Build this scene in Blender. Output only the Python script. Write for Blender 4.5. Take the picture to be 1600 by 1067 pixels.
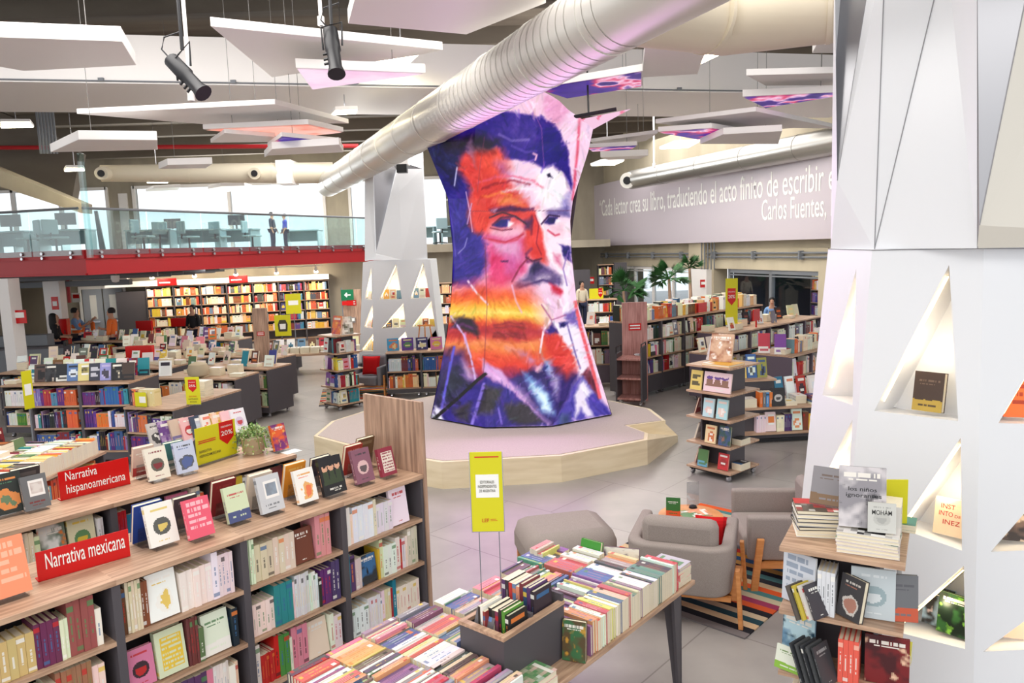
import bpy, math, random
import numpy as np
from mathutils import Vector, Matrix, geometry
from mathutils.bvhtree import BVHTree

for _o in list(bpy.data.objects):
    bpy.data.objects.remove(_o)
SC = bpy.context.scene
COL = SC.collection
R = random.Random(7)

# ------------------------------------------------------------------ camera
FPX, EYE = 1180.0, 3.0
_hy, _tilt = 388.0, 0.033
_up = np.array([-_tilt, 1.0, (533.5 - _hy) / FPX]); _up /= np.linalg.norm(_up)
_fw = np.array([0, 0, -1.0]); _fw = _fw - _up * _fw.dot(_up); _fw /= np.linalg.norm(_fw)
_rt = np.cross(_fw, _up)
CAMR = np.array([_rt, _fw, _up])              # rows: world axes in camera coordinates
cam_data = bpy.data.cameras.new('camera'); cam_data.sensor_width = 36.0
cam_data.lens = FPX / 1600 * 36.0; cam_data.clip_end = 300
cam = bpy.data.objects.new('camera', cam_data); COL.objects.link(cam)
_m = Matrix.Identity(4)
for _i in range(3):
    for _j in range(3):
        _m[_i][_j] = CAMR[_i][_j]
_m[2][3] = EYE
cam.matrix_world = _m
SC.camera = cam

# ------------------------------------------------------------------ light and exposure
SC.view_settings.view_transform = 'Standard'
SC.view_settings.look = 'None'
SC.view_settings.gamma = 1.0
SC.view_settings.use_curve_mapping = False
SC.view_settings.exposure = 0.34
world = bpy.data.worlds.new('daylight'); SC.world = world; world.use_nodes = True
world.node_tree.nodes['Background'].inputs[0].default_value = (0.98, 0.99, 1.0, 1)
world.node_tree.nodes['Background'].inputs[1].default_value = 1.2

def area_light(name, loc, size, energy, color=(1, 0.97, 0.93), rot=(0, 0, 0), size_y=None):
    d = bpy.data.lights.new(name, 'AREA'); d.energy = energy; d.color = color
    d.shape = 'RECTANGLE'; d.size = size; d.size_y = size_y or size
    o = bpy.data.objects.new(name, d); COL.objects.link(o); o.location = loc; o.rotation_euler = rot
    return o
# large soft fill lights standing in for the ceiling luminaires over the hall
area_light('ceiling_fill_light', (-4.5, 7.5, 6.9), 5, 400, size_y=4)
area_light('ceiling_fill_light', (1.5, 7.0, 6.9), 5, 300, size_y=5)
area_light('ceiling_fill_light', (0.0, 17.5, 6.9), 12, 700, size_y=4)
area_light('ceiling_fill_light', (-6.0, 23.5, 2.72), 7, 90, size_y=1.2)
area_light('ceiling_fill_light', (-1.5, -1.5, 6.5), 7, 220, size_y=4)
area_light('window_daylight', (-9.5, 33.4, 4.8), 9, 900, (0.95, 0.98, 1.0), rot=(math.radians(-90), 0, 0), size_y=3)
area_light('ceiling_fill_light', (-8.0, 26.0, 6.9), 10, 760, size_y=6)  # added to brighten the dark far hall by the mezzanine
area_light('ceiling_fill_light', (4.5, 25.0, 6.9), 6, 480, size_y=9)  # added to brighten the far right wall

area_light('screen_glow_fill', (0.05, 10.55, 2.6), 2.0, 38, (0.84, 0.48, 1.0), rot=(math.radians(-90), 0, 0), size_y=3.6)  # added unseen area light, spreads the screen's purple over the floor
# ------------------------------------------------------------------ pixel <-> place helpers (1600 x 1067 frame)
def ray(px, py):
    return CAMR @ np.array([px - 800.0, 533.5 - py, -FPX])
def onz(px, py, z):
    d = ray(px, py); t = (z - EYE) / d[2]; return Vector((d[0] * t, d[1] * t, z))
def ony(px, py, y):
    d = ray(px, py); t = y / d[1]; return Vector((d[0] * t, y, EYE + d[2] * t))
def onplane(px, py, p0, n):
    d = Vector(ray(px, py)); o = Vector((0, 0, EYE)); t = (Vector(p0) - o).dot(n) / d.dot(n); return o + d * t
def proj(p):
    c = CAMR.T @ np.array([p[0], p[1], p[2] - EYE]); return 800 - c[0] * FPX / c[2], 533.5 + c[1] * FPX / c[2]

# ------------------------------------------------------------------ colours and materials
def lin(c):
    return tuple(((v / 255) / 12.92 if v / 255 <= 0.04045 else ((v / 255 + 0.055) / 1.055) ** 2.4) for v in c[:3])
MATS = {}
def mat(name, rgb=None, rough=0.5, metal=0.0, spec=0.4, emit=None, estr=1.0, vcol=False, alpha=None):
    m = bpy.data.materials.new(name); m.use_nodes = True
    nt = m.node_tree; b = nt.nodes['Principled BSDF']
    if rgb: b.inputs['Base Color'].default_value = (*lin(rgb), 1)
    b.inputs['Roughness'].default_value = rough; b.inputs['Metallic'].default_value = metal
    b.inputs['Specular IOR Level'].default_value = spec
    if emit:
        b.inputs['Emission Color'].default_value = (*lin(emit), 1); b.inputs['Emission Strength'].default_value = estr
    if vcol:
        a = nt.nodes.new('ShaderNodeAttribute'); a.attribute_name = 'Col'
        nt.links.new(a.outputs['Color'], b.inputs['Base Color'])
    MATS[name] = m
    return m
def nodes(m): return m.node_tree.nodes, m.node_tree.links, m.node_tree.nodes['Principled BSDF']
def noise_mix(m, c1, c2, scale=(1, 1, 1), nscale=5.0, detail=4, lo=0.35, hi=0.65, bump=0.0):
    N, L, b = nodes(m)
    tc = N.new('ShaderNodeTexCoord'); mp = N.new('ShaderNodeMapping'); mp.inputs['Scale'].default_value = scale
    nz = N.new('ShaderNodeTexNoise'); nz.inputs['Scale'].default_value = nscale; nz.inputs['Detail'].default_value = detail
    rp = N.new('ShaderNodeValToRGB'); rp.color_ramp.elements[0].position = lo; rp.color_ramp.elements[1].position = hi
    rp.color_ramp.elements[0].color = (*lin(c1), 1); rp.color_ramp.elements[1].color = (*lin(c2), 1)
    L.new(tc.outputs['Object'], mp.inputs['Vector']); L.new(mp.outputs['Vector'], nz.inputs['Vector'])
    L.new(nz.outputs['Fac'], rp.inputs['Fac']); L.new(rp.outputs['Color'], b.inputs['Base Color'])
    if bump:
        bp = N.new('ShaderNodeBump'); bp.inputs['Strength'].default_value = bump
        L.new(nz.outputs['Fac'], bp.inputs['Height']); L.new(bp.outputs['Normal'], b.inputs['Normal'])
    return m

M_vcol = mat('printed_paper', rough=0.42, spec=0.4, vcol=True)
M_page = mat('page_edges', (236, 226, 200), rough=0.8, spec=0.2)
M_wood = noise_mix(mat('oak_laminate', rough=0.4), (166, 132, 108), (206, 172, 144), (1.2, 14, 14), 3.0)
M_woodv = noise_mix(mat('walnut_laminate', rough=0.45), (146, 116, 98), (198, 164, 140), (14, 14, 1.0), 2.2)
M_woodr = noise_mix(mat('rosy_laminate', rough=0.45), (168, 112, 106), (206, 152, 144), (14, 14, 1.0), 2.2)
M_purp = mat('purple_grey_board', (100, 88, 100), rough=0.5)
M_woodp = noise_mix(mat('light_plywood', rough=0.5), (226, 208, 172), (240, 224, 192), (1, 1, 8), 1.5)
M_dark = mat('charcoal_board', (84, 80, 85), rough=0.5)
M_black = mat('black_metal', (28, 28, 32), rough=0.45)
M_white = mat('white_panel', (240, 236, 234), rough=0.45, spec=0.3)
M_white2 = mat('white_lacquer', (234, 236, 240), rough=0.3, spec=0.4)
M_silverp = mat('satin_silver_panel', (160, 160, 164), rough=0.3, metal=0.75)
M_cream = mat('cream_lacquer', (222, 218, 208), rough=0.35, spec=0.4)
M_red = mat('red_acrylic', (205, 24, 24), rough=0.25)
M_redsteel = mat('red_painted_steel', (176, 38, 44), rough=0.4)
M_yellow = mat('yellow_card', (214, 208, 28), rough=0.5)
M_paper = mat('white_card', (244, 244, 240), rough=0.6)
M_ink = mat('dark_ink', (70, 66, 50), rough=0.7)
M_redink = mat('red_ink', (206, 44, 36), rough=0.6)
M_chrome = mat('bright_steel', (200, 200, 205), rough=0.25, metal=1.0)
M_galv = mat('galvanised_duct', (224, 221, 214), rough=0.36, metal=0.35)
M_galv2 = mat('silver_spiral_duct', (176, 173, 168), rough=0.3, metal=0.8)
M_creamduct = mat('cream_painted_duct', (222, 212, 190), rough=0.45)
M_fabric = noise_mix(mat('grey_upholstery', rough=0.9, spec=0.15), (150, 140, 134), (166, 156, 150), (1, 1, 1), 220, bump=0.08)
M_fabric2 = mat('blue_grey_upholstery', (132, 130, 136), rough=0.9, spec=0.15)
M_redfab = mat('red_cushion_cloth', (196, 30, 34), rough=0.9, spec=0.1)
M_beech = noise_mix(mat('honey_beech', rough=0.4), (206, 132, 70), (222, 152, 90), (3, 3, 20), 2.0)
M_leaf = mat('leaf_green', (104, 140, 62), rough=0.6)
M_leaf2 = mat('palm_green', (44, 92, 44), rough=0.6)
M_pot = mat('beige_pot', (190, 174, 146), rough=0.7)
M_carpet = noise_mix(mat('mauve_carpet', rough=0.95, spec=0.1), (190, 177, 174), (204, 190, 186), (1, 1, 1), 90)
M_conc = noise_mix(mat('raw_concrete', rough=0.85, spec=0.2), (150, 142, 128), (178, 168, 150), (1, 1, 0.4), 0.9)
M_concy = noise_mix(mat('beige_concrete', rough=0.85, spec=0.2), (178, 167, 145), (200, 189, 166), (1, 1, 0.3), 0.7)
M_skin = mat('skin', (196, 148, 122), rough=0.6)
M_hair = mat('dark_hair', (26, 22, 24), rough=0.6)
M_banner = mat('grey_lilac_banner', (190, 180, 188), rough=0.4)
M_green = mat('green_sign', (14, 110, 70), rough=0.4)
M_lamp = mat('lit_lamp_diffuser', (255, 252, 240), emit=(255, 250, 235), estr=4.0)
M_warm = mat('warm_light_strip', (255, 230, 180), emit=(255, 214, 150), estr=7.0)
M_steelgrey = mat('grey_painted_steel', (120, 124, 130), rough=0.5)
M_door = mat('grey_door_paint', (168, 174, 184), rough=0.45)
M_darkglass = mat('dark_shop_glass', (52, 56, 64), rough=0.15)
M_orange = mat('orange_cloth', (226, 110, 44), rough=0.8)
M_blue = mat('pale_blue_cloth', (120, 156, 204), rough=0.8)
M_navy = mat('navy_cloth', (34, 38, 66), rough=0.8)
M_blackcl = mat('black_cloth', (26, 24, 28), rough=0.8)
M_cyan = mat('hazed_teal_plastic', (150, 178, 186), rough=0.5)  # lightened to carry the haze of the railing glass in the colour
M_led = mat('led_screen', (10, 10, 12), rough=0.4)
if True:
    N, L, b = nodes(M_led)
    a = N.new('ShaderNodeAttribute'); a.attribute_name = 'Col'
    L.new(a.outputs['Color'], b.inputs['Emission Color']); b.inputs['Emission Strength'].default_value = 0.80
    b.inputs['Base Color'].default_value = (0.01, 0.01, 0.012, 1)

def glass_mat(name, tint, mixf=0.12, rough=0.02):
    m = bpy.data.materials.new(name); m.use_nodes = True
    N = m.node_tree.nodes; L = m.node_tree.links
    for n in list(N): N.remove(n)
    out = N.new('ShaderNodeOutputMaterial'); mx = N.new('ShaderNodeMixShader'); mx.inputs[0].default_value = mixf
    tr = N.new('ShaderNodeBsdfTransparent'); tr.inputs[0].default_value = (*lin(tint), 1)
    gl = N.new('ShaderNodeBsdfGlossy'); gl.inputs['Roughness'].default_value = rough
    L.new(tr.outputs[0], mx.inputs[1]); L.new(gl.outputs[0], mx.inputs[2]); L.new(mx.outputs[0], out.inputs[0])
    return m
M_glass = glass_mat('balustrade_glass', (231, 246, 246), 0.12)
M_clear = glass_mat('clear_acrylic', (238, 240, 242), 0.10)
M_wglass = glass_mat('window_glass', (240, 246, 250), 0.06)

def floor_mat():
    m = mat('polished_grey_tiles', (160, 155, 152), rough=0.32, spec=0.5)
    N, L, b = nodes(m)
    tc = N.new('ShaderNodeTexCoord'); mp = N.new('ShaderNodeMapping'); mp.inputs['Rotation'].default_value = (0, 0, 0.72)
    br = N.new('ShaderNodeTexBrick'); br.offset = 0.5
    br.inputs['Color1'].default_value = (*lin((160, 154, 150)), 1); br.inputs['Color2'].default_value = (*lin((153, 148, 145)), 1)
    br.inputs['Mortar'].default_value = (*lin((128, 122, 118)), 1)
    br.inputs['Scale'].default_value = 1.0; br.inputs['Mortar Size'].default_value = 0.006
    br.inputs['Brick Width'].default_value = 1.3; br.inputs['Row Height'].default_value = 1.3
    nz = N.new('ShaderNodeTexNoise'); nz.inputs['Scale'].default_value = 1.6; nz.inputs['Detail'].default_value = 6
    mx = N.new('ShaderNodeMixRGB'); mx.blend_type = 'OVERLAY'; mx.inputs[0].default_value = 0.35
    L.new(tc.outputs['Object'], mp.inputs[0]); L.new(mp.outputs[0], br.inputs['Vector']); L.new(tc.outputs['Object'], nz.inputs['Vector'])
    L.new(br.outputs['Color'], mx.inputs[1]); L.new(nz.outputs['Fac'], mx.inputs[2]); L.new(mx.outputs[0], b.inputs['Base Color'])
    return m
M_floor = floor_mat()
M_seam = mat('panel_seam', (150, 150, 154), rough=0.6)
M_rod = mat('grey_rod', (120, 118, 116), rough=0.5)
M_ceil = noise_mix(mat('dark_ceiling_concrete', rough=0.9, spec=0.15), (102, 94, 86), (120, 112, 102), (0.3, 2.0, 1), 1.2)

def rug_mat():
    m = mat('striped_rug_wool', rough=0.95, spec=0.1)
    N, L, b = nodes(m)
    tc = N.new('ShaderNodeTexCoord'); sp = N.new('ShaderNodeSeparateXYZ')
    ml = N.new('ShaderNodeMath'); ml.operation = 'MULTIPLY'; ml.inputs[1].default_value = 0.62
    fr = N.new('ShaderNodeMath'); fr.operation = 'FRACT'
    rp = N.new('ShaderNodeValToRGB'); rp.color_ramp.interpolation = 'CONSTANT'
    cols = [(120, 112, 112), (40, 40, 46), (222, 190, 150), (44, 74, 84), (200, 180, 150), (40, 40, 46), (206, 90, 50), (150, 60, 90), (190, 180, 150), (80, 130, 130),
            (222, 96, 50), (214, 190, 150), (60, 60, 66), (90, 140, 140), (40, 40, 50), (200, 160, 90), (60, 110, 150), (220, 170, 60), (190, 60, 50), (100, 100, 104)]
    while len(rp.color_ramp.elements) < len(cols): rp.color_ramp.elements.new(0.5)
    for i, c in enumerate(cols):
        rp.color_ramp.elements[i].position = i / len(cols); rp.color_ramp.elements[i].color = (*lin(c), 1)
    L.new(tc.outputs['Object'], sp.inputs[0]); L.new(sp.outputs['Y'], ml.inputs[0]); L.new(ml.outputs[0], fr.inputs[0])
    L.new(fr.outputs[0], rp.inputs['Fac']); L.new(rp.outputs['Color'], b.inputs['Base Color'])
    return m
M_rug = rug_mat()

# ------------------------------------------------------------------ mesh builder
class MB:
    def __init__(self): self.v = []; self.f = []; self.c = []; self.hascol = False
    def face(self, pts, col=None):
        b = len(self.v); self.v.extend(tuple(p) for p in pts); self.f.append(tuple(range(b, b + len(pts))))
        self.c.append(col);  self.hascol = self.hascol or col is not None
    def poly(self, verts, faces, col=None):
        b = len(self.v); self.v.extend(tuple(p) for p in verts)
        for f in faces:
            self.f.append(tuple(b + i for i in f)); self.c.append(col)
        self.hascol = self.hascol or col is not None
        return self
    def box(self, lo, hi, col=None, M=None):
        x0, y0, z0 = lo; x1, y1, z1 = hi
        V = [(x0, y0, z0), (x1, y0, z0), (x1, y1, z0), (x0, y1, z0), (x0, y0, z1), (x1, y0, z1), (x1, y1, z1), (x0, y1, z1)]
        if M is not None: V = [M @ Vector(p) for p in V]
        return self.poly(V, [(3, 2, 1, 0), (4, 5, 6, 7), (0, 1, 5, 4), (1, 2, 6, 5), (2, 3, 7, 6), (3, 0, 4, 7)], col)
    def prism(self, base, vec, col=None):
        n = len(base); vec = Vector(vec); B = [Vector(p) for p in base]
        nrm = Vector((0, 0, 0))
        for i in range(n): nrm += (B[i] - B[0]).cross(B[(i + 1) % n] - B[0])
        if nrm.dot(vec) < 0: B.reverse()
        V = B + [p + vec for p in B]
        fs = [tuple(range(n - 1, -1, -1)), tuple(range(n, 2 * n))] + [(i, (i + 1) % n, n + (i + 1) % n, n + i) for i in range(n)]
        return self.poly(V, fs, col)
    def tube(self, pts, r, n=10, cap=True, col=None):
        pts = [Vector(p) for p in pts]; rs = r if isinstance(r, (list, tuple)) else [r] * len(pts)
        V, F = [], []
        ref = None
        for i, p in enumerate(pts):
            t = (pts[min(i + 1, len(pts) - 1)] - pts[max(i - 1, 0)]).normalized()
            if ref is None: ref = Vector((0, 0, 1)) if abs(t.z) < 0.9 else Vector((1, 0, 0))
            a = t.cross(ref).normalized(); bb = t.cross(a).normalized(); ref = a.cross(t).normalized() if False else ref
            for k in range(n):
                w = 2 * math.pi * k / n
                V.append(p + (a * math.cos(w) + bb * math.sin(w)) * rs[i])
        for i in range(len(pts) - 1):
            for k in range(n):
                F.append((i * n + k, (i + 1) * n + k, (i + 1) * n + (k + 1) % n, i * n + (k + 1) % n))
        if cap:
            F.append(tuple(range(n))); F.append(tuple(range(len(pts) * n - 1, (len(pts) - 1) * n - 1, -1)))
        return self.poly(V, F, col)
    def lathe(self, prof, c=(0, 0, 0), n=20, col=None):
        V, F = [], []
        for (r, z) in prof:
            for k in range(n):
                w = 2 * math.pi * k / n; V.append((c[0] + r * math.cos(w), c[1] + r * math.sin(w), c[2] + z))
        for i in range(len(prof) - 1):
            for k in range(n):
                F.append((i * n + k, i * n + (k + 1) % n, (i + 1) * n + (k + 1) % n, (i + 1) * n + k))
        F.append(tuple(range(n - 1, -1, -1))); F.append(tuple(range((len(prof) - 1) * n, len(prof) * n)))
        return self.poly(V, F, col)
    def mesh(self, name, smooth=False):
        me = bpy.data.meshes.new(name); me.from_pydata(self.v, [], self.f)
        if self.hascol:
            at = me.color_attributes.new('Col', 'FLOAT_COLOR', 'CORNER')
            arr = np.ones((len(me.loops), 4), dtype=np.float32)
            cols = np.array([(c if c is not None else (0.5, 0.5, 0.5)) for c in self.c], dtype=np.float32)
            cnt = np.array([len(f) for f in self.f]); arr[:, :3] = np.repeat(cols, cnt, axis=0)
            at.data.foreach_set('color', arr.ravel())
        if smooth:
            me.polygons.foreach_set('use_smooth', [True] * len(me.polygons))
            me.set_sharp_from_angle(angle=math.radians(40))
        me.update()
        return me

def tag(o, label=None, cat=None, group=None, kind=None):
    if label: o['label'] = label
    if cat: o['category'] = cat
    if group: o['group'] = group
    if kind: o['kind'] = kind
    return o
def obj(name, mb, m, parent=None, smooth=False, bevel=0.0, **kw):
    me = mb.mesh(name, smooth) if isinstance(mb, MB) else mb
    o = bpy.data.objects.new(name, me); COL.objects.link(o)
    if len(me.materials) == 0: me.materials.append(m)
    if parent is not None: o.parent = parent
    if bevel:
        bv = o.modifiers.new('edge', 'BEVEL'); bv.width = bevel; bv.segments = 2; bv.limit_method = 'ANGLE'
    return tag(o, **kw)
def empty(name, loc=(0, 0, 0), rz=0.0, **kw):
    o = bpy.data.objects.new(name, None); COL.objects.link(o); o.location = loc; o.rotation_euler = (0, 0, rz)
    o.empty_display_size = 0.1
    return tag(o, **kw)
def text(s, parent, p0, p1, up, m, name='lettering', height=None, bold=0.004, push=0.002):
    """lettering whose baseline runs from p0 to p1, letters rising along up; coordinates are in the parent's space"""
    p0, p1, up = Vector(p0), Vector(p1), Vector(up).normalized()
    cu = bpy.data.curves.new(name, 'FONT'); cu.body = s; cu.size = 1.0; cu.extrude = 0; cu.resolution_u = 3; cu.offset = bold
    tmp = bpy.data.objects.new(name, cu)
    me = bpy.data.meshes.new_from_object(tmp); bpy.data.objects.remove(tmp); bpy.data.curves.remove(cu)
    me.materials.clear(); me.materials.append(m)
    xs = [v.co.x for v in me.vertices]; x0_ = min(xs); w = max(max(xs) - x0_, 1e-3)
    for v in me.vertices: v.co.x -= x0_
    o = bpy.data.objects.new(name, me); COL.objects.link(o)
    L_ = (p1 - p0).length; ex = (p1 - p0).normalized(); ez = ex.cross(up).normalized(); ey = ez.cross(ex)
    sx = L_ / w; sy = height / 0.72 if height else sx
    M = Matrix.Identity(4)
    M.col[0] = (*(ex * sx), 0); M.col[1] = (*(ey * sy), 0); M.col[2] = (*ez, 0); M.col[3] = (*(p0 + ez * push), 1)
    o.parent = parent; o.matrix_local = M
    return o
ORD = 'first second third fourth fifth sixth seventh eighth ninth tenth eleventh twelfth thirteenth fourteenth fifteenth sixteenth seventeenth eighteenth nineteenth twentieth'.split()
def ordinal(i):
    if i < 20: return ORD[i]
    n = i + 1
    return '%d%s' % (n, 'th' if 10 <= n % 100 <= 20 else {1: 'st', 2: 'nd', 3: 'rd'}.get(n % 10, 'th'))

# ================================================================== SETTING
def struct(name, mb, m, **kw):
    return obj(name, mb, m, kind='structure', **kw)
b = MB(); b.face([(-30, -6, 0), (30, -6, 0), (30, 48, 0), (-30, 48, 0)]); struct('floor', b, M_floor)
b = MB(); b.box((-30, -2, 7.6), (30, 46, 7.9))
for i in range(16): b.box((-30, 6 + i * 2.6, 7.25), (30, 6.35 + i * 2.6, 7.6))
struct('ceiling', b, M_ceil)
# white boxed beam across the hall
bl, br_ = onz(-160, 125, 5.7), onz(1420, 149, 5.7)
d_ = (br_ - bl).normalized(); nn = Vector((-d_.y, d_.x, 0))
b = MB(); b.prism([bl, br_, br_ + nn * 2.5, bl + nn * 2.5], (0, 0, .72)); struct('trim_1', b, M_white)
b = MB()
for k in range(9):
    p = bl + d_ * (0.8 + 1.9 * k) - nn * 0.03; b.box((p.x - .04, p.y - .03, 5.72), (p.x + .04, p.y + .01, 5.77))
b.tube([bl - nn * .02 + Vector((0, 0, .03)), br_ - nn * .02 + Vector((0, 0, .03))], 0.012, 6)
struct('trim_2', b, M_steelgrey)

# mezzanine on the left: red edge beam, floor slab, railing
MC = ony(133, 400, 16.8); MC.z = 0           # corner
ME = ony(600, 390, 26.8); ME.z = 0
ML = ony(-90, 400, 18.0); ML.z = 0
du = (ME - MC).normalized(); dn = Vector((-du.y, du.x, 0))
dl = (ML - MC).normalized(); dln = Vector((dl.y, -dl.x, 0))
if dln.y < 0: dln = -dln
b = MB()
for (p, q, n_) in ((MC, ME, dn), (ML, MC, dln)):
    w = n_ * 0.02
    b.prism([p + Vector((0, 0, 2.76)), q + Vector((0, 0, 2.76)), q + n_ * .3 + Vector((0, 0, 2.76)), p + n_ * .3 + Vector((0, 0, 2.76))], (0, 0, 0.33))
    b.prism([p - w * 2 + Vector((0, 0, 2.72)), q - w * 2 + Vector((0, 0, 2.72)), q + n_ * .3 + Vector((0, 0, 2.72)), p + n_ * .3 + Vector((0, 0, 2.72))], (0, 0, 0.04))
    b.prism([p - w * 2 + Vector((0, 0, 3.08)), q - w * 2 + Vector((0, 0, 3.08)), q + n_ * .3 + Vector((0, 0, 3.08)), p + n_ * .3 + Vector((0, 0, 3.08))], (0, 0, 0.2))
struct('trim_3', b, M_redsteel)
b = MB(); b.prism([ML + dln * .3 + Vector((0, 0, 2.95)), MC + dn * .3 + Vector((0, 0, 2.95)), ME + dn * .3 + Vector((0, 0, 2.95)), Vector((4, 30, 2.95)), Vector((4, 38, 2.95)), Vector((-30, 38, 2.95)), Vector((-30, 18, 2.95))], (0, 0, .28))
struct('floor_mezzanine', b, M_conc)
# services under the mezzanine
b = MB()
for k in range(7):
    b.tube([Vector((-16, 19 + .35 * k, 2.62 - .05 * (k % 2))), Vector((-9.5, 20.5 + .8 * k, 2.62 - .05 * (k % 2)))], 0.04 if k % 2 else 0.07, 8)
b.box((-15.5, 20.9, 2.35), (-10.5, 21.1, 2.5))
struct('trim_4', b, M_steelgrey)

def railing(p, q, n_, label, npan):
    r = empty('glass_railing', p + Vector((0, 0, 3.0)), label=label, cat='railing', group=None)
    d = q - p; u = d.normalized(); W = d.length / npan
    for k in range(npan):
        a = u * (W * k + .02) - n_ * .08; c = u * (W * (k + 1) - .02) - n_ * .08
        b = MB(); b.prism([a + Vector((0, 0, .16)), c + Vector((0, 0, .16)), c + n_ * .02 + Vector((0, 0, .16)), a + n_ * .02 + Vector((0, 0, .16))], (0, 0, 1.0))
        obj('glass_pane', b, M_glass, r)
        for f in (.2, .8):
            m_ = a + (c - a) * f
            b = MB()
            for z in (.12, .22):
                e = m_ - n_ * .03 + Vector((0, 0, z)); b.tube([e, e + n_ * .1], 0.035, 8)
            obj('clamp', b, M_chrome, r, smooth=True)
    b = MB(); b.tube([-n_ * .07 + Vector((0, 0, 1.18)), d - n_ * .07 + Vector((0, 0, 1.18))], .03, 8)
    obj('handrail', b, M_steelgrey, r, smooth=True)
railing(MC, ME, dn, 'long glass railing with steel handrail along the red mezzanine edge', 7)
railing(ML, MC, dln, 'short glass railing at the far left end of the mezzanine', 3)
b = MB(); p = ony(131, 300, 16.75)
b.box((p.x - .05, 16.7, 3.1), (p.x + .05, 16.8, 5.35)); obj('glass_fin', b, M_glass, label='tall upright glass fin at the corner of the mezzanine railing', cat='glass panel')

# mezzanine back wall with big window
YB = 34.0
def wbox(b, px0, py0, px1, py1, y0=YB, th=.3):
    a = ony(px0, py0, y0); c = ony(px1, py1, y0); b.box((min(a.x, c.x), y0, min(a.z, c.z)), (max(a.x, c.x), y0 + th, max(a.z, c.z)))
zt = ony(300, 288, YB).z; zb = ony(300, 397, YB).z
xl, xr = ony(212, 330, YB).x, ony(508, 330, YB).x
xr2, xr3 = ony(548, 330, YB).x, ony(720, 330, YB).x
xll = ony(170, 330, YB).x
b = MB()
b.box((-30, YB, zt), (6, YB + .3, 7.6)); b.box((xll, YB, 0), (xl, YB + .3, zt)); b.box((xr, YB, 2.9), (xr2, YB + .3, zt)); b.box((xr3, YB, 0), (6, YB + .3, zt)); b.box((xl, YB, 0), (xr3, YB + .3, 3.2)); b.box((-30, YB, 0), (xll, YB + .3, 3.2))
struct('wall_back', b, M_conc)
b = MB(); b.box((xll + .5, YB - .06, 3.4), (xl - .3, YB, zt - .3))
for k in range(24): b.box((xll + .55, YB - .09, 3.5 + k * .1), (xl - .35, YB - .05, 3.55 + k * .1))
struct('trim_5', b, M_white)
def window(name, x0, x1, z0, z1, ny):
    w = empty(name, (x0, YB, z0)); w['kind'] = 'structure'
    b = MB(); t = .12
    b.box((0, -.1, 0), (x1 - x0, .1, t)); b.box((0, -.1, z1 - z0 - t), (x1 - x0, .1, z1 - z0))
    for k in range(ny + 1):
        x = (x1 - x0) * k / ny; b.box((x - t / 2, -.1, 0), (x + t / 2, .1, z1 - z0))
    obj('window_frame', b, M_white, w)
    b = MB(); b.face([(0, 0, 0), (x1 - x0, 0, 0), (x1 - x0, 0, z1 - z0), (0, 0, z1 - z0)]); obj('window_glass', b, M_wglass, w)
window('window_1', xl, xr, 3.2, zt, 2)
window('window_2', xr2, xr3, 3.2, zt, 2)
window('window_3', -26, xll, 3.2, zt, 4)
# sloping soffit and ducts above the left stair opening
b = MB(); q = [ony(-90, 228, 19), ony(-90, 262, 19), ony(127, 333, 19), ony(127, 318, 19)]
b.prism(q, (0, .5, 0)); struct('trim_6', b, M_conc)
b = MB(); b.prism([ony(-60, 150, 21), ony(-60, 268, 21), ony(110, 325, 21), ony(125, 240, 21), ony(60, 200, 21)], (0, .3, 0)); struct('trim_7', b, M_ceil)
# concrete wall right of the mezzanine, below: back wall of the shop floor
b = MB(); p0, p1 = Vector((-16.5, 24.9, 0)), Vector((-1.2, 28.6, 0)); dd = (p1 - p0).normalized(); nb = Vector((-dd.y, dd.x, 0))
b.prism([p0, p1, p1 + nb * .3, p0 + nb * .3], (0, 0, 2.95)); struct('wall_left', b, M_conc)
b = MB(); b.box((-22, 20.6, 0), (onz(22, 600, 0).x - 1.5, 20.9, 2.75)); struct('wall_front', b, M_conc)
b = MB(); p = onz(30, 622, 0); b.box((p.x - .2, p.y, 0), (p.x + .04, p.y + .4, 2.7)); struct('trim_8', b, M_white)

# right wall
WA = ony(905, 385, 37); WB = ony(1300, 375, 19.8); WA.z = WB.z = 0
wu = (WB - WA).normalized(); wn = Vector((-wu.y, wu.x, 0))     # along the wall, and outward (into the wall)
if wn.y < 0: wn = -wn
def wall_at(px, py, off=0.0):
    return onplane(px, py, WA - wn * off, wn)
def wprism(b, s0, s1, z0, z1, o0, o1):
    a, c = WA + wu * s0, WA + wu * s1
    b.prism([a - wn * o1 + Vector((0, 0, z0)), c - wn * o1 + Vector((0, 0, z0)), c - wn * o0 + Vector((0, 0, z0)), a - wn * o0 + Vector((0, 0, z0))], (0, 0, z1 - z0))
def s_of(px, py=400): return (wall_at(px, py) - WA).dot(wu)
SE = s_of(1330) + 6
b = MB(); wprism(b, -6, SE, 2.12, 2.75, -.4, .1); wprism(b, -6, SE, 2.75, 7.6, -.4, 0)
wprism(b, -6, s_of(966), 0, 2.12, -.4, 0)
for (x0, x1) in ((1086, 1120), (1285, 1300)): wprism(b, s_of(x0), s_of(x1), 0, 2.75, -.4, .12)
wprism(b, s_of(1088), s_of(1112), 2.12, 3.0, 0, .3)
struct('wall_right', b, M_concy)
b = MB(); wprism(b, s_of(1088), s_of(1117), 0, 2.1, .1, .32); struct('trim_9', b, M_white)
ban = empty('quote_banner', WA, label='long grey-lilac wall banner with a white quotation', cat='banner')
b = MB(); wprism(b, 0, SE, 2.98, 5.62, .3, .42); bo = obj('panel', b, M_banner); bo.parent = ban; bo.location = -WA
def wtxt(s, x0, y0, x1, y1, h):
    a = wall_at(x0, y0, .425) - WA; c = wall_at(x1, y1, .425) - WA
    t = text(s, ban, a, c, (0, 0, 1), M_paper, height=h)
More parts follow.
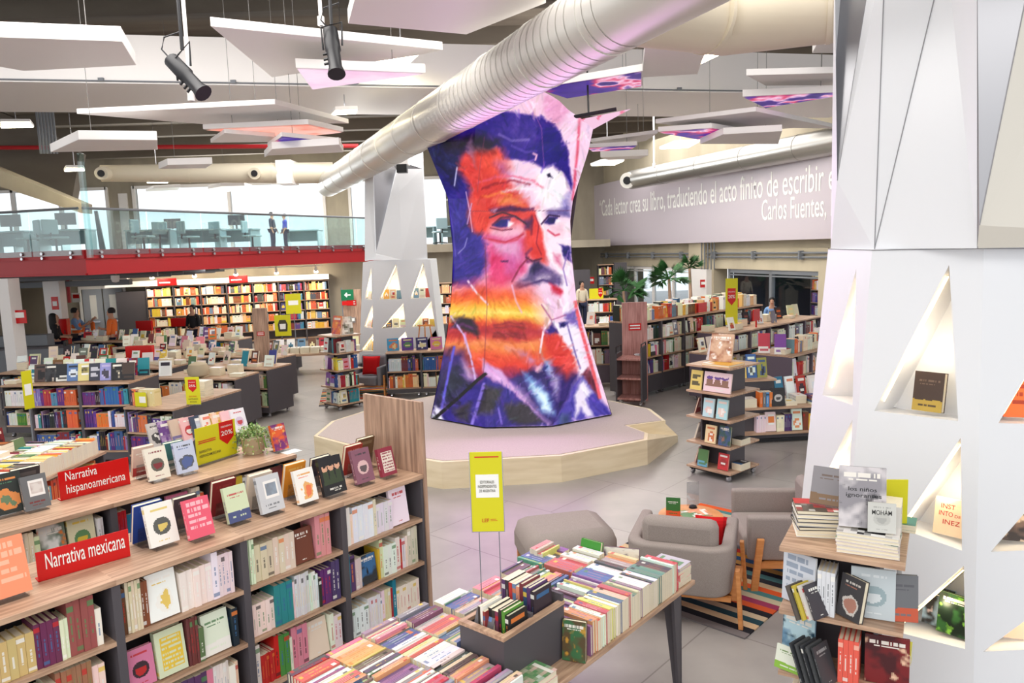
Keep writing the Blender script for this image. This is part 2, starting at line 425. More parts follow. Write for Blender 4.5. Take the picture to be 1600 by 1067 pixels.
wtxt('“Cada lector crea su libro, traduciendo el acto finito de escribir en', 937, 338, 1316, 294, .72)
wtxt('Carlos Fuentes, La', 1190, 344, 1314, 336, .6)
# conduits on the concrete beam
for i, (z, o) in enumerate(((2.5, .18), (2.62, .18))):
    b = MB(); a = WA + wu * .5; c = WA + wu * (SE - 1)
    b.tube([a - wn * o + Vector((0, 0, z)), c - wn * o + Vector((0, 0, z))], .03, 6)
    for k in range(8):
        e = a + wu * (2.2 * k + 1) - wn * o + Vector((0, 0, z)); b.box((e.x - .06, e.y - .06, z - .06), (e.x + .06, e.y + .06, z + .06))
    obj('wall_conduit', b, M_steelgrey, label='%s steel conduit running along the concrete beam under the banner' % ('lower', 'upper')[i], cat='conduit')
b = MB()
for k in range(5):
    e = wall_at(1096 + 5 * k, 400, .33); b.tube([Vector((e.x, e.y, 2.1)), Vector((e.x, e.y, 3.0))], .02, 6)
obj('riser_conduits', b, M_steelgrey, label='bundle of thin vertical conduits on the concrete pier under the banner', cat='conduit')
# glazed openings of the right wall
def wwindow(name, px0, px1, nz, m_g, fm):
    s0, s1 = s_of(px0), s_of(px1); o = WA + wu * s0
    w = empty(name, o); w['kind'] = 'structure'
    b = MB()
    def pr(a, c, z0, z1, o0, o1, bb):
        A, C = wu * a, wu * c
        bb.prism([A - wn * o1 + Vector((0, 0, z0)), C - wn * o1 + Vector((0, 0, z0)), C - wn * o0 + Vector((0, 0, z0)), A - wn * o0 + Vector((0, 0, z0))], (0, 0, z1 - z0))
    Ls = s1 - s0
    for k in range(nz + 1): pr(Ls * k / nz - .06, Ls * k / nz + .06, 0, 2.12, -.05, .07, b)
    pr(0, Ls, 2.0, 2.12, -.05, .07, b); pr(0, Ls, 1.92, 1.96, -.05, .07, b)
    obj('window_frame', b, fm, w)
    b = MB(); pr(0, Ls, 0, 2.1, 0, .015, b); obj('window_glass', b, m_g, w)
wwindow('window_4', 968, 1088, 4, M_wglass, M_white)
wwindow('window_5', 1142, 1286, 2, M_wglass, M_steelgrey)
# the dim shop behind the right-hand glazing
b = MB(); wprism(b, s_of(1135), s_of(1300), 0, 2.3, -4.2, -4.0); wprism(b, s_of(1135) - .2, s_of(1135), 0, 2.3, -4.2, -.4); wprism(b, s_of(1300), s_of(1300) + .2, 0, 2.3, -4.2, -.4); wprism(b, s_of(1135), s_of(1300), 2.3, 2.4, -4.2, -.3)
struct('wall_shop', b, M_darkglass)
sc_ = WA + wu * (s_of(1215)) + wn * 1.6; area_light('shop_fill_light', (sc_.x, sc_.y, 2.2), 3, 60, size_y=1.5)  # unseen fill light, added so the shop interior is not black
SHOPF = 1
# far wall between the screen and the banner
b = MB(); b.box((-3, 37.5, 0), (3.6, 37.8, 7.6)); struct('wall_far', b, M_concy)

# double door and posts at far left
p = Vector((-13.6, 24.3, 0))
def along(px, y=None): return onplane(px, 500, p0 - nb * .05, nb)
a, c = along(132), along(197); a.z = c.z = 0
dr = empty('door_1', a); dr['kind'] = 'structure'
W = (c - a).length; ang = math.atan2(c.y - a.y, c.x - a.x); dr.rotation_euler.z = ang
for i, (x0, x1) in enumerate(((.03, W / 2 - .02), (W / 2 + .02, W - .03))):
    b = MB(); b.box((x0, -.06, .02), (x1, 0, 2.1)); obj('door_leaf', b, M_door, dr)
    b = MB(); xm = x1 - .28 if i == 0 else x0 + .28; b.box((xm - .1, -.075, 1.1), (xm + .1, -.055, 1.9)); obj('vision_panel', b, M_paper, dr)
    b = MB(); b.box((x0 + .1, -.14, .98), (x1 - .1, -.08, 1.04)); obj('push_bar', b, M_chrome, dr)
b = MB(); b.box((0, -.08, 2.1), (W, 0, 2.2)); b.box((-.08, -.08, 0), (0, 0, 2.2)); b.box((W, -.08, 0), (W + .08, 0, 2.2)); obj('door_frame', b, M_white, dr)
lp = empty('ceiling_light', a + Vector((.3, -1.0, 2.4)), ang, label='bright rectangular lamp above the grey double door', cat='ceiling light')
b = MB(); b.box((0, 0, 0), (1.6, .4, .08)); obj('housing', b, M_white, lp); b = MB(); b.box((.05, .05, -.01), (1.55, .35, 0)); obj('diffuser', b, M_lamp, lp)

# ================================================================== CEILING THINGS
def panel(poly, z, th, name='acoustic_panel', label='', m=M_white, led=False, rods=1):
    P = [onz(x, y, z) for x, y in poly]; c = sum(P, Vector()) / len(P)
    e = empty(name, c, label=label, cat='ceiling panel')
    b = MB(); b.prism([p - c for p in P], (0, 0, th)); obj('slab', b, m, e, bevel=.006)
    if led:
        cc = [c_ - c for c_ in P]; b = MB(); ctr = sum(cc, Vector()) / len(cc)
        V, rings = [], 26
        tri = []
        for i in range(len(cc)): tri.append((ctr, cc[i], cc[(i + 1) % len(cc)]))
        n = 30
        for (A, B_, C_) in tri:
            for i in range(n):
                for j in range(n - i):
                    def pt(u, v): return A + (B_ - A) * (u / n) * .97 + (C_ - A) * (v / n) * .97 + Vector((0, 0, -.012))
                    def cl(q):
                        w = q + c
                        return led_col(w.x * 1.3 + 3.1 * led, w.y * 1.3, led)
                    t3 = (pt(i, j), pt(i + 1, j), pt(i, j + 1)); b.face(t3, cl(sum(t3, Vector()) / 3))
                    if j < n - i - 1:
                        t3 = (pt(i + 1, j), pt(i + 1, j + 1), pt(i, j + 1)); b.face(t3, cl(sum(t3, Vector()) / 3))
        obj('led_screen', b, M_led, e)
    for k in range(rods):
        p = P[(k * 2 + 1) % len(P)] * .6 + (c) * .4 - c; p.z = th
        b = MB(); b.tube([p, Vector((p.x, p.y, 7.63 - z))], .004, 5); obj('hanging_rod', b, M_rod, e)
    return e
_g = np.random.RandomState(3).rand(64, 64)
def vnoise(x, y):
    xi, yi = int(math.floor(x)), int(math.floor(y)); fx, fy = x - xi, y - yi
    fx, fy = fx * fx * (3 - 2 * fx), fy * fy * (3 - 2 * fy)
    g = lambda i, j: _g[i % 64, j % 64]
    return (g(xi, yi) * (1 - fx) + g(xi + 1, yi) * fx) * (1 - fy) + (g(xi, yi + 1) * (1 - fx) + g(xi + 1, yi + 1) * fx) * fy
def led_col(x, y, mode):
    f = vnoise(x * 1.6, y * 1.6) * .6 + vnoise(x * 4 + 9, y * 4) * .28 + vnoise(x * 11, y * 11 + 4) * .12
    ramps = {1: [(0, (250, 236, 248)), (.5, (246, 214, 236)), (1, (236, 170, 214))],
             2: [(0, (250, 200, 210)), (.42, (246, 170, 150)), (.6, (240, 110, 90)), (1, (236, 150, 190))],
             3: [(0, (40, 20, 110)), (.4, (70, 40, 150)), (.52, (210, 50, 100)), (.6, (245, 200, 225)), (.68, (60, 30, 130)), (1, (30, 20, 90))]}[mode]
    for (a, ca), (b_, cb) in zip(ramps, ramps[1:]):
        if f <= b_:
            t = (f - a) / (b_ - a); return lin(tuple(ca[i] + (cb[i] - ca[i]) * t for i in range(3)))
    return lin(ramps[-1][1])

panel([(-70, 56), (190.7, 65), (213, 102), (37, 111), (-70, 92)], 5.35, .16, label='big white hanging panel cut off by the top left edge of the photo')
panel([(329, 41), (692, 78), (657, 86), (425, 121)], 5.5, .1, label='long pointed white panel between the two black spotlights')
panel([(462, 106), (665, 114), (487, 139)], 5.2, .11, led=1, label='white triangular panel with glowing pink underside below the black spotlight')
panel([(120, 178), (430, 163), (545, 193), (317, 194)], 5.0, .07, label='very wide flat white panel hanging over the left of the hall')
panel([(317, 202), (482, 194), (537, 206), (462, 214)], 4.8, .07, led=2, label='panel with orange and pink glowing underside beside the duct')
panel([(418, 229), (440, 213), (533, 222), (533, 226)], 4.62, .06, led=3, label='small panel with purple glowing underside left of the duct')
panel([(413, 246), (420, 243), (537, 238), (530, 226), (425, 233)], 4.5, .1, label='lowest small white panel above the back duct')
panel([(329, 223), (351, 208), (430, 214), (420, 222)], 4.72, .06, label='small white panel tucked beneath the wide flat one')
panel([(79, 238), (123, 218), (246, 219), (246, 234)], 4.6, .12, label='white five sided panel hanging in front of the left concrete wall')
panel([(248, 264), (262, 258), (332, 256), (322, 263)], 4.7, .12, label='little white panel near the mezzanine with a lit underside')
panel([(228, 299), (240, 294), (282, 292), (278, 297)], 5.2, .08, label='small panel over the mezzanine, left of a second one')
panel([(325, 295), (345, 291), (382, 290), (400, 296), (350, 300)], 5.1, .1, label='small panel over the mezzanine in front of the big window')
panel([(544, 37), (729, 54), (853, 5), (846, -30), (560, -24)], 5.3, .14, label='white panel at the top centre above the silver duct')
panel([(838, 138), (1004, 111), (1004, 134), (885, 153)], 5.38, .1, led=3, label='panel with purple picture on its underside above the screen column')
panel([(1003, 121), (1090, 116), (1104, 74), (1190, 38), (1010, 50)], 5.5, .1, label='large white panel right of the duct elbow')
panel([(1166, 118), (1310, 114), (1310, 133), (1196, 134)], 5.3, .09, label='white panel beside the right column, above a purple screen panel')
panel([(1160, 151), (1310, 144), (1308, 149), (1195, 168)], 5.1, .1, led=3, label='panel with red and purple underside beside the right column')
panel([(1024, 193), (1181, 174), (1310, 201), (1240, 200), (1160, 206)], 4.9, .07, label='wide roof shaped white panel above the wall banner')
panel([(1028, 206), (1112, 200), (1185, 212), (1090, 217)], 4.75, .08, led=3, label='panel with purple underside hanging over the wall banner')
panel([(1094, 225), (1216, 225), (1222, 205), (1130, 210)], 4.62, .1, label='white panel with slanted end just above the silver wall duct')
panel([(923, 222), (1028, 208), (1010, 220), (940, 232)], 4.8, .06, label='thin white panel right of the screen column top')
panel([(918, 231), (996, 227), (985, 233), (925, 236)], 4.65, .07, led=3, label='narrow panel with purple underside right of the screen column')
panel([(938, 246), (1013, 243), (1000, 248), (950, 250)], 4.7, .12, label='small white box panel right of the screen column')
panel([(1269, 83), (1310, 83), (1310, 40), (1300, 24)], 5.6, .12, label='white panel fragment at the upper edge of the right column')

def ceil_lamp(poly, z, label):
    P = [onz(x, y, z) for x, y in poly]; c = sum(P, Vector()) / len(P)
    e = empty('ceiling_light', c, label=label, cat='ceiling light')
    b = MB(); b.prism([(p - c) * 1.06 + Vector((0, 0, .01)) for p in P], (0, 0, .06)); obj('housing', b, M_white, e)
    b = MB(); b.face([p - c for p in reversed(P)]); b.face([p - c for p in P]); obj('diffuser', b, M_lamp, e)
    b = MB(); b.tube([Vector((0, 0, .06)), Vector((0, 0, 7.63 - z))], .01, 5); obj('hanging_rod', b, M_chrome, e)
ceil_lamp([(2, 200), (52, 199), (46, 191), (2, 191)], 6.2, 'rectangular ceiling lamp at the far left under the dark ceiling')
ceil_lamp([(583, 98), (640, 99), (660, 80), (625, 84)], 6.0, 'bright ceiling lamp behind the long pointed panel')
ceil_lamp([(1095, 100), (1120, 88), (1134, 84), (1103, 84)], 6.0, 'bright ceiling lamp at the corner of the large right panel')
ceil_lamp([(924, 259), (960, 258), (974, 252), (940, 253)], 5.2, 'lower of two slanting ceiling lamps right of the screen column')
ceil_lamp([(1032, 233), (1075, 231), (1092, 222), (1055, 224)], 5.4, 'upper of two slanting ceiling lamps right of the screen column')
ceil_lamp([(101, 268), (132, 267), (130, 263), (104, 263)], 5.2, 'small ceiling lamp above the mezzanine glass fin')
ceil_lamp([(518, 180), (555, 178), (558, 172), (525, 173)], 5.4, 'ceiling lamp beside the far part of the silver duct')
ceil_lamp([(230, 286), (262, 286), (260, 282), (232, 282)], 5.6, 'thin ceiling lamp over the mezzanine left of the big window')

# ducts
def duct(pts, r, m, name, label, ring=0.0, parts=None):
    e = empty(name, pts[0], label=label, cat='duct'); o = Vector(pts[0])
    b = MB(); b.tube([Vector(p) - o for p in pts], r, 28); obj('duct_body', b, m, e, smooth=True)
    for i in range(len(pts) - 1):
        a, c = Vector(pts[i]) - o, Vector(pts[i + 1]) - o; Ld = (c - a).length; u = (c - a).normalized()
        k = ring
        while ring and k < Ld - .1:
            q = a + u * k; b = MB(); b.tube([q - u * .02, q + u * .02], (r if not isinstance(r, list) else r[0] + (r[1] - r[0]) * k / Ld) * 1.025, 28); obj('duct_ring', b, m, e, smooth=True); k += ring
    return e
D0, D1 = onz(512, 288, 4.9), onz(985, 2, 4.9)
D0.z = D1.z = 4.9
dd2 = (D1 - D0).normalized()
dm = duct([D0, D1, D1 + dd2 * 3.2], .33, M_galv, 'spiral_duct', 'big silver spiral duct running diagonally across the ceiling', ring=1.3)
b = MB()
k = 0.2
Lm = (D1 - D0).length
while k < Lm:
    q = dd2 * k; b.tube([q - dd2 * .012, q + dd2 * .012], .3345, 28, cap=False); k += .16
obj('spiral_seam', b, M_galv, dm, smooth=True)
q = D1 - dd2 * .3
duct([q + Vector((.2, .2, .12)), onz(1130, 28, 5.05), onz(1420, -10, 5.05)], .33, M_creamduct, 'branch_duct', 'cream duct branching off to the right at the top of the photo', ring=.9)
E0, E1 = onz(158, 271, 5.15), onz(520, 270, 5.15)
bd = duct([E0, E1], [.2, .28], M_creamduct, 'supply_duct', 'cream duct with round nozzles above the mezzanine window', ring=2.0)
for px in (168, 401):
    c = onz(px, 271, 5.15) - E0
    n_ = Vector((.2, -1, -.1)).normalized()
    b = MB(); b.tube([c + n_ * .1, c + n_ * .5], [.17, .15], 20); obj('nozzle', b, M_creamduct, bd, smooth=True)
    b = MB(); b.tube([c + n_ * .45, c + n_ * .52], [.09, .08], 16); obj('nozzle_core', b, M_black, bd, smooth=True)
c = (E1 - E0).normalized() * ((E1 - E0).length * .79)
b = MB(); b.box((c.x - .2, c.y - .32, -.3), (c.x + .2, c.y + .32, .3)); obj('damper_box', b, M_white, bd)
F0, F1 = wall_at(985, 283, .9), wall_at(1330, 212, .9)
F0.z = F1.z = 6.05
F0, F1 = onz(988, 281, 5.36), onz(1300, 221, 5.36); F1 = F1 + (F1 - F0).normalized() * 3
wd = duct([F0, F1], .34, M_galv2, 'wall_duct', 'silver spiral duct running along above the wall banner', ring=2.2)
n_ = Vector((-.5, -.8, -.1)).normalized()
b = MB(); b.tube([Vector((0, 0, 0)), n_ * .5], [.3, .28], 20); obj('nozzle', b, M_galv, wd, smooth=True)
b = MB(); b.tube([n_ * .45, n_ * .53], [.16, .14], 16); obj('nozzle_core', b, M_black, wd, smooth=True)
# red sprinkler pipe
b = MB(); a, c = ony(-40, 231, 20), ony(560, 228, 20); b.tube([a, c], .055, 8)
obj('sprinkler_pipe', b, M_redsteel, smooth=True, label='thin red sprinkler pipe across the left concrete wall', cat='pipe')
for i, (x0, y0, x1, y1, yy, lab) in enumerate(((296, -5, 299, 158, 9.0, 'white pole dropping from the ceiling past the left black spotlight'), (502, 0, 502, 40, 9.2, 'cable tray conduit pair above the middle black spotlight'), (1022, 200, 1022, 262, 18, 'thin white pole dropping to the silver wall duct'))):
    a, c = ony(x0, y0, yy), ony(x1, y1, yy); a = Vector((c.x, c.y, 7.63))
    b = MB(); b.tube([a, c], .022, 8); b.tube([c, c + Vector((0, 0, .1))], .04, 10)
    obj('ceiling_pole', b, M_white, smooth=True, label=lab, cat='pole')
b = MB()
for k in range(6):
    a = ony(64 + 5 * k, 240, 19.5); b.tube([a, Vector((a.x, a.y, 7.63))], .03, 6)
obj('riser_conduits', b, M_steelgrey, label='bundle of vertical steel conduits on the far left concrete wall', cat='conduit')
# black theatre spotlights
def spotlight(pa, pb, ytop, label):
    e = empty('spotlight', pa, label=label, cat='spotlight')
    d = Vector(pb) - Vector(pa); u = d.normalized(); Lb = d.length
    b = MB(); b.tube([Vector(), u * Lb * .45, u * Lb * .5, u * Lb * .85, u * Lb], [.085, .09, .075, .075, .1], 14); obj('housing', b, M_black, e, smooth=True)
    s = u.cross(Vector((0, 1, 0))).normalized() * .11
    m_ = u * Lb * .4
    b = MB(); b.tube([m_ + s, m_ + s * 1.1 + Vector((0, 0, .25)), m_ - s * 1.1 + Vector((0, 0, .25)), m_ - s], .012, 6); obj('yoke', b, M_black, e)
    b = MB(); b.tube([m_ + Vector((0, 0, .25)), m_ + Vector((0, 0, ytop))], .02, 6); obj('hanger', b, M_black, e)
    b = MB(); b.tube([Vector(), Vector((-.1, 0, .12)), Vector((-.06, 0, .25)), Vector((.12, 0, .3))], .009, 6); obj('cable', b, M_black, e, smooth=True)
    for k in (.5, .62, .72):
        b = MB(); b.tube([u * Lb * k - s * 1.1, u * Lb * k - s * .6], .015, 6); obj('knob', b, M_black, e)
spotlight(ony(268, 94, 8.8), ony(318, 146, 8.6), 2.0, 'tilted black theatre spotlight hanging at the left beside a white pole')
spotlight(ony(516, 48, 9.0), ony(526, 116, 8.7), 2.0, 'upright black theatre spotlight hanging near the middle of the ceiling')

# ================================================================== PODIUM AND SCREEN COLUMN
pod = empty('podium', (0, 10.8, 0), label='low carpeted podium with pale plywood sides under the picture screen column', cat='podium')
PT = [(-2.93, 11.85), (-2.97, 10.9), (-1.95, 9.92), (-.94, 9.28), (.58, 9.4), (1.80, 10.05)] + [tuple(onz(x, y, .35).xy) for x, y in ((1013, 677), (981, 665), (1040, 657))] + [(2.2, 12.0), (1.7, 12.7), (0.6, 13.9), (-1.2, 14.0), (-2.3, 13.0)]
o_ = Vector((0, 10.8, 0))
b = MB(); b.prism([Vector((x, y, 0)) - o_ for x, y in PT], (0, 0, .35)); obj('plywood_side', b, M_woodp, pod)
c_ = Vector((0, 11.5, 0))
def shrink(p, d): v = Vector((p[0], p[1], 0)); return v + (c_ - v).normalized() * d - o_
b = MB(); b.prism([shrink(p, .06) + Vector((0, 0, .35)) for p in PT], (0, 0, .008)); obj('carpet_top', b, M_carpet, pod)
# sloping plywood wedge that fills the notch at the right
rp_ = [(Vector((*PT[5], 0)), .345), (Vector((2.47, 11.2, 0)), .1), (Vector((*PT[8], 0)), .3), (Vector((*PT[7], 0)), .14), (Vector((*PT[6], 0)), .345)]
n_ = len(rp_); lo_ = [p - o_ for p, h in rp_]; hi_ = [p - o_ + Vector((0, 0, h)) for p, h in rp_]
b = MB(); b.poly(lo_ + hi_, [tuple(range(n_ - 1, -1, -1))] + [(k, (k + 1) % n_, n_ + (k + 1) % n_, n_ + k) for k in range(n_)] + [(n_, n_ + 1, n_ + 4), (n_ + 1, n_ + 3, n_ + 4), (n_ + 1, n_ + 2, n_ + 3)])
obj('plywood_ramp', b, M_woodp, pod)

# --- artwork of the screen: soft brush layers, in the artwork's own millimetre-like grid
def _interp(tab, q):
    xs = [t[0] for t in tab]; ys = [t[1] for t in tab]; return np.interp(q, xs, ys)
SL = [(130, 664), (222, 664), (310, 700), (390, 708), (440, 707), (480, 704), (520, 699), (600, 684), (655, 673), (672, 673)]
SR = [(130, 865), (150, 886), (171, 897), (184, 909), (200, 927), (237, 919), (313, 895), (345, 891), (400, 893), (470, 901), (500, 910), (560, 928), (650, 956), (672, 956)]
NU, NV = 210, 300
uu = np.linspace(0, 1, NU + 1); vv = np.linspace(0, 1, NV + 1)
Tt = np.interp(uu, [0, .08, .2, .42, .7, .82, .93, 1], [222, 214, 203, 173, 140, 134, 158, 190])
Bt = np.interp(uu, [0, .22, .67, 1], [655, 669, 668, 650])
PY = Tt[None, :] + (Bt - Tt)[None, :] * vv[:, None]
PX = _interp(SL, PY) + (_interp(SR, PY) - _interp(SL, PY)) * uu[None, :]
def fbm(X, Y, s, seed=0, oct=4):
    rs = np.random.RandomState(seed); out = 0; amp = .5
    for k in range(oct):
        G = rs.rand(64, 64); x = X / s * 2 ** k; y = Y / s * 2 ** k
        xi = np.floor(x).astype(int); yi = np.floor(y).astype(int); fx = x - xi; fy = y - yi
        fx = fx * fx * (3 - 2 * fx); fy = fy * fy * (3 - 2 * fy)
        g = lambda i, j: G[i % 64, j % 64]
        out = out + amp * ((g(xi, yi) * (1 - fx) + g(xi + 1, yi) * fx) * (1 - fy) + (g(xi, yi + 1) * (1 - fx) + g(xi + 1, yi + 1) * fx) * fy)
        amp *= .5
    return out - .47
WX = PX + fbm(PX, PY, 24, 1) * 8 + fbm(PX, PY, 7, 21, 3) * 5; WY = PY + fbm(PX, PY, 24, 2) * 8 + fbm(PX, PY, 7, 22, 3) * 5
IMG = np.zeros(PX.shape + (3,)); IMG[:] = (248, 214, 236)
def pmask(poly, soft, X, Y):
    inside = np.zeros(X.shape, bool); dist = np.full(X.shape, 1e9); n = len(poly)
    for i in range(n):
        x0, y0 = poly[i]; x1, y1 = poly[(i + 1) % n]
        cond = ((y0 > Y) != (y1 > Y)) & (X < (x1 - x0) * (Y - y0) / ((y1 - y0) if y1 != y0 else 1e-9) + x0)
        inside ^= cond
        L2 = (x1 - x0) ** 2 + (y1 - y0) ** 2 + 1e-9
        t = np.clip(((X - x0) * (x1 - x0) + (Y - y0) * (y1 - y0)) / L2, 0, 1)
        dist = np.minimum(dist, np.hypot(X - x0 - t * (x1 - x0), Y - y0 - t * (y1 - y0)))
    sd = np.where(inside, dist, -dist)
    return np.clip(sd / max(soft, .1) * .5 + .5, 0, 1)
def paint(poly, col, soft=5, a=1.0, warp=True, tex=0.0):
    global IMG
    m = pmask(poly, soft * .62, WX if warp else PX, WY if warp else PY) * a
    if tex: m = m * np.clip(.6 + tex * fbm(PX, PY, 12, len(poly) + int(col[0])) * 3, 0, 1)
    IMG = IMG * (1 - m[..., None]) + np.array(col, float) * m[..., None]
def stroke(pts, col, w=2, soft=1.5, a=1.0, warp=False):
    global IMG
    X, Y = (WX, WY) if warp else (PX, PY); d = np.full(X.shape, 1e9)
    for (x0, y0), (x1, y1) in zip(pts, pts[1:]):
        L2 = (x1 - x0) ** 2 + (y1 - y0) ** 2 + 1e-9
        t = np.clip(((X - x0) * (x1 - x0) + (Y - y0) * (y1 - y0)) / L2, 0, 1)
        d = np.minimum(d, np.hypot(X - x0 - t * (x1 - x0), Y - y0 - t * (y1 - y0)))
    m = np.clip((w / 2 - d) / soft + .5, 0, 1) * a
    IMG = IMG * (1 - m[..., None]) + np.array(col, float) * m[..., None]
Z1 = lambda *p: [(655 + x / 4.848, 130 + y / 4.848) for x, y in p]
Z2 = lambda *p: [(655 + x / 4.848, 300 + y / 4.848) for x, y in p]
Z3 = lambda *p: [(655 + x / 4.848, 460 + y / 4.848) for x, y in p]
# pale upper right, pink streaks
paint(Z1((920, 60), (1160, 160), (1050, 330), (960, 250), (930, 180)), (236, 172, 206), 8)
paint(Z1((500, 210), (900, 40), (960, 90), (920, 250), (700, 240)), (246, 205, 226), 6)
stroke(Z1((1215, 260), (1200, 500), (1175, 760), (1160, 880)), (236, 110, 140), 4, 3)
stroke(Z1((1560, 190), (1340, 300), (1240, 270)), (240, 120, 150), 5, 4)
# side of the head, face ground
paint(Z1((-80, 430), (240, 330), (400, 320), (390, 700), (380, 1067), (160, 1067), (60, 800)), (52, 42, 138), 6)
paint(Z1((-60, 440), (300, 400), (330, 620), (260, 800), (180, 700)), (38, 42, 92), 12)
paint(Z2((150, 0), (400, 0), (430, 250), (520, 330), (510, 600), (420, 720), (155, 700)), (64, 50, 150), 8)
paint(Z1((330, 520), (620, 480), (700, 620), (760, 760), (900, 1067), (380, 1067), (390, 820), (290, 640)), (228, 80, 74), 10)
paint(Z1((560, 560), (880, 600), (1100, 640), (1150, 900), (1130, 1067), (900, 1067), (860, 900), (700, 780)), (246, 214, 234), 12)
paint(Z1((880, 660), (1040, 620), (1130, 760), (1120, 960), (960, 960), (880, 860)), (255, 242, 250), 10)
# hair
paint(Z1((240, 270), (520, 205), (940, 250), (1040, 330), (1120, 520), (1145, 700), (1150, 830), (1090, 680), (1000, 610), (930, 650), (860, 600), (640, 570), (600, 480), (420, 470), (240, 400)), (60, 36, 146), 4)
paint(Z1((580, 300), (880, 280), (900, 420), (740, 450), (620, 400)), (116, 96, 178), 22, .8, tex=.8)
paint(Z1((920, 380), (1030, 380), (1060, 560), (920, 600)), (40, 24, 130), 8, .8)
paint(Z1((160, 420), (420, 380), (600, 430), (560, 520), (360, 520), (200, 520)), (42, 26, 52), 14, .9)
paint(Z1((360, 520), (400, 390), (425, 520), (430, 640)), (170, 130, 160), 5, .55)
stroke(Z1((860, 530), (890, 545), (880, 580)), (240, 190, 220), 3, 2)
# forehead lines
paint(Z1((450, 540), (620, 500), (700, 640), (640, 720), (470, 690)), (240, 92, 70), 14, .8)
paint(Z1((560, 600), (650, 600), (690, 700), (620, 700)), (170, 110, 190), 12, .6)
for pts, c in (((470, 810), (560, 770), (720, 740), (830, 770)), (150, 30, 50)), (((420, 770), (560, 720), (700, 700), (860, 740), (930, 790)), (236, 110, 140)), (((620, 830), (760, 790), (880, 820)), (255, 240, 246)), (((480, 860), (600, 830), (700, 850)), (250, 150, 80)):
    stroke(Z1(*pts), c, 3, 3, .8, True)
paint(Z1((560, 870), (760, 850), (800, 930), (620, 930)), (250, 170, 110), 10, .7)
# temple right purple, small dark bird shape
paint(Z1((1090, 880), (1150, 820), (1150, 1000), (1070, 960)), (150, 140, 200), 8, .8)
paint(Z1((965, 690), (990, 680), (1000, 700), (1015, 720), (990, 712), (975, 712)), (40, 30, 70), 1.5, warp=False)
# lower cheek and orange side
paint(Z2((400, 60), (560, 120), (520, 330), (420, 300), (380, 200)), (234, 80, 66), 10)
paint(Z2((500, 330), (820, 330), (800, 600), (640, 720), (520, 700)), (226, 72, 126), 12)
paint(Z2((520, 380), (760, 360), (770, 520), (680, 500), (560, 440)), (232, 178, 214), 14, .9)
paint(Z2((640, 480), (760, 480), (740, 640), (660, 600)), (214, 120, 180), 12, .7)
# nose, lit side
paint(Z2((790, 180), (890, 120), (960, 380), (960, 540), (840, 520), (790, 440)), (232, 78, 72), 10)
paint(Z2((880, 130), (930, 120), (960, 360), (1060, 480), (1140, 640), (1080, 640), (960, 480), (930, 300)), (255, 244, 250), 5)
paint(Z2((960, 240), (1150, 200), (1145, 640), (1060, 520), (960, 380)), (252, 232, 244), 8)
paint(Z2((1060, 390), (1140, 420), (1145, 520), (1100, 510)), (52, 34, 130), 4)
paint(Z2((1010, 460), (1060, 480), (1080, 580), (1030, 540)), (224, 110, 150), 6, .8)
stroke(Z2((850, 430), (810, 470), (820, 530), (850, 520)), (130, 50, 110), 4, 3, .8)
stroke(Z2((855, 180), (850, 320)), (130, 40, 80), 3, 3, .7)
# brows and eyes
paint(Z2((530, 120), (700, 110), (860, 120), (860, 140), (700, 150), (560, 150)), (84, 40, 100), 4, .9)
paint(Z2((550, 130), (590, 120), (580, 145)), (240, 210, 230), 3)
paint(Z2((960, 130), (1120, 110), (1140, 170), (980, 190)), (110, 96, 160), 6, .85)
paint(Z2((540, 200), (680, 180), (820, 230), (760, 300), (620, 320), (530, 290)), (238, 120, 130), 8, .7)
paint(Z2((555, 255), (620, 205), (690, 205), (680, 262), (610, 270)), (52, 34, 140), 2.5, warp=False)
paint(Z2((672, 215), (720, 235), (680, 270), (668, 262)), (255, 246, 252), 2.5, warp=False)
stroke(Z2((555, 250), (620, 195), (720, 185), (800, 230)), (110, 40, 90), 3, 2)
paint(Z2((790, 220), (850, 200), (840, 290), (800, 280)), (84, 40, 110), 6, .85)
paint(Z2((560, 300), (760, 260), (790, 330), (640, 360)), (244, 190, 210), 8, .75)
stroke(Z2((530, 360), (640, 385), (740, 360), (790, 310)), (214, 70, 90), 3, 3, .8)
paint(Z2((945, 235), (980, 190), (1050, 190), (1030, 240), (985, 250)), (46, 30, 120), 2.5, warp=False)
paint(Z2((1035, 205), (1070, 215), (1045, 245), (1025, 240)), (255, 246, 252), 2, warp=False)
paint(Z2((970, 250), (1100, 230), (1090, 330), (1010, 330)), (246, 200, 216), 6, .7)
stroke(Z2((975, 290), (1030, 330), (1060, 320)), (210, 60, 90), 3, 2, .8)
# cheek mark
for k in range(9):
    w = k * 2.4; x, y = 640 + 34 * math.cos(w) * (k % 3 + .4) / 2.4, 525 + 34 * math.sin(w * 1.3) * (k % 3 + .4) / 2.4
    stroke(Z2((640, 525), (x, y)), (110, 40, 100), 2.2, 2, .8)
# moustache and mouth
paint(Z2((720, 710), (800, 640), (860, 520), (960, 560), (1080, 640), (1110, 720), (1020, 700), (940, 670), (840, 700), (740, 735)), (112, 92, 142), 6)
paint(Z2((850, 520), (900, 510), (930, 560), (880, 610), (840, 600)), (60, 48, 96), 6, .9)
paint(Z2((780, 690), (880, 650), (960, 610), (1050, 640), (1000, 660), (880, 680)), (226, 206, 226), 6, .85, tex=.8)
stroke(Z2((760, 720), (860, 690), (940, 665), (1010, 690)), (84, 60, 120), 3, 3)
paint(Z2((990, 690), (1060, 730), (1110, 760), (1060, 800), (1000, 770)), (214, 40, 74), 5)
paint(Z2((900, 760), (1000, 760), (1090, 820), (1110, 980), (1000, 1000), (930, 880)), (244, 206, 230), 12)
paint(Z2((1080, 650), (1145, 640), (1140, 900), (1100, 960)), (250, 236, 248), 6)
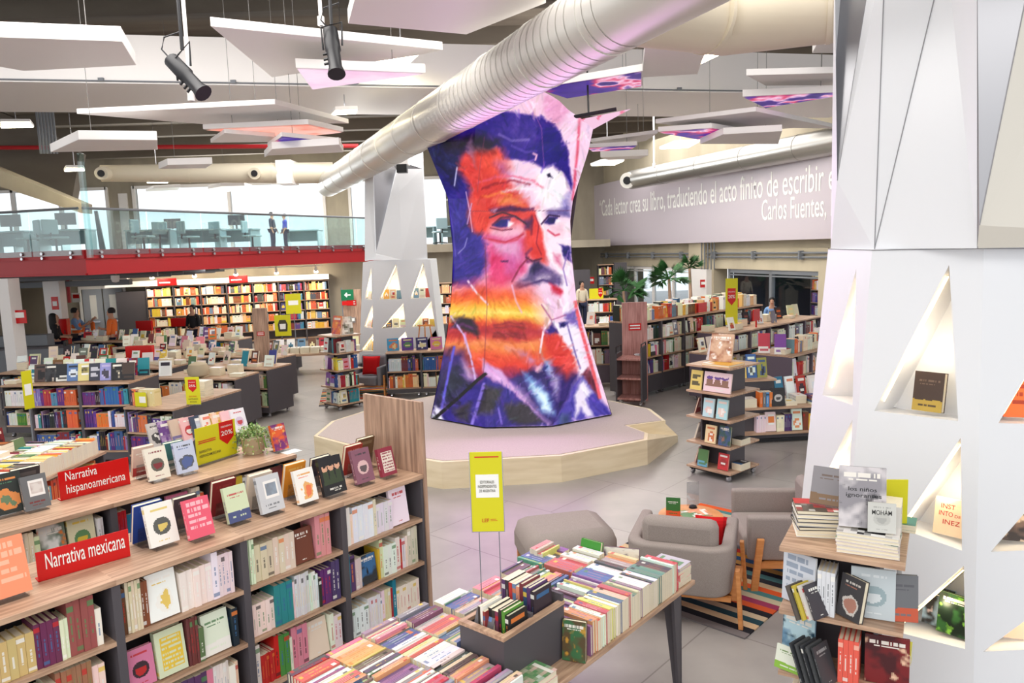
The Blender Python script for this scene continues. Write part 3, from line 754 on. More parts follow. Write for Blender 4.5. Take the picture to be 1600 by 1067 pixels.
# sunset: rows of colour over the lower half
sun = [(425, (214, 66, 110)), (447, (228, 76, 82)), (466, (246, 118, 60)), (480, (255, 190, 70)), (489, (255, 226, 120)), (497, (250, 190, 70)), (506, (226, 90, 50)), (518, (190, 56, 70)), (527, (214, 84, 70)), (536, (244, 150, 96)), (544, (246, 146, 84)), (556, (238, 104, 66)), (572, (228, 74, 56)), (584, (160, 50, 90)), (600, (76, 52, 150)), (680, (62, 50, 140))]
rows = np.stack([np.interp(WY + fbm(PX, PY, 60, 8) * 10, [s[0] for s in sun], [s[1][k] for s in sun]) for k in range(3)], -1)
def sunmask(poly, soft, a=1):
    global IMG
    m = pmask(poly, soft, WX, WY) * a; IMG = IMG * (1 - m[..., None]) + rows * m[..., None]
sunmask([(690, 452), (760, 440), (830, 452), (850, 500), (858, 545), (840, 600), (690, 640), (660, 640)], 16)
sunmask([(830, 520), (875, 520), (886, 560), (870, 590), (840, 590)], 8)
paint(Z3((540, 200), (860, 200), (860, 300), (540, 310)), (176, 50, 64), 14, .55, tex=.9)
for y in (225, 250, 300, 320): stroke(Z3((560, y), (700, y - 14), (800, y + 6)), (110, 30, 50), 3, 3, .5, True)
paint(Z3((240, 170), (400, 180), (440, 240), (460, 300), (380, 290), (240, 240)), (52, 34, 54), 5)
stroke(Z3((230, 250), (330, 235), (430, 262)), (130, 60, 130), 4, 4, .8, True)
# lower left: cool dark cloth
paint(Z3((100, 420), (330, 430), (420, 640), (110, 920), (20, 930), (60, 700)), (84, 60, 140), 16)
paint(Z3((160, 600), (300, 540), (380, 680), (240, 800), (120, 840)), (54, 60, 72), 18, .9)
paint(Z3((320, 500), (400, 560), (425, 640), (360, 640)), (226, 190, 226), 10, .8)
stroke(Z3((265, 400), (230, 560), (170, 860)), (120, 110, 220), 4, 2)
stroke(Z3((240, 165), (340, 310), (390, 470), (425, 640)), (216, 190, 236), 3, 2)
stroke(Z2((370, 675), (440, 770), (520, 850)), (246, 214, 230), 3, 2)
paint(Z3((90, 930), (130, 830), (180, 860), (130, 940)), (236, 230, 250), 5)
# front skirt
paint(Z3((500, 600), (860, 840), (1010, 1000), (380, 1025), (110, 950), (430, 680)), (70, 54, 150), 6)
paint(Z3((500, 680), (620, 720), (560, 900), (440, 900)), (78, 72, 80), 8)
paint(Z3((640, 840), (800, 820), (960, 960), (800, 1000), (680, 960)), (74, 68, 78), 8)
paint(Z3((260, 860), (400, 800), (380, 960), (300, 950)), (78, 72, 84), 8)
stroke(Z3((490, 680), (400, 980)), (150, 130, 220), 5, 2); stroke(Z3((600, 860), (625, 980)), (150, 130, 220), 3, 2)
paint(Z3((480, 490), (620, 580), (740, 740), (1010, 990), (960, 960), (700, 740), (480, 590)), (222, 176, 224), 4)
paint(Z3((110, 940), (170, 900), (190, 950), (140, 955)), (244, 240, 250), 3)
stroke(Z3((110, 945), (300, 780), (440, 650), (500, 602)), (16, 12, 18), 5, 1.5)  # dark gap at the fold, its shade painted into the artwork
# suit, collar and shirt
paint(Z3((700, 640), (860, 560), (980, 520), (1230, 600), (1160, 720), (1050, 960), (1020, 1000), (900, 880)), (58, 38, 116), 8)
paint(Z3((660, 400), (800, 440), (930, 460), (960, 520), (880, 560), (800, 500)), (196, 150, 200), 10, .8, tex=.8)
paint(Z3((790, 580), (900, 680), (1000, 780), (1030, 900), (940, 880), (840, 720)), (160, 210, 250), 10, .95)
paint(Z3((840, 680), (960, 760), (1010, 880), (960, 880)), (230, 246, 255), 8)
paint(Z3((940, 480), (1010, 500), (1000, 640), (960, 560)), (150, 190, 240), 7)
paint(Z3((980, 540), (1060, 620), (1050, 800), (990, 680)), (206, 190, 226), 9, .8)
paint(Z3((940, 290), (1060, 280), (1180, 440), (1220, 560), (1120, 640), (1000, 520), (940, 400)), (226, 74, 66), 12, .9)
paint(Z3((990, 190), (1200, 240), (1230, 400), (1280, 540), (1220, 620), (1180, 480), (1060, 300)), (248, 236, 250), 5)
paint(Z3((960, 260), (1000, 210), (1060, 290), (960, 290)), (60, 40, 130), 4)
paint(Z3((1060, 210), (1130, 210), (1100, 250), (1070, 240)), (40, 30, 110), 3)
paint(Z3((1100, 150), (1180, 100), (1220, 260), (1130, 220)), (120, 100, 180), 6, .9)
stroke(Z3((1000, 190), (940, 280), (915, 440)), (250, 230, 244), 3, 2)
stroke(Z3((1120, 220), (1180, 440), (1220, 560)), (90, 70, 150), 2.5, 2, .7)
paint(Z3((890, 540), (940, 540), (930, 580), (880, 580)), (230, 190, 200), 4)
# right skirt
paint(Z3((1060, 900), (1160, 700), (1240, 610), (1380, 780), (1460, 910), (1020, 1000)), (96, 84, 178), 5)
paint(Z3((1180, 760), (1240, 640), (1320, 740), (1270, 800), (1310, 930), (1260, 930), (1220, 860), (1180, 960)), (240, 228, 246), 5)
paint(Z3((1060, 920), (1140, 900), (1140, 980), (1060, 990)), (70, 90, 120), 8, .8)
paint(Z3((1230, 600), (1280, 540), (1340, 640), (1370, 790)), (128, 60, 84), 3)
stroke(Z3((1180, 60), (1220, 240), (1300, 520), (1370, 780)), (240, 110, 120), 5, 2)
# short dry brush marks that follow the forms
_rs = np.random.RandomState(5)
for _k in range(1500):
    i0, j0 = _rs.randint(0, NV + 1), _rs.randint(0, NU + 1); x0, y0 = PX[i0, j0], PY[i0, j0]
    an = math.pi / 2 + 1.1 * math.sin(x0 / 37 + y0 / 61) + _rs.randn() * .35; ln = _rs.uniform(4, 17)
    base = IMG[i0, j0]; lum = base.mean(); dl = _rs.choice([-1, 1]) * _rs.uniform(12, 38)
    col = np.clip(base + dl * np.array([1.0, .8, 1.0]) + _rs.randn(3) * 8, 0, 255)
    ia, ib = max(0, i0 - 16), min(NV + 1, i0 + 17); ja, jb = max(0, j0 - 18), min(NU + 1, j0 + 19)
    X, Y = PX[ia:ib, ja:jb], PY[ia:ib, ja:jb]; ux, uy = math.cos(an), math.sin(an)
    s_ = np.clip((X - x0) * ux + (Y - y0) * uy, -ln / 2, ln / 2); dd_ = np.hypot(X - x0 - s_ * ux, Y - y0 - s_ * uy)
    m_ = (np.clip((_rs.uniform(.8, 2.0) - dd_) / 1.2 + .5, 0, 1) * (.16 if 770 < x0 < 886 and 325 < y0 < 465 else .42))[..., None]
    IMG[ia:ib, ja:jb] = IMG[ia:ib, ja:jb] * (1 - m_) + col * m_
# late accents: folds of the face, jaw, tile seams
for pts, c, w, a in ((((826, 402), (812, 418), (800, 440)), (150, 40, 80), 3, .7), (((800, 446), (806, 470), (815, 488)), (240, 190, 220), 3, .7), (((757, 372), (790, 378), (818, 366)), (200, 60, 90), 2.2, .8), (((765, 340), (785, 332), (806, 338), (822, 350)), (70, 24, 70), 2.6, .9), (((766, 356), (784, 360), (800, 358)), (120, 30, 70), 2, .8), (((846, 350), (858, 336), (874, 338)), (60, 24, 80), 2.4, .9), (((728, 300), (734, 330), (738, 362)), (255, 210, 230), 1.6, .7), (((836, 336), (842, 352), (838, 380), (846, 398)), (150, 30, 60), 2, .7), (((822, 402), (832, 408), (846, 404)), (90, 24, 70), 2.6, .8), (((888, 392), (880, 420), (886, 446)), (150, 120, 190), 2.4, .7), (((846, 476), (862, 500), (884, 492)), (170, 90, 140), 2.2, .7), (((700, 316), (708, 360), (712, 400)), (110, 96, 190), 2, .7), (((714, 262), (710, 290)), (210, 206, 240), 2.4, .8), (((737, 318), (730, 350)), (220, 190, 230), 2, .7), (((716, 396), (726, 386), (730, 372)), (190, 190, 230), 2, .6), (((780, 210), (800, 220), (826, 218)), (150, 136, 200), 4, .6), (((800, 228), (822, 238), (838, 236)), (120, 104, 190), 4, .6), (((758, 382), (761, 480), (757, 560), (755, 590)), (120, 40, 70), 1.3, .55), (((757, 214), (750, 260), (746, 300)), (160, 90, 110), 1.2, .5), (((822, 150), (846, 200), (850, 260)), (226, 150, 190), 1.2, .5)):
    stroke(pts, c, w, 1.4, a)
# LED grain
_t = fbm(PX * .6 + PY * .5, PY * .35 - PX * .3, 6, 11)[..., None] * 44 + fbm(PX, PY, 34, 12)[..., None] * 34 + fbm(PX, PY, 3, 13, 2)[..., None] * 20
IMG = np.clip((IMG - 128) * 1.16 + 112 + _t * (1 - (IMG.mean(-1, keepdims=True) / 255) ** 3), 0, 255)
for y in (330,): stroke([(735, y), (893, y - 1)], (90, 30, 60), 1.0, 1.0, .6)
# geometry: folded front with ridges
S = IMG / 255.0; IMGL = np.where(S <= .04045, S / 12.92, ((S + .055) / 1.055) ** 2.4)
dep = np.interp(uu, [0, .22, .30, .67, 1], [11.75, 11.2, 11.0, 10.95, 11.55])[None, :] + np.interp(PY, [130, 330, 420, 590, 670], [.0, .3, .32, .12, -.05])
V = np.zeros(PX.shape + (3,))
for i in range(NV + 1):
    for j in range(NU + 1):
        p = ony(PX[i, j], PY[i, j], dep[i, j]); V[i, j] = p
V[..., 2] = np.maximum(V[..., 2], .385)
scr = empty('screen_column', (0.05, 12.2, .36), label='tall faceted screen column showing a painted portrait over a sunset', cat='screen')
org = np.array([0.05, 12.2, .36])
me = bpy.data.meshes.new('led_screen')
idx = np.arange((NV + 1) * (NU + 1)).reshape(NV + 1, NU + 1)
F = np.stack([idx[1:, :-1], idx[1:, 1:], idx[:-1, 1:], idx[:-1, :-1]], -1).reshape(-1, 4)
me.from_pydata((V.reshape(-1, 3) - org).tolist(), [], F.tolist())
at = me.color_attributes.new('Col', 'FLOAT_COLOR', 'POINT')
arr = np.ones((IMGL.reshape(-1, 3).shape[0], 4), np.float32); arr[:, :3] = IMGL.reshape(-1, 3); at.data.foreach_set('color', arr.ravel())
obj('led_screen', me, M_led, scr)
# sides and back of the column, plinth, upper right wing
b = MB()
ring_f = [V[i, :, :] for i in (0, 60, 120, 180, 240, NV)]
back = []
for i in (0, 60, 120, 180, 240, NV):
    l, r = V[i, 0], V[i, -1]
    zc = max(l[2], .385); back.append([Vector((l[0] + .35, 13.2, l[2])) - Vector(org), Vector((r[0] - .35, 13.2, r[2])) - Vector(org)])
for k, i in enumerate((0, 60, 120, 180, 240)):
    i2 = (60, 120, 180, 240, NV)[k]
    Lf, Lf2, Rf, Rf2 = [Vector(V[a, c] - org) for a, c in ((i, 0), (i2, 0), (i, -1), (i2, -1))]
    b.face([Lf, Lf2, back[k + 1][0], back[k][0]]); b.face([Rf2, Rf, back[k][1], back[k + 1][1]]); b.face([back[k][0], back[k + 1][0], back[k + 1][1], back[k][1]])
obj('side_shell', b, M_dark, scr)
b = MB(); fr = [Vector(V[NV, j] - org) for j in range(0, NU + 1, 15)]
for p in fr: p.z = .008
b.prism([p + Vector((0, .02, 0)) for p in fr] + [back[-1][1] * 1.0, back[-1][0] * 1.0][0:0] + [Vector((back[-1][1].x, 1.0, .008)), Vector((back[-1][0].x, 1.0, .008))], (0, 0, .03))
obj('plinth', b, M_black, scr)
tp = [ony(909, 186, 11.5), ony(986, 170, 11.4), ony(927, 202, 11.6)]
b = MB(); n = 16
for i in range(n):
    for j in range(n - i):
        q = lambda u, v: tp[0] + (tp[1] - tp[0]) * (u / n) + (tp[2] - tp[0]) * (v / n) - Vector(org)
        def cc(p): return lin((246, 200, 226)) if p.x + p.z * .0 < 99 and vnoise(p.x * 9, p.z * 9) > .35 else lin((240, 130, 160))
        t3 = (q(i, j), q(i, j + 1), q(i + 1, j)); b.face(t3, cc(sum(t3, Vector()) / 3 ))
        if j < n - i - 1:
            t3 = (q(i + 1, j), q(i, j + 1), q(i + 1, j + 1)); b.face(t3, cc(sum(t3, Vector()) / 3))
obj('led_wing', b, M_led, scr)
b = MB(); a = tp[0] - Vector(org) + Vector((-.3, .1, .02)); c = tp[1] - Vector(org) + Vector((-.2, .1, .02)); b.tube([a, c], .03, 6)
b.tube([(a + c) / 2, (a + c) / 2 + Vector((0, .2, 1.9))], .015, 5); obj('support_arm', b, M_black, scr)

# ================================================================== WHITE FACETED COLUMNS WITH LIT NICHES
def tri_panel(b, outer, holes, inward):
    """flat panel with triangular openings"""
    loops = [[Vector(p) for p in outer]] + [[Vector(p) for p in h] for h in holes]
    allp = [p for l in loops for p in l]
    for t in geometry.tessellate_polygon(loops):
        P = [allp[i] for i in t]; n = (P[1] - P[0]).cross(P[2] - P[0])
        if n.dot(inward) > 0: P.reverse()
        b.face(P)
def niche(h, inward, depth, par, o, k):
    """h: apex, bottom left, bottom right"""
    H = [Vector(p) - o for p in h]; B = [p + inward * depth for p in H]
    b = MB()
    for i in range(3):
        a, c = H[i], H[(i + 1) % 3]; b.face([a, c, B[(i + 1) % 3], B[i]])
    b.face(B); nb = obj('niche', b, M_white2, par)
    g = inward * .05
    a, c = H[0].lerp(H[1], .06) + g, H[0].lerp(H[1], .92) + g
    ctr = sum(H, Vector()) / 3
    off = (ctr - (a + c) / 2).normalized() * .012
    b = MB(); b.tube([a + off, c + off], .0035, 6); obj('light_strip', b, M_warm, nb)
    d = bpy.data.lights.new('niche_lamp', 'POINT'); d.energy = k[0]; d.color = (1, .82, .55); d.shadow_soft_size = .03
    lo_ = bpy.data.objects.new('niche_lamp', d); COL.objects.link(lo_); lo_.parent = par; lo_.location = H[0] * .42 + H[1] * .36 + H[2] * .22 + inward * depth * .35
def column(name, label, lower, upper, d_in, niche_depth, o, lampw=.8):
    e = empty(name, o, label=label, cat='column'); ov = Vector(o)
    for (outer, holes) in lower:
        P = [Vector(p) for p in outer]
        n = (P[1] - P[0]).cross(P[2] - P[0]).normalized()
        view = (sum(P, Vector()) / len(P) - Vector((0, 0, EYE)))
        if n.dot(view) < 0: n = -n
        b = MB(); tri_panel(b, [p - ov for p in P], [[Vector(q) - ov for q in h] for h in holes], n); obj('lower_facet', b, M_white2, e)
        for k, h in enumerate(holes): niche(h, n, niche_depth, e, ov, (lampw, k))
    for (pts, m) in upper:
        P = [Vector(p) - ov for p in pts]; b = MB(); b.face(P); obj('upper_facet', b, m, e)
    return e
def ext(px0, py0, d0, px1, py1, d1, z):
    """point at height z on the line through two edge points"""
    a, c = ony(px0, py0, d0), ony(px1, py1, d1); t = (z - a.z) / (c.z - a.z); return a + (c - a) * t
# foreground column
zs = 2.915
Lt, Lb = ext(1294, 389, 5.3, 1229, 1004, 5.34, zs), ext(1294, 389, 5.3, 1229, 1004, 5.34, 0)
B1t, B1b = ext(1363, 389, 4.75, 1310, 1000, 4.62, zs), ext(1363, 389, 4.75, 1310, 1000, 4.62, 0)
B2t, B2b = ext(1537, 388, 4.1, 1522, 1030, 4.0, zs), ext(1537, 388, 4.1, 1522, 1030, 4.0, 0)
B3t, B3b = Vector((3.5, 3.75, zs)), Vector((3.5, 3.62, 0))
def pl(a, b_, c):
    n = (b_ - a).cross(c - a).normalized(); return lambda px, py: onplane(px, py, a, n)
f2 = pl(B1b, B2b, B1t); B2t = f2(1537, 388); f1 = pl(Lb, B1b, B1t); Lt = f1(1294, 389); f3 = pl(B2b, B3b, B2t); B3t = f3(1790, 388)
n1 = [[f1(1338, 420), f1(1285, 617), f1(1332, 633)], [f1(1332, 655), f1(1262, 800), f1(1322, 818)]]
n2 = [[f2(1483, 414), f2(1366, 642), f2(1497, 658)], [f2(1501, 684), f2(1405, 825), f2(1503, 860)], [f2(1506, 884), f2(1392, 985), f2(1508, 1014)]]
n3 = [[f3(1690, 440), f3(1560, 661), f3(1700, 664)], [f3(1690, 700), f3(1548, 862), f3(1700, 856)], [f3(1690, 905), f3(1536, 1018), f3(1700, 1010)]]
NICHE_F = dict(f1=n1, f2=n2, f3=n3)
lower = [([Lb, B1b, B1t, Lt], n1), ([B1b, B2b, B2t, B1t], n2), ([B2b, B3b, B3t, B2t], n3)]
ut = lambda px, py, d: ony(px, py, d)
L2, M2, C2 = ut(1298, 388, 5.3), ut(1366, 389, 4.82), ut(1527, 388, 4.18)
k0 = ut(1308, 282, 5.2); T0, T1, T2, T3, T4 = ut(1304, -80, 5.3), ut(1366, -80, 5.15), ut(1383, -80, 4.95), ut(1478, -80, 4.6), ut(1527, -80, 4.2)
T0d = ut(1304, -80, 5.42); R0 = ut(1530, 352, 4.12); R1 = ut(1618, -80, 4.05); R2, R3 = Vector((3.6, 3.6, ut(1527, 388, 4.18).z)), Vector((3.6, 3.8, 5.4))
upper = [((T0d, k0, T1), M_silverp), ((T1, k0, L2, M2, T2), M_white2), ((T2, M2, T3), M_white2), ((T3, M2, C2, T4), M_white2), ((T4, R0, R1), M_silverp), ((R1, R0, C2, R2, R3), M_cream), ((T0, k0, L2), M_white2)]
o_ = Vector(((Lb.x + B2b.x) / 2, (Lb.y + B2b.y) / 2, 0))
fcol = column('faceted_column', 'big white faceted column with lit triangular niches at the right edge', lower, upper, .3, .3, o_)
b = MB()
for p, q in ((T2, M2), (T3, M2), (T1, k0), (R1, R0), (Lt, B1t), (B1t, B2t), (B2t, B3t), (T4, C2)):
    b.tube([p - o_ - Vector((.001, .004, 0)), q - o_ - Vector((.001, .004, 0))], .003, 5)
obj('seam', b, M_seam, fcol)
b = MB()
b.face([Lt - o_, B1t - o_, M2 - o_, L2 - o_]); b.face([B1t - o_, B2t - o_, C2 - o_, M2 - o_]); b.face([B2t - o_, B3t - o_, R2 - o_, C2 - o_])
b.face([Lt - o_, L2 - o_, Vector((3.6, 5.2, zs)) - o_]); obj('ledge', b, M_white2, fcol)
b = MB(); b.face([Lb - o_, Lt - o_, Vector((3.4, 6.0, zs)) - o_, Vector((3.2, 6.0, 0)) - o_]); b.face([L2 - o_, T0 - o_, Vector((3.4, 6.0, 5.4)) - o_, Vector((3.4, 6.0, zs)) - o_]); obj('rear_facet', b, M_white2, fcol)

# column beyond the screen
zs2 = 2.84; yb = 16.9
A = lambda px, py, d=yb: ony(px, py, d)
Lt2, Lb2 = ext(567, 410, 17.3, 562, 590, 17.3, zs2), ext(567, 410, 17.3, 560, 590, 17.3, 0)
Bt2, Bb2 = ext(584, 410, yb, 583, 590, yb, zs2), ext(584, 410, yb, 583, 590, yb, 0)
Ct2, Cb2 = ext(672, 405, yb, 690, 570, yb, zs2), ext(672, 405, yb, 690, 570, yb, 0)
g1 = pl(Lb2, Bb2, Bt2); Lt2 = g1(567, 410); g2 = pl(Bb2, Cb2, Bt2); Ct2 = g2(672, 405)
m1 = [[g1(580, 418), g1(570, 467), g1(581, 469)], [g1(582, 476), g1(568, 511), g1(582, 513)], [g1(583, 521), g1(563, 548), g1(583, 549)]]
m2 = [[g2(619, 412), g2(593, 468), g2(628, 468)], [g2(661, 410), g2(641, 467), g2(672, 465)], [g2(630, 474), g2(596, 513), g2(634, 512)], [g2(674, 470), g2(643, 511), g2(680, 511)], [g2(634, 518), g2(604, 548), g2(640, 548)], [g2(681, 515), g2(655, 548), g2(688, 548)]]
NICHE_B = dict(m1=m1, m2=m2)
o2 = Vector(((Lb2.x + Cb2.x) / 2, yb, 0))
up2 = [((A(570, 270, 17.3), A(570, 408, 17.2), A(587, 405, 17), A(583, 262, 17)), M_white2),
       ((A(583, 262, 17.05), A(588, 393, 17), A(619, 265, 17.2), A(612, 252, 17.2)), M_silverp),
       ((A(620, 264, 16.95), A(587, 396, 16.95), A(586, 406, 16.9), A(628, 406, 16.85), A(624, 300, 16.9)), M_white2),
       ((A(620, 264, 16.95), A(624, 300, 16.9), A(628, 406, 16.85), A(660, 264, 16.95)), M_white2),
       ((A(660, 264, 16.95), A(628, 406, 16.85), A(668, 406, 16.95)), M_white2),
       ((A(572, 235, 17.2), A(583, 262, 17.05), A(612, 252, 17.2), A(619, 265, 17.2), A(661, 264, 16.95), A(661, 240, 17.2)), M_silverp)]
bcol = column('faceted_column', 'white faceted column with nine lit niches behind the picture screen', [([Lb2, Bb2, Bt2, Lt2], m1), ([Bb2, Cb2, Ct2, Bt2], m2)], up2, .3, .4, o2, 2.2)
b = MB(); q = [Lb2, Bb2, Cb2, Cb2 + Vector((0, 1.5, 0)), Lb2 + Vector((0, 1.2, 0))]; qt = [Lt2, Bt2, Ct2, Ct2 + Vector((0, 1.5, 0)), Lt2 + Vector((0, 1.2, 0))]
b.face([p - o2 for p in (q[2], q[3], qt[3], qt[2])]); b.face([p - o2 for p in (q[4], q[0], qt[0], qt[4])]); b.face([p - o2 for p in qt])
tt = [A(570, 235, 18.4), A(661, 235, 18.4)]
b.face([p - o2 for p in (A(661, 264, 16.95), A(668, 406, 16.95), A(668, 406, 18.4), A(661, 235, 18.4))]); b.face([p - o2 for p in (A(570, 235, 18.4), A(661, 235, 18.4), A(668, 406, 18.4), A(570, 406, 18.4))])
obj('rear_facet', b, M_white2, bcol)
e = empty('projector', A(630, 262, 16.6), label='small black camera box at the top of the far white column', cat='camera')
b = MB(); b.box((-.12, -.2, -.12), (.1, 0, .06)); obj('body', b, M_black, e, bevel=.01); b = MB(); b.box((-.16, -.12, .06), (.12, .2, .2)); obj('bracket', b, M_white, e)

# ================================================================== BOOKS: recorded first, built last
BOOKS = []
PAL = dict(
    mix=[((240, 236, 226), 30), ((230, 220, 196), 18), ((250, 250, 248), 20), ((44, 42, 46), 9), ((190, 40, 44), 7), ((120, 70, 52), 6), ((232, 196, 60), 4), ((40, 130, 150), 5), ((90, 60, 120), 5), ((60, 90, 150), 5), ((220, 110, 50), 5), ((90, 130, 70), 4), ((226, 140, 160), 3), ((130, 130, 134), 4)],
    cool=[((90, 60, 130), 12), ((60, 90, 160), 14), ((180, 40, 70), 10), ((226, 226, 230), 12), ((40, 40, 50), 10), ((70, 150, 170), 8), ((150, 120, 180), 10), ((220, 110, 60), 6), ((70, 150, 80), 5), ((120, 40, 40), 6)],
    earth=[((236, 230, 208), 40), ((196, 168, 110), 16), ((110, 60, 90), 8), ((150, 100, 84), 16), ((246, 246, 240), 14), ((60, 40, 50), 6)],
    warm=[((250, 240, 214), 22), ((250, 210, 150), 14), ((236, 170, 90), 9), ((226, 110, 60), 8), ((200, 60, 50), 8), ((130, 80, 60), 8), ((90, 90, 96), 8), ((250, 250, 246), 12), ((230, 200, 80), 5), ((120, 150, 170), 5)],
    table=[((240, 238, 234), 24), ((70, 68, 76), 10), ((216, 70, 76), 10), ((232, 120, 130), 8), ((230, 150, 90), 7), ((70, 90, 150), 8), ((150, 140, 150), 9), ((220, 200, 170), 9), ((230, 200, 90), 5), ((90, 150, 120), 5), ((120, 80, 130), 6), ((110, 80, 70), 6)])
PAL = {k: ([c for c, w in v], [w for c, w in v]) for k, v in PAL.items()}
ACC = [(250, 248, 240), (30, 30, 34), (200, 44, 44), (236, 200, 70), (60, 110, 160), (240, 240, 236), (90, 140, 90), (230, 130, 60)]
def jit(c, a=14): return tuple(max(0, min(255, v + R.randint(-a, a))) for v in c)
def pick(p):
    c = jit(R.choices(PAL[p][0], PAL[p][1])[0]); return tuple(int(v * .72 + (sum(c) / 3 * .5 + 120) * .28) for v in c) if p == 'table' else c
def cname(c):
    r, g, b_ = c; mx, mn = max(c), min(c)
    if mx < 75: return 'black'
    if mx - mn < 26: return 'white' if mn > 222 else 'light grey' if mn > 165 else 'grey' if mn > 95 else 'charcoal'
    if r >= g >= b_ and mx > 196 and mx - mn < 66: return 'cream'
    if r == mx and r - max(g, b_) > 70: return ('pink' if b_ > 110 else 'red' if g < 95 else 'orange') if r > 150 else 'dark red'
    if r == mx and g > b_: return 'yellow' if g > .75 * r and b_ < 140 and r > 170 else 'orange' if r > 190 and b_ < 120 else 'tan' if r > 170 else 'brown'
    if r == mx: return 'pink' if r > 170 else 'plum'
    if g == mx: return 'green' if g - b_ > 18 else 'teal'
    if r > g + 14: return 'purple' if mx < 170 else 'lilac'
    return ('blue' if mx < 190 else 'pale blue') if b_ - g > 22 else 'teal'
def add_book(org, ex, ey, ez, t, d, h, c1, c2, c3, style, place, group, label=None, form='book', extra=None):
    BOOKS.append(dict(o=Vector(org) + Vector((0, 0, .0015)), ex=Vector(ex), ey=Vector(ey), ez=Vector(ez), t=t, d=d, h=h, c=(c1, c2, c3), s=style, place=place, group=group, label=label, form=form, extra=extra))
    return BOOKS[-1]
UP = Vector((0, 0, 1))
def art(rs, nx, nz, c, style):
    c1, c2, c3 = [np.array(lin(q)) for q in c]
    k = int(rs * 997)
    A = np.empty((nz, nx, 3)); A[:] = c1
    X, Z = np.meshgrid((np.arange(nx) + .5) / nx, (np.arange(nz) + .5) / nz)
    hi = nx > 12
    def setm(m, col, a=1.0): A[m] = A[m] * (1 - a) + col * a
    def words(z, h, x0, x1, col, seed=0):
        # a line of small letter-like marks
        g = np.random.RandomState(k * 13 + seed + int(z * 100)).rand(64); n = 3 + int((x1 - x0) * 26)
        t = np.clip((X - x0) / max(x1 - x0, .01), 0, .999); on = (X > x0) & (X < x1) & (abs(Z - z) < h / 2)
        if hi: on &= g[(t * n).astype(int) % 64] > .22
        setm(on, col, .9)
    def cloud(s, sd): return fbm(X * 10 + sd, Z * 13 + sd * 1.7, s, (k + sd) % 900, 3) + .47
    if style == 'plain': words(.84, .06, .15, .85, c2); words(.74, .035, .25, .75, c2, 1); words(.08, .03, .4, .6, c2, 2)
    elif style == 'picture':
        f = cloud(3.2, 3); m = (Z < .62) & (Z > .1) & (X > .12) & (X < .88); e = ((X - .5) / .36) ** 2 + ((Z - .36) / .26) ** 2 + (f - .5) * 2.4
        setm(m & (e < .75), c2, .9); setm(m & (e < .22), c3, .9); words(.84, .05, .15, .85, c2); words(.76, .035, .2, .7, c3, 1)
    elif style == 'full':
        f = cloud(3.6, 5); t = np.clip((f - .36) * 5, 0, 1)[..., None]; A[:] = c3 * (1 - t) + c1 * t; t2 = np.clip((cloud(2.2, 9) - .55) * 7, 0, 1)[..., None]; A[:] = A * (1 - t2) + c2 * t2
        words(.86, .06, .1, .9, np.array(lin((245, 240, 230)))); words(.78, .035, .2, .8, np.array(lin((245, 240, 230))), 1)
    elif style == 'band':
        f = cloud(4, 2) * .1; setm(Z < .3 + f - .05, c2, .95); words(.78, .06, .12, .88, c3); words(.69, .035, .2, .7, c3, 1); words(.15, .04, .2, .8, c1, 2)
    elif style == 'disc':
        m = ((X - .5) ** 2 * .5 + (Z - .45) ** 2); f = (cloud(2.4, 4) - .5) * .03; setm(m < .045, c2, .95); setm((m + f < .016) & (Z < .5), c3, .9); words(.84, .05, .2, .8, c3); words(.12, .03, .3, .7, c3, 2)
    elif style == 'window':
        t = np.clip((cloud(3, 6) - .3) * 2, 0, 1)[..., None]; m = (Z > .38) & (Z < .84) & (X > .28) & (X < .86); setm(m, np.array(lin((244, 242, 238)))); m2 = (Z > .44) & (Z < .78) & (X > .34) & (X < .8); A[m2] = (c2 * (1 - t) + c3 * t)[m2]; words(.2, .04, .2, .8, c3, 1); words(.12, .03, .3, .7, c3, 2)
    elif style == 'lines':
        for q in range(5): words(.88 - .15 * q, .085, .1, .62 + .3 * ((q * 7 + k) % 3) / 2, c2, q)
    elif style == 'faces':
        setm(Z < .28, c1); words(.16, .05, .25, .8, np.array(lin((226, 224, 216)))); words(.09, .04, .45, .75, np.array(lin((226, 224, 216))), 1)
        for q in range(3):
            cx = .22 + .28 * q; f = (cloud(2, q) - .5) * .01; setm((abs(X - cx) < .13 - (Z - .4) * .12) & (Z < .62) & (Z > .28), c3, .9); setm(((X - cx) ** 2 * .6 + (Z - .72) ** 2 + f) < .0085, c2); setm(((X - cx) ** 2 * .6 + (Z - .79) ** 2 + f) < .003, c1)
    elif style == 'grid':
        m = (X > .16) & (X < .9) & (Z > .12) & (Z < .86); setm(m, c2)
        for q in range(7): words(.8 - .105 * q, .05, .2, .86, c1, q)
    return A
def shade(c, f): return tuple(v * f for v in c)
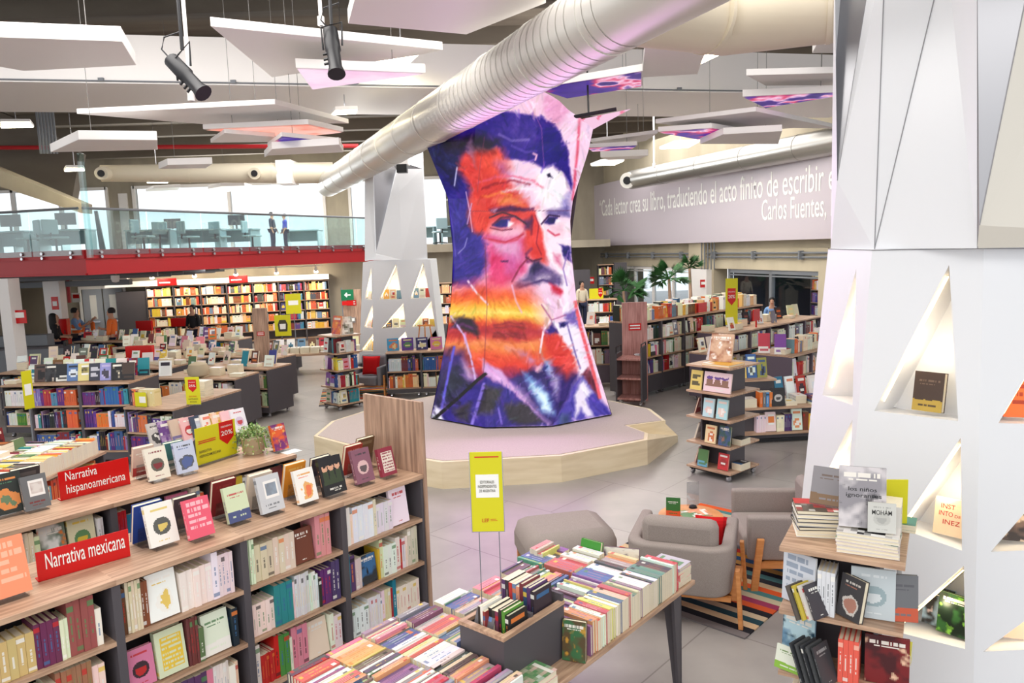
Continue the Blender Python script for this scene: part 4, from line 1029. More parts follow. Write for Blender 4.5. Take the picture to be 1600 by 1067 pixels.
def book_faces(mb, bk, fine, world, pages):
    """cover faces into mb; page faces into pages (same builder when far away)"""
    t, d, h = bk['t'], bk['d'], bk['h']; x = t / 2
    if world:
        o, ex, ey, ez = bk['o'], bk['ex'], bk['ey'], bk['ez']
        P = lambda a, b_, c_: o + ex * a + ey * b_ + ez * c_
    else: P = lambda a, b_, c_: (a, b_, c_)
    rs = bk['rs']; nx, nz = ((30, 40) if bk['form'] == 'face-out book' and bk.get('px', 0) > 60 else (7, 9)) if fine else (5, 7)
    A = art(rs, nx, nz, bk['c'], bk['s'])
    for side in (1, -1) if (fine or bk.get('both')) else (1, -1):
        if side == 1 or bk.get('both'):
            for i in range(nz):
                for j in range(nx):
                    y0, y1, z0, z1 = d * j / nx, d * (j + 1) / nx, h * i / nz, h * (i + 1) / nz
                    q = [P(x, y0, z0), P(x, y1, z0), P(x, y1, z1), P(x, y0, z1)]
                    if side == -1: q = [P(-x, y1, z0), P(-x, y0, z0), P(-x, y0, z1), P(-x, y1, z1)]
                    mb.face(q, tuple(A[i, j]))
        else:
            c = lin(bk['c'][0]); mb.face([P(-x, d, 0), P(-x, 0, 0), P(-x, 0, h), P(-x, d, h)], c)
            if fine:
                k = lin(bk['c'][1]); xx = -x - .0004; mb.face([P(xx, d * .8, h * .35), P(xx, d * .2, h * .35), P(xx, d * .2, h * .75), P(xx, d * .8, h * .75)], tuple(a * .4 + b_ * .6 for a, b_ in zip(k, c)))
    # spine with a printed title
    c1, c2, c3 = [lin(q) for q in bk['c']]
    mx = lambda a, b_, t: tuple(p * (1 - t) + q * t for p, q in zip(a, b_))
    g = np.random.RandomState(int(rs * 9973) % 9999).rand(40); nr = 38 if fine else 9; w = x * .24
    bandc = mx(c1, c3, .8) if rs > .62 else c1
    for r in range(nr):
        a, b_ = h * r / nr, h * (r + 1) / nr; f = (r + .5) / nr
        base = bandc if (rs > .62 and f > .82 and f < .93) else (mx(c1, c2, .7) if (rs < .3 and f < .14 and f > .06) else c1)
        if .25 < f < .25 + .3 + .25 * g[0] and (g[r] > .25 or not fine):
            tc = mx(c1, c2, .72 if fine else .4)
            mb.face([P(-x, 0, a), P(-w, 0, a), P(-w, 0, b_), P(-x, 0, b_)], base); mb.face([P(w, 0, a), P(x, 0, a), P(x, 0, b_), P(w, 0, b_)], base); mb.face([P(-w, 0, a), P(w, 0, a), P(w, 0, b_), P(-w, 0, b_)], tc)
        else: mb.face([P(-x, 0, a), P(x, 0, a), P(x, 0, b_), P(-x, 0, b_)], base)
    th = min(.003, t * .15); ins = .004
    if fine:   # board edges
        for s in (-1, 1):
            a, b_ = (x - th, x) if s > 0 else (-x, -x + th)
            mb.face([P(a, 0, h), P(b_, 0, h), P(b_, d, h), P(a, d, h)], c1); mb.face([P(a, d, 0), P(b_, d, 0), P(b_, 0, 0), P(a, 0, 0)], c1)
            mb.face([P(b_, d, 0), P(a, d, 0), P(a, d, h), P(b_, d, h)], c1)
            xi = x - th if s > 0 else -x + th
            q = [P(xi, 0, 0), P(xi, d, 0), P(xi, d, h), P(xi, 0, h)]; mb.face(q if s < 0 else q[::-1], c1)
        mb.face([P(x, .002, 0), P(-x, .002, 0), P(-x, .002, h), P(x, .002, h)], c1)
        pages.box((-x + th, .002, ins), (x - th, d - ins, h - ins))
    else:
        pg = lin((236, 226, 200)); 
        mb.face([P(-x, 0, h), P(x, 0, h), P(x, d, h), P(-x, d, h)], pg); mb.face([P(-x, d, 0), P(x, d, 0), P(x, 0, 0), P(-x, 0, 0)], pg)
        mb.face([P(x, d, 0), P(-x, d, 0), P(-x, d, h), P(x, d, h)], pg)

STYLES = ['plain', 'picture', 'full', 'band', 'disc', 'window', 'lines', 'grid']
def fill_row(p0, u, out, length, hmax, place, group, pal='mix', faceout=.0, full=.96, depth=.16, upness=0):
    """books standing side by side from p0 along u, spines towards out"""
    u, out = Vector(u).normalized(), Vector(out).normalized()
    ex = u; s = .004; L_ = length * full; run = 0
    while s < L_:
        if run <= 0:
            t = R.choice([.014, .018, .022, .026, .03, .036, .042]); h = min(hmax - .015, R.uniform(.66, .97) * hmax); d = min(depth, h * .68); c1 = pick(pal)
            c2 = R.choice(ACC); c3 = R.choice(ACC); st = R.choice(STYLES); run = R.choice([1, 1, 1, 1, 2, 3, 4, 5, 7])
            if faceout and R.random() < faceout and s + d < L_ - .02: run = 1; fo = True
            else: fo = False
        if fo:
            # cover turned to the front, a short stack deep
            lean = .14; e3 = (UP * math.cos(lean) - out * math.sin(lean)); e1 = (out * math.cos(lean) + UP * math.sin(lean)); e2 = e3.cross(e1)
            c = Vector(p0) + u * (s + d / 2) - out * (.03)
            add_book(c - e2 * d / 2 + UP * (.004 + math.sin(lean) * t / 2), e1, e2, e3, t, d, h, c1, c2, c3, st, place, group, form='face-out book'); s += d + .012; run = 0; continue
        if s + t > L_: break
        c = Vector(p0) + u * (s + t / 2) - out * R.uniform(.008, .02)
        add_book(c, ex, -out, UP, t, d, h, jit(c1, 3), c2, c3, st, place, group)
        s += t + .0012; run -= 1
def spine_up_row(p0, adir, along, length, size, place, group, zt, pal='table', d=.17):
    """books standing on their fore-edges, spines up; each book runs along adir, the row advances along 'along'"""
    a, al = Vector(adir).normalized(), Vector(along).normalized(); s = 0; run = 0
    ex = (-UP).cross(a)
    while s < length:
        if run <= 0:
            t = R.choice([.010, .013, .016, .02, .024, .03]); c1 = pick(pal); c2 = R.choice(ACC); c3 = R.choice(ACC); run = R.choice([1, 1, 1, 1, 2, 2, 3, 4]); h = size * R.uniform(.93, .99); dd = d * R.uniform(.9, 1.04); st = R.choice(STYLES)
        if s + t > length: break
        c = Vector(p0) + al * (s + t / 2); c.z = zt + dd
        add_book(c, ex, -UP, a, t, dd, h, jit(c1, 12), c2, c3, st, place, group, form='book spine up'); s += t + .001; run -= 1
def face_book(pos, out, lean, w, h, t, c, style, label=None, place=None, group=None, stand=True, both=False, form='face-out book'):
    out = Vector((out[0], out[1], 0)).normalized()
    e1 = out * math.cos(lean) + UP * math.sin(lean); e3 = UP * math.cos(lean) - out * math.sin(lean); e2 = e3.cross(e1)
    b0 = Vector(pos) + UP * ((.012 if stand else .003) + math.sin(lean) * t / 2)
    bk = add_book(b0 - e2 * w / 2, e1, e2, e3, t, w, h, *c, style, place, group, label=label, form=form); bk['both'] = both; return bk
def stack(pos, adir, n, w, h, t, pal, place, group, cols=None):
    """a pile of n books lying flat"""
    a = Vector(adir).normalized(); z = pos[2]
    for k in range(n):
        a2 = (a + Vector((-a.y, a.x, 0)) * R.uniform(-.06, .06)).normalized(); tt = t * R.uniform(.85, 1.15)
        ey = a2.cross(UP); c1 = cols[k % len(cols)] if cols else pick(pal)
        add_book(Vector((pos[0], pos[1], z + tt / 2)) - ey * w / 2 - a2 * h / 2, UP, a2.cross(UP), a2, tt, w, h, c1, R.choice(ACC), R.choice(ACC), R.choice(STYLES), place, group, form='book lying flat'); z += tt + .0008
    return z

# ================================================================== BOOKCASES, ISLANDS, TABLES, TOWERS
def V2(a): return Vector((math.cos(a), math.sin(a), 0))
class Frame:
    def __init__(s, o, ang): s.o = Vector(o); s.a = ang; s.u = V2(ang); s.n = Vector((-s.u.y, s.u.x, 0))
    def w(s, x, y, z=0): return s.o + s.u * x + s.n * y + UP * z
def castor(par, x, y, r=.035):
    b = MB(); b.tube([(x - .014, y, r), (x + .014, y, r)], r, 12); b.box((x - .02, y - .015, r), (x + .02, y + .015, r * 2 + .01)); obj('castor', b, M_chrome, par, smooth=True)
def case_unit(fr, x0, W, D, H, shelves, label, name='bookcase', cat='bookcase', group=None, m_side=M_dark, plinth=True, castors=True, top=True, mid=True, base=.09, depth_s=None, wall=False):
    e = empty(name, fr.w(x0, 0), fr.a, label=label, cat=cat, group=group)
    t = .022
    for x in (0, W - t):
        b = MB(); b.box((x, 0, base), (x + t, D, H - .03)); obj('side_panel', b, m_side, e)
    if top:
        b = MB(); b.box((-.001, -.012, H - .03), (W + .001, D + .012, H)); obj('top_board', b, M_wood, e, bevel=.002)
    for z in shelves:
        b = MB(); b.box((t, 0, z - .024), (W - t, (D if not wall else D), z)); obj('shelf', b, M_wood, e)
    if mid:
        yy = D / 2 if not wall else D - .02
        b = MB(); b.box((t, yy - .008, base), (W - t, yy + .008, H - .03)); obj('back_panel', b, M_dark, e)
    if plinth and shelves:
        b = MB(); b.box((t, .01, base), (W - t, D - .01, min(shelves) - .024)); obj('plinth', b, m_side, e)
    if castors:
        for x in (.08, W - .08):
            for y in (.08, D - .08): castor(e, x, y)
    return e

# ---- the two long bookcases in the foreground
AF = math.radians(50.2)
UF = V2(AF); NF = Vector((-UF.y, UF.x, 0))
RE = Vector((-.68, 5.31, 0))
UW = .715
HF = 1.4; SHF = [1.075, .75, .425]
fr1 = Frame(RE - UF * (UW * 4), AF)
bays = ['leftmost bay', 'bay right of the Narrativa mexicana sign', 'middle bay', 'bay beside tall wood panel']
baysN = ['leftmost unit, under the Narrativa mexicana sign', 'second unit from the left, below the pink book', 'third unit from the left, below the clear book stands', 'unit touching the tall wood panel']
rows = ['top', 'middle', 'lowest']
for i in range(4):
    case_unit(fr1, i * UW, UW, .6, HF, SHF, 'charcoal and oak bookcase, ' + baysN[i], group='front bookcase units')
    for r, z in enumerate(SHF):
        fill_row(fr1.w(i * UW + .025, .012, z), UF, -NF, UW - .05, .29, '%s shelf, front bookcase %s' % (rows[r], bays[i]), 'books on the front bookcase', pal='mix' if i else 'earth', faceout=.16 if i else .04, full=R.uniform(.9, 1.0))
e = empty('end_panel', fr1.w(UW * 4 + .003, -.012), AF, label='tall upright wood grain panel closing the end of the front bookcase', cat='end panel')
b = MB(); b.box((0, 0, .02), (.03, .64, 1.93)); obj('board', b, M_woodv, e, bevel=.002)
b = MB(); b.box((.03, .05, .1), (.034, .59, .2)); obj('kick_plate', b, M_dark, e)
fr2 = Frame(RE + NF * 1.28 - UF * (.19 + UW * 4), AF)
for i in range(4):
    case_unit(fr2, i * UW, UW, .42, HF, SHF, 'charcoal and oak bookcase, %s of the row behind the front bookcase' % ('leftmost unit', 'second unit from the left', 'third unit from the left', 'rightmost unit')[i], group='second row bookcase units')
    for r, z in enumerate(SHF):
        fill_row(fr2.w(i * UW + .025, .012, z), UF, -NF, UW - .05, .29, '%s shelf, second row, %s' % (rows[r], ('leftmost bay', 'bay by Narrativa hispanoamericana', 'third bay', 'rightmost bay')[i]), 'books on the second row bookcase', faceout=.3 if r == 0 else 0)
fr3 = Frame(RE + NF * 1.72 - UF * (.19 + UW * 4), AF)
for i in (2, 3):
    case_unit(fr3, i * UW, UW, .42, HF - .06, SHF[:2] + [.4], 'charcoal bookcase backing the second row, %s' % ('left one under the leaning paperbacks', 'right one near the potted plant')[i - 2])
# things standing on the tops
def wsign(lines, a, c, h, label, base=.07, mt=M_red):
    """bent acrylic sign: face from a to c, with a foot towards the viewer"""
    a, c = Vector(a), Vector(c); u = (c - a).normalized(); L_ = (c - a).length; ang = math.atan2(u.y, u.x)
    e = empty('shelf_sign', a, ang, label=label, cat='sign')
    b = MB(); b.box((0, 0, 0), (L_, .005, h)); obj('face', b, mt, e); b = MB(); b.box((0, 0, 0), (L_, base, .004)); obj('foot', b, mt, e)
    for k, (s, f) in enumerate(lines):
        z = h * (1 - (k + .78) / (len(lines) + .25)); text(s, e, (L_ * .09, -.001, z), (L_ * (.09 + f), -.001, z), UP, M_paper, height=h * .55 / len(lines) ** .82)
    return e
def top_pt(px, py, z=HF): return onz(px, py, z)
wsign([('Narrativa mexicana', .86)], top_pt(60, 910), top_pt(204, 869), .155, 'red acrylic sign reading Narrativa mexicana on the front bookcase')
wsign([('Narrativa', .44), ('hispanoamericana', .84)], top_pt(95, 783), top_pt(204, 756), .2, 'red acrylic sign reading Narrativa hispanoamericana on the second bookcase row')
def stand(pos, out, w, label):
    out = Vector((out[0], out[1], 0)).normalized(); ang = math.atan2(out.y, out.x) + math.pi / 2
    e = empty('acrylic_stand', pos, ang, label=label, cat='book stand')
    b = MB(); b.box((-w / 2, -.03, 0), (w / 2, .1, .003)); obj('foot', b, M_clear, e)
    b = MB(); b.box((-w / 2, .035, .003), (w / 2, .038, .12), M=Matrix.Rotation(-.25, 4, 'X')); obj('rest', b, M_clear, e)
    b = MB(); b.box((-w / 2, -.03, .003), (w / 2, -.027, .018)); obj('lip', b, M_clear, e)
CW, CK, CR, CB = (246, 244, 236), (34, 34, 38), (200, 44, 50), (60, 90, 150)
disp = [  # px, py of the foot, facing front(+)/rear(-), w, h, colours, style, label
    (14, 938, 1, .2, .28, ((250, 150, 110), (252, 190, 160), (70, 60, 60)), 'lines', 'big orange book with pale lettering, leftmost on the front bookcase top'),
    (258, 855, 1, .16, .235, (CW, (70, 74, 70), (230, 206, 110)), 'disc', 'white book with dark hexagonal picture, beside the pink book'),
    (316, 843, 1, .15, .225, ((238, 96, 120), (250, 196, 204), (60, 30, 30)), 'lines', 'bright pink book standing face out on the front bookcase top'),
    (375, 818, 1, .145, .215, ((214, 226, 190), (60, 70, 130), (196, 60, 70)), 'band', 'small pale green picture book on a clear stand, right of the pink book'),
    (427, 803, 1, .16, .23, ((206, 208, 212), (150, 164, 180), (120, 124, 130)), 'window', 'light grey book with framed photo, second right of the pink book'),
    (482, 788, 1, .145, .215, ((248, 246, 240), (236, 170, 80), (240, 120, 80)), 'picture', 'white book with orange spine and orange picture on the front bookcase top'),
    (524, 775, 1, .18, .25, (CK, (222, 170, 140), (60, 74, 50)), 'faces', 'black book with three portraits standing on the front bookcase top'),
    (571, 757, 1, .155, .235, ((140, 92, 110), (226, 190, 190), (70, 64, 70)), 'disc', 'mauve book with pale figure, next to the black portrait book'),
    (608, 746, 1, .135, .2, ((150, 50, 70), (236, 226, 214), (236, 226, 214)), 'grid', 'crimson book with white grid of words, nearest the tall wood panel'),
    (228, 846, -1, .16, .235, ((40, 70, 150), (60, 90, 170), CW), 'plain', 'dark blue book seen from behind, beside the Narrativa mexicana sign'),
    (286, 828, -1, .14, .21, ((70, 66, 74), (120, 116, 120), CW), 'plain', 'charcoal book seen from behind, back to back with the pink one'),
    (346, 806, -1, .155, .235, ((130, 36, 40), (150, 50, 50), CW), 'plain', 'maroon book seen from behind, right of the pink book'),
    (402, 794, -1, .16, .235, ((226, 212, 196), (206, 190, 176), CW), 'plain', 'beige book seen from behind, behind the grey photo book'),
    (456, 776, -1, .155, .235, ((228, 150, 50), (240, 190, 100), CW), 'plain', 'golden orange book seen from behind on the front bookcase top'),
    (496, 762, -1, .15, .22, ((40, 40, 60), (70, 60, 90), CW), 'plain', 'navy book seen from behind, behind the black portrait book'),
    (547, 742, -1, .15, .225, ((170, 60, 54), (200, 120, 110), CW), 'plain', 'brick red book seen from behind, beside the mauve book'),
    (566, 729, -1, .155, .225, ((110, 84, 60), (140, 120, 90), CW), 'plain', 'brown book seen from behind, closest to the tall wood panel'),
    (17, 806, 1, .18, .26, ((44, 50, 46), (236, 150, 80), (80, 130, 100)), 'picture', 'dark book with orange and green picture at the left picture edge'),
    (60, 798, 1, .15, .22, ((110, 112, 114), (226, 220, 214), (130, 50, 50)), 'window', 'grey book with small framed picture, left of the Narrativa hispanoamericana sign'),
    (40, 786, -1, .17, .25, ((60, 60, 64), (100, 96, 96), CW), 'plain', 'charcoal book seen from behind at the left end of the second row'),
    (222, 744, -1, .15, .23, ((226, 204, 190), (196, 60, 60), CW), 'band', 'beige book with red band seen from behind, beside the hispanoamericana sign'),
    (250, 752, 1, .155, .235, ((246, 242, 226), (90, 90, 80), (140, 50, 60)), 'disc', 'ivory book with a small chess piece, on the second row top'),
    (268, 735, -1, .15, .225, ((70, 130, 130), (230, 226, 216), CW), 'band', 'teal and white book standing behind the ivory book'),
    (294, 741, 1, .155, .235, ((206, 216, 238), (70, 76, 84), (90, 110, 170)), 'picture', 'pale blue book with dark seated figure, left of the yellow 20% sign'),
    (440, 706, 1, .13, .215, ((236, 100, 50), (246, 180, 80), (120, 50, 120)), 'full', 'orange and purple book beside the potted plant'),
]
for (px, py, sd, w, h, c, st, lab) in disp:
    pos = top_pt(px, py); out = -NF * sd
    face_book(pos, out, .26, w, h, .03, c, st, label=lab, group=None, both=sd < 0)
    stand(pos, out, w * .8, 'clear acrylic stand under the ' + ' '.join(lab.replace(' standing face out', '').split()[:11]))
rowc = [((206, 200, 196), CK, CW), ((110, 70, 140), CW, (200, 170, 210)), ((214, 190, 170), (120, 110, 160), CK), ((244, 190, 190), CR, CW), ((70, 80, 100), (200, 210, 220), CR), ((246, 236, 230), (240, 120, 90), CW), ((220, 170, 60), (90, 50, 40), (250, 210, 190)), ((248, 200, 206), CR, CW), ((244, 240, 244), (220, 200, 220), CR)]
pA, pB = onz(250, 700, HF - .05), onz(378, 676, HF - .05)
for k, c in enumerate(rowc):
    p = pA.lerp(pB, k / 8); face_book(p, -NF + UF * .1, .3, .15, .225, .022, c, STYLES[1 + k % 5], label='%s paperback leaning %s in the row behind the yellow 20%% sign' % (cname(c[0]), ORD[k]), stand=False)
# yellow card signs
def card_sign(fr_o, ang, W, H, z0, label, badge=None, lines=(), legs=True, name='card_sign'):
    e = empty(name, fr_o, ang, label=label, cat='sign')
    b = MB(); b.box((-W / 2, 0, z0), (W / 2, .006, z0 + H)); obj('card', b, M_yellow, e)
    b = MB(); b.box((-W / 2 - .004, -.004, z0 - .006), (W / 2 + .004, .012, z0 + .006)); obj('clear_holder', b, M_clear, e)
    if legs:
        b = MB(); b.box((-W / 2, -.03, 0), (W / 2, .04, .004)); obj('foot', b, M_clear, e)
    if badge:
        x0, x1, z1, z2, s = badge
        b = MB(); xm = (x0 + x1) / 2; b.prism([(x0, -.002, z2), (x1, -.002, z2), (x1, -.002, z1 + (z2 - z1) * .3), (xm, -.002, z1), (x0, -.002, z1 + (z2 - z1) * .3)], (0, .002, 0)); obj('red_badge', b, M_red, e)
        w = x1 - x0; h = z2 - z1; text(s, e, (x0 + w * .1, -.003, z1 + h * .42), (x1 - w * .1, -.003, z1 + h * .42), UP, M_paper, height=h * .2)
        text('DESCUENTO', e, (x0 + w * .12, -.003, z1 + h * .76), (x1 - w * .12, -.003, z1 + h * .76), UP, M_paper, height=h * .07)
    for (s, x0, x1, z, hh, m) in lines: text(s, e, (x0, -.002, z), (x1, -.002, z), UP, m, height=hh)
    return e
pa, pc = top_pt(309, 730), top_pt(371, 710)
pm = (pa + pc) / 2; W = (pc - pa).length; an = math.atan2((pc - pa).y, (pc - pa).x)
sg = card_sign(pm, an, W, .29, .01, 'yellow card sign with a red 20% badge on the second bookcase row', badge=(W * .08, W * .44, .11, .3, '20%'), lines=[('NARRATIVA', -W * .44, -W * .14, .1, .022, M_ink), ('HISPANOAMERICANA', -W * .44, W * .08, .065, .022, M_ink)])
b = MB(); b.box((-W * .44, -.003, .175), (-W * .02, 0, .182)); b.box((-W * .44, -.003, .19), (-W * .02, 0, .196)); obj('red_rule', b, M_redink, sg)
# potted plant
pp = top_pt(397, 708)
e = empty('potted_plant', pp, label='small bushy trailing plant in a beige pot on the second bookcase row', cat='plant')
b = MB(); b.lathe([(.07, 0), (.085, .02), (.095, .13), (.1, .135), (.1, .145), (.088, .145), (.08, .12)], n=24); obj('pot', b, M_pot, e, smooth=True)
b = MB()
for k in range(900):
    w, rr = R.uniform(0, 6.28), R.uniform(0, .17); z = .15 + R.uniform(0, .1) * (1 - rr * 3.5) if rr < .11 else R.uniform(.02, .2)
    c = Vector((math.cos(w) * rr, math.sin(w) * rr, z)); a = Vector((R.uniform(-1, 1), R.uniform(-1, 1), R.uniform(-.6, 1))).normalized() * R.uniform(.012, .024); s = a.cross(Vector((R.uniform(-1, 1), R.uniform(-1, 1), 1))).normalized() * R.uniform(.005, .009)
    col = lin(jit(R.choice([(128, 160, 84), (160, 186, 112), (96, 134, 62), (186, 200, 140)]), 10)); b.face([c, c + a * .5 + s, c + a, c + a * .5 - s], col)
obj('foliage', b, M_vcol, e)
b = MB()
for k in range(16):
    w = R.uniform(0, 6.28); r0 = Vector((math.cos(w), math.sin(w), 0)); b.tube([r0 * .05 + UP * .12, r0 * .11 + UP * .17, r0 * .15 + UP * .06], .003, 5)
obj('stems', b, M_leaf, e)
b = MB(); q = top_pt(455, 706); b.box((-.07, -.05, 0), (.07, .05, .004)); o = obj('leaflet', b, M_paper, label='white leaflet lying beside the orange book on the second row', cat='leaflet'); o.location = q; o.rotation_euler.z = AF

# ---- the big table of books in front
AT = math.radians(49.6); UT = V2(AT); NT = Vector((-UT.y, UT.x, 0))
T0_ = Vector((.19, 3.63, 0)); ZT = .78
def tw(s, t, z=ZT): return T0_ + UT * s + NT * t + UP * z
tab = empty('display_table', tw(.3, .48, 0), AT, label='large oak topped table covered with rows of books in front', cat='table')
tl = lambda s, t: (s - .3, t - .48)
b = MB(); b.prism([(*tl(-.97, 0), ZT - .03), (*tl(1.5, 0), ZT - .03), (*tl(1.22, .97), ZT - .03), (*tl(-.97, .97), ZT - .03)], (0, 0, .03)); obj('table_top', b, M_wood, tab, bevel=.002)
for (s, t, ds) in ((1.42, .06, -.05), (-.9, .06, .05), (1.1, .9, -.05), (-.9, .9, .05)):
    x, y = tl(s, t); b = MB()
    dy = .1 if t < .5 else -.1
    for (vx, vy) in ((ds * 2.2, 0), (0, dy * 1.4)):
        P = [(x, y, ZT - .03), (x + vx, y + vy, ZT - .03), (x + vx * .35, y + vy * .35, 0), (x, y, 0)]
        th = Vector((0, .02 if dy > 0 else -.02, 0)) if vx else Vector((.02 if ds > 0 else -.02, 0, 0)); b.prism(P, th)
    obj('leg', b, M_dark, tab)
b = MB(); b.box((*tl(-.85, .1), ZT - .08), (*tl(1.1, .13), ZT - .03)); b.box((*tl(-.85, .85), ZT - .08), (*tl(1.0, .88), ZT - .03)); obj('apron', b, M_black, tab)
GT = 'books on the front table'
spine_up_row(tw(.3, .015), NT, UT, 1.0, .235, 'right hand row of the front table', GT, ZT, d=.19)
stack(tw(1.4, .13), NT, 6, .16, .22, .022, 'table', 'pile at the far right corner of the front table', GT, cols=[(236, 150, 150), (240, 130, 130), (238, 160, 156), (236, 140, 140), (240, 150, 150), (196, 190, 206)])
spine_up_row(tw(.62, .26), NT, UT, .6, .23, 'second row from the right, front table', GT, ZT, d=.17)
spine_up_row(tw(.3, .5), UT, NT, .4, .225, 'crate side row of the front table', GT, ZT, d=.16)
spine_up_row(tw(.55, .5), UT, NT, .4, .225, 'row beyond the crate, front table', GT, ZT, d=.165)
spine_up_row(tw(.8, .5), NT, UT, .4, .23, 'far middle row of the front table', GT, ZT, d=.17)
spine_up_row(tw(.8, .74), NT, UT, .32, .21, 'far left row of the front table', GT, ZT, d=.16)
spine_up_row(tw(.33, .26), NT, UT, .28, .23, 'short row right of the grey crate', GT, ZT, d=.16)
nm = ['nearest', 'second', 'third', 'fourth']
for k in range(4):
    s = -.985 + k * .236
    t0 = .24 if k < 2 else (.14 if k == 2 else .46)
    spine_up_row(tw(s, t0), UT, NT, .955 - t0, .232, '%s left hand row of the front table' % nm[k], GT, ZT, d=.185)
spine_up_row(tw(.01, .68), UT, NT, .27, .232, 'left edge row behind the crate, front table', GT, ZT, d=.17)
for k in range(2): spine_up_row(tw(-.74 + .236 * k, .01), UT, NT, [.2, .12, .115][k], .232, '%s near edge group of the front table' % ORD[k], GT, ZT, d=.175)
stack(tw(-.14, .07), UT, 3, .15, .22, .03, 'table', 'flat pile at the near edge of the front table', GT, cols=[CW, (230, 226, 220), (226, 190, 180)])
face_book(tw(.21, .06), -UT * .9 - NT * .3, .1, .13, .22, .03, ((90, 74, 50), (200, 150, 60), (60, 110, 70)), 'full', label='dark book with gold and green picture leaning at the table edge', stand=False)
stack(tw(1.32, .34), UT, 2, .16, .23, .03, 'table', 'pale pile by the far right corner of the front table', GT)
spine_up_row(tw(1.08, .8, ZT + .0), UT * -1, NT, .14, .2, 'far left corner group of the front table', GT, ZT, d=.2)
face_book(tw(1.16, .62), -UT, .25, .16, .22, .03, ((70, 150, 60), (40, 90, 50), CW), 'band', label='green book leaning at the far corner of the front table', stand=False)
face_book(tw(1.29, .44), -UT - NT * .4, .2, .24, .17, .03, ((110, 80, 110), (60, 40, 70), CW), 'full', label='wide purple book at the far edge of the front table', stand=False)
# crate with books, and the sign above it
CO = Vector((-.09, 3.51, 0))
cs, ct = (CO - T0_).dot(UT), (CO - T0_).dot(NT)
cr = empty('book_crate', tw(cs, ct + .0, ZT), AT, label='charcoal crate with wooden rim full of upright books on the table', cat='crate')
CL, CWd, CH = .5, .3, .37
for nmn, lo, hi in (('front_board', (0, 0, 0), (.02, CWd, CH - .07)), ('rear_board', (CL - .02, 0, 0), (CL, CWd, CH - .01)), ('side_board', (.02, 0, 0), (CL - .02, .02, CH - .07)), ('side_board', (.02, CWd - .02, 0), (CL - .02, CWd, CH - .07)), ('divider', (CL / 2 - .01, .02, 0), (CL / 2 + .01, CWd - .02, CH - .03)), ('bottom_board', (.02, .02, .0), (CL - .02, CWd - .02, .02))):
    b = MB(); b.box(lo, hi); obj(nmn, b, M_dark, cr)
b = MB(); zt_ = CH - .07; b.box((-.005, -.005, zt_), (.03, CWd + .005, zt_ + .02)); b.box((.03, -.005, zt_), (CL, .025, zt_ + .02)); b.box((.03, CWd - .025, zt_), (CL, CWd + .005, zt_ + .02)); obj('wooden_rim', b, M_wood, cr)
b = MB(); b.box((.03, .03, .02), (CL / 2 - .02, CWd - .03, .163)); b.box((CL / 2 + .02, .03, .02), (CL - .03, CWd - .03, .213)); obj('inner_step', b, M_dark, cr)
frc = Frame(tw(cs, ct, ZT), AT)
def crate_books(x, y0, y1, z, n, cols, nm_):
    for k in range(n):
        y = y0 + (y1 - y0) * (k + .5) / n; h = R.uniform(.215, .245); c = cols[k % len(cols)]
        add_book(frc.w(x, y, z), -frc.n, frc.u, UP, (y1 - y0) / n * .94, .15, h, c, R.choice(ACC), R.choice(ACC), 'plain', nm_, 'books in the crate', form='upright book')
crate_books(.08, .035, .17, .165, 6, [(40, 40, 40), (90, 150, 60), (50, 44, 46), (130, 60, 90), (60, 60, 56), (40, 40, 46)], 'front half of the grey crate')
crate_books(.05, .165, .215, .165, 3, [(150, 60, 60), CW, (60, 54, 50)], 'front left corner of the grey crate')
crate_books(CL / 2 + .04, .035, .26, .215, 9, [(60, 50, 60), (90, 60, 110), (50, 80, 120), (120, 50, 60), (230, 150, 120), (110, 140, 180), (200, 60, 60)], 'rear half of the grey crate')
face_book(frc.w(.035, .19, .165), -frc.u, .35, .13, .2, .035, ((120, 116, 120), (110, 150, 210), (80, 76, 80)), 'plain', label='grey book with pale blue top leaning at the front of the crate', stand=False)
sp_ = ony(762, 800, 3.92); ss = empty('sign_stand', Vector((sp_.x, sp_.y, ZT + .03)), math.radians(-2), label='yellow sign on two thin rods, reading Editoriales independientes de Argentina', cat='sign')
zb_, zt2 = ony(762, 830, 3.92).z - ZT - .03, ony(762, 706, 3.92).z - ZT - .03
W = .172; b = MB(); b.box((-W / 2, 0, zb_), (W / 2, .006, zt2)); obj('card', b, M_yellow, ss)
b = MB(); b.box((-W / 2 - .004, -.003, zb_ - .004), (-W / 2, .01, zt2)); b.box((W / 2, -.003, zb_ - .004), (W / 2 + .004, .01, zt2)); b.box((-W / 2, -.003, zb_ - .004), (W / 2, .01, zb_)); obj('metal_edge', b, M_chrome, ss)
for x in (-W * .3, W * .33): b = MB(); b.tube([(x, .012, 0), (x, .012, zt2 - .05)], .003, 6); obj('rod', b, M_steelgrey, ss)
b = MB(); b.box((-.07, -.0, 0), (.07, .05, .006)); obj('foot', b, M_steelgrey, ss)
hh = zt2 - zb_; b = MB(); b.box((-W * .34, -.003, zb_ + hh * .43), (W * .38, 0, zb_ + hh * .72)); obj('white_label', b, M_paper, ss)
for k, s in enumerate(('EDITORIALES', 'INDEPENDIENTES', 'DE ARGENTINA')): wk = (.22, .29, .25)[k]; text(s, ss, (W * (.02 - wk), -.004, zb_ + hh * (.61 - .055 * k)), (W * (.02 + wk), -.004, zb_ + hh * (.61 - .055 * k)), UP, M_ink, height=.016)
text('LEF', ss, (-W * .18, -.002, zb_ + hh * .12), (W * .04, -.002, zb_ + hh * .12), UP, M_redink, height=.02)
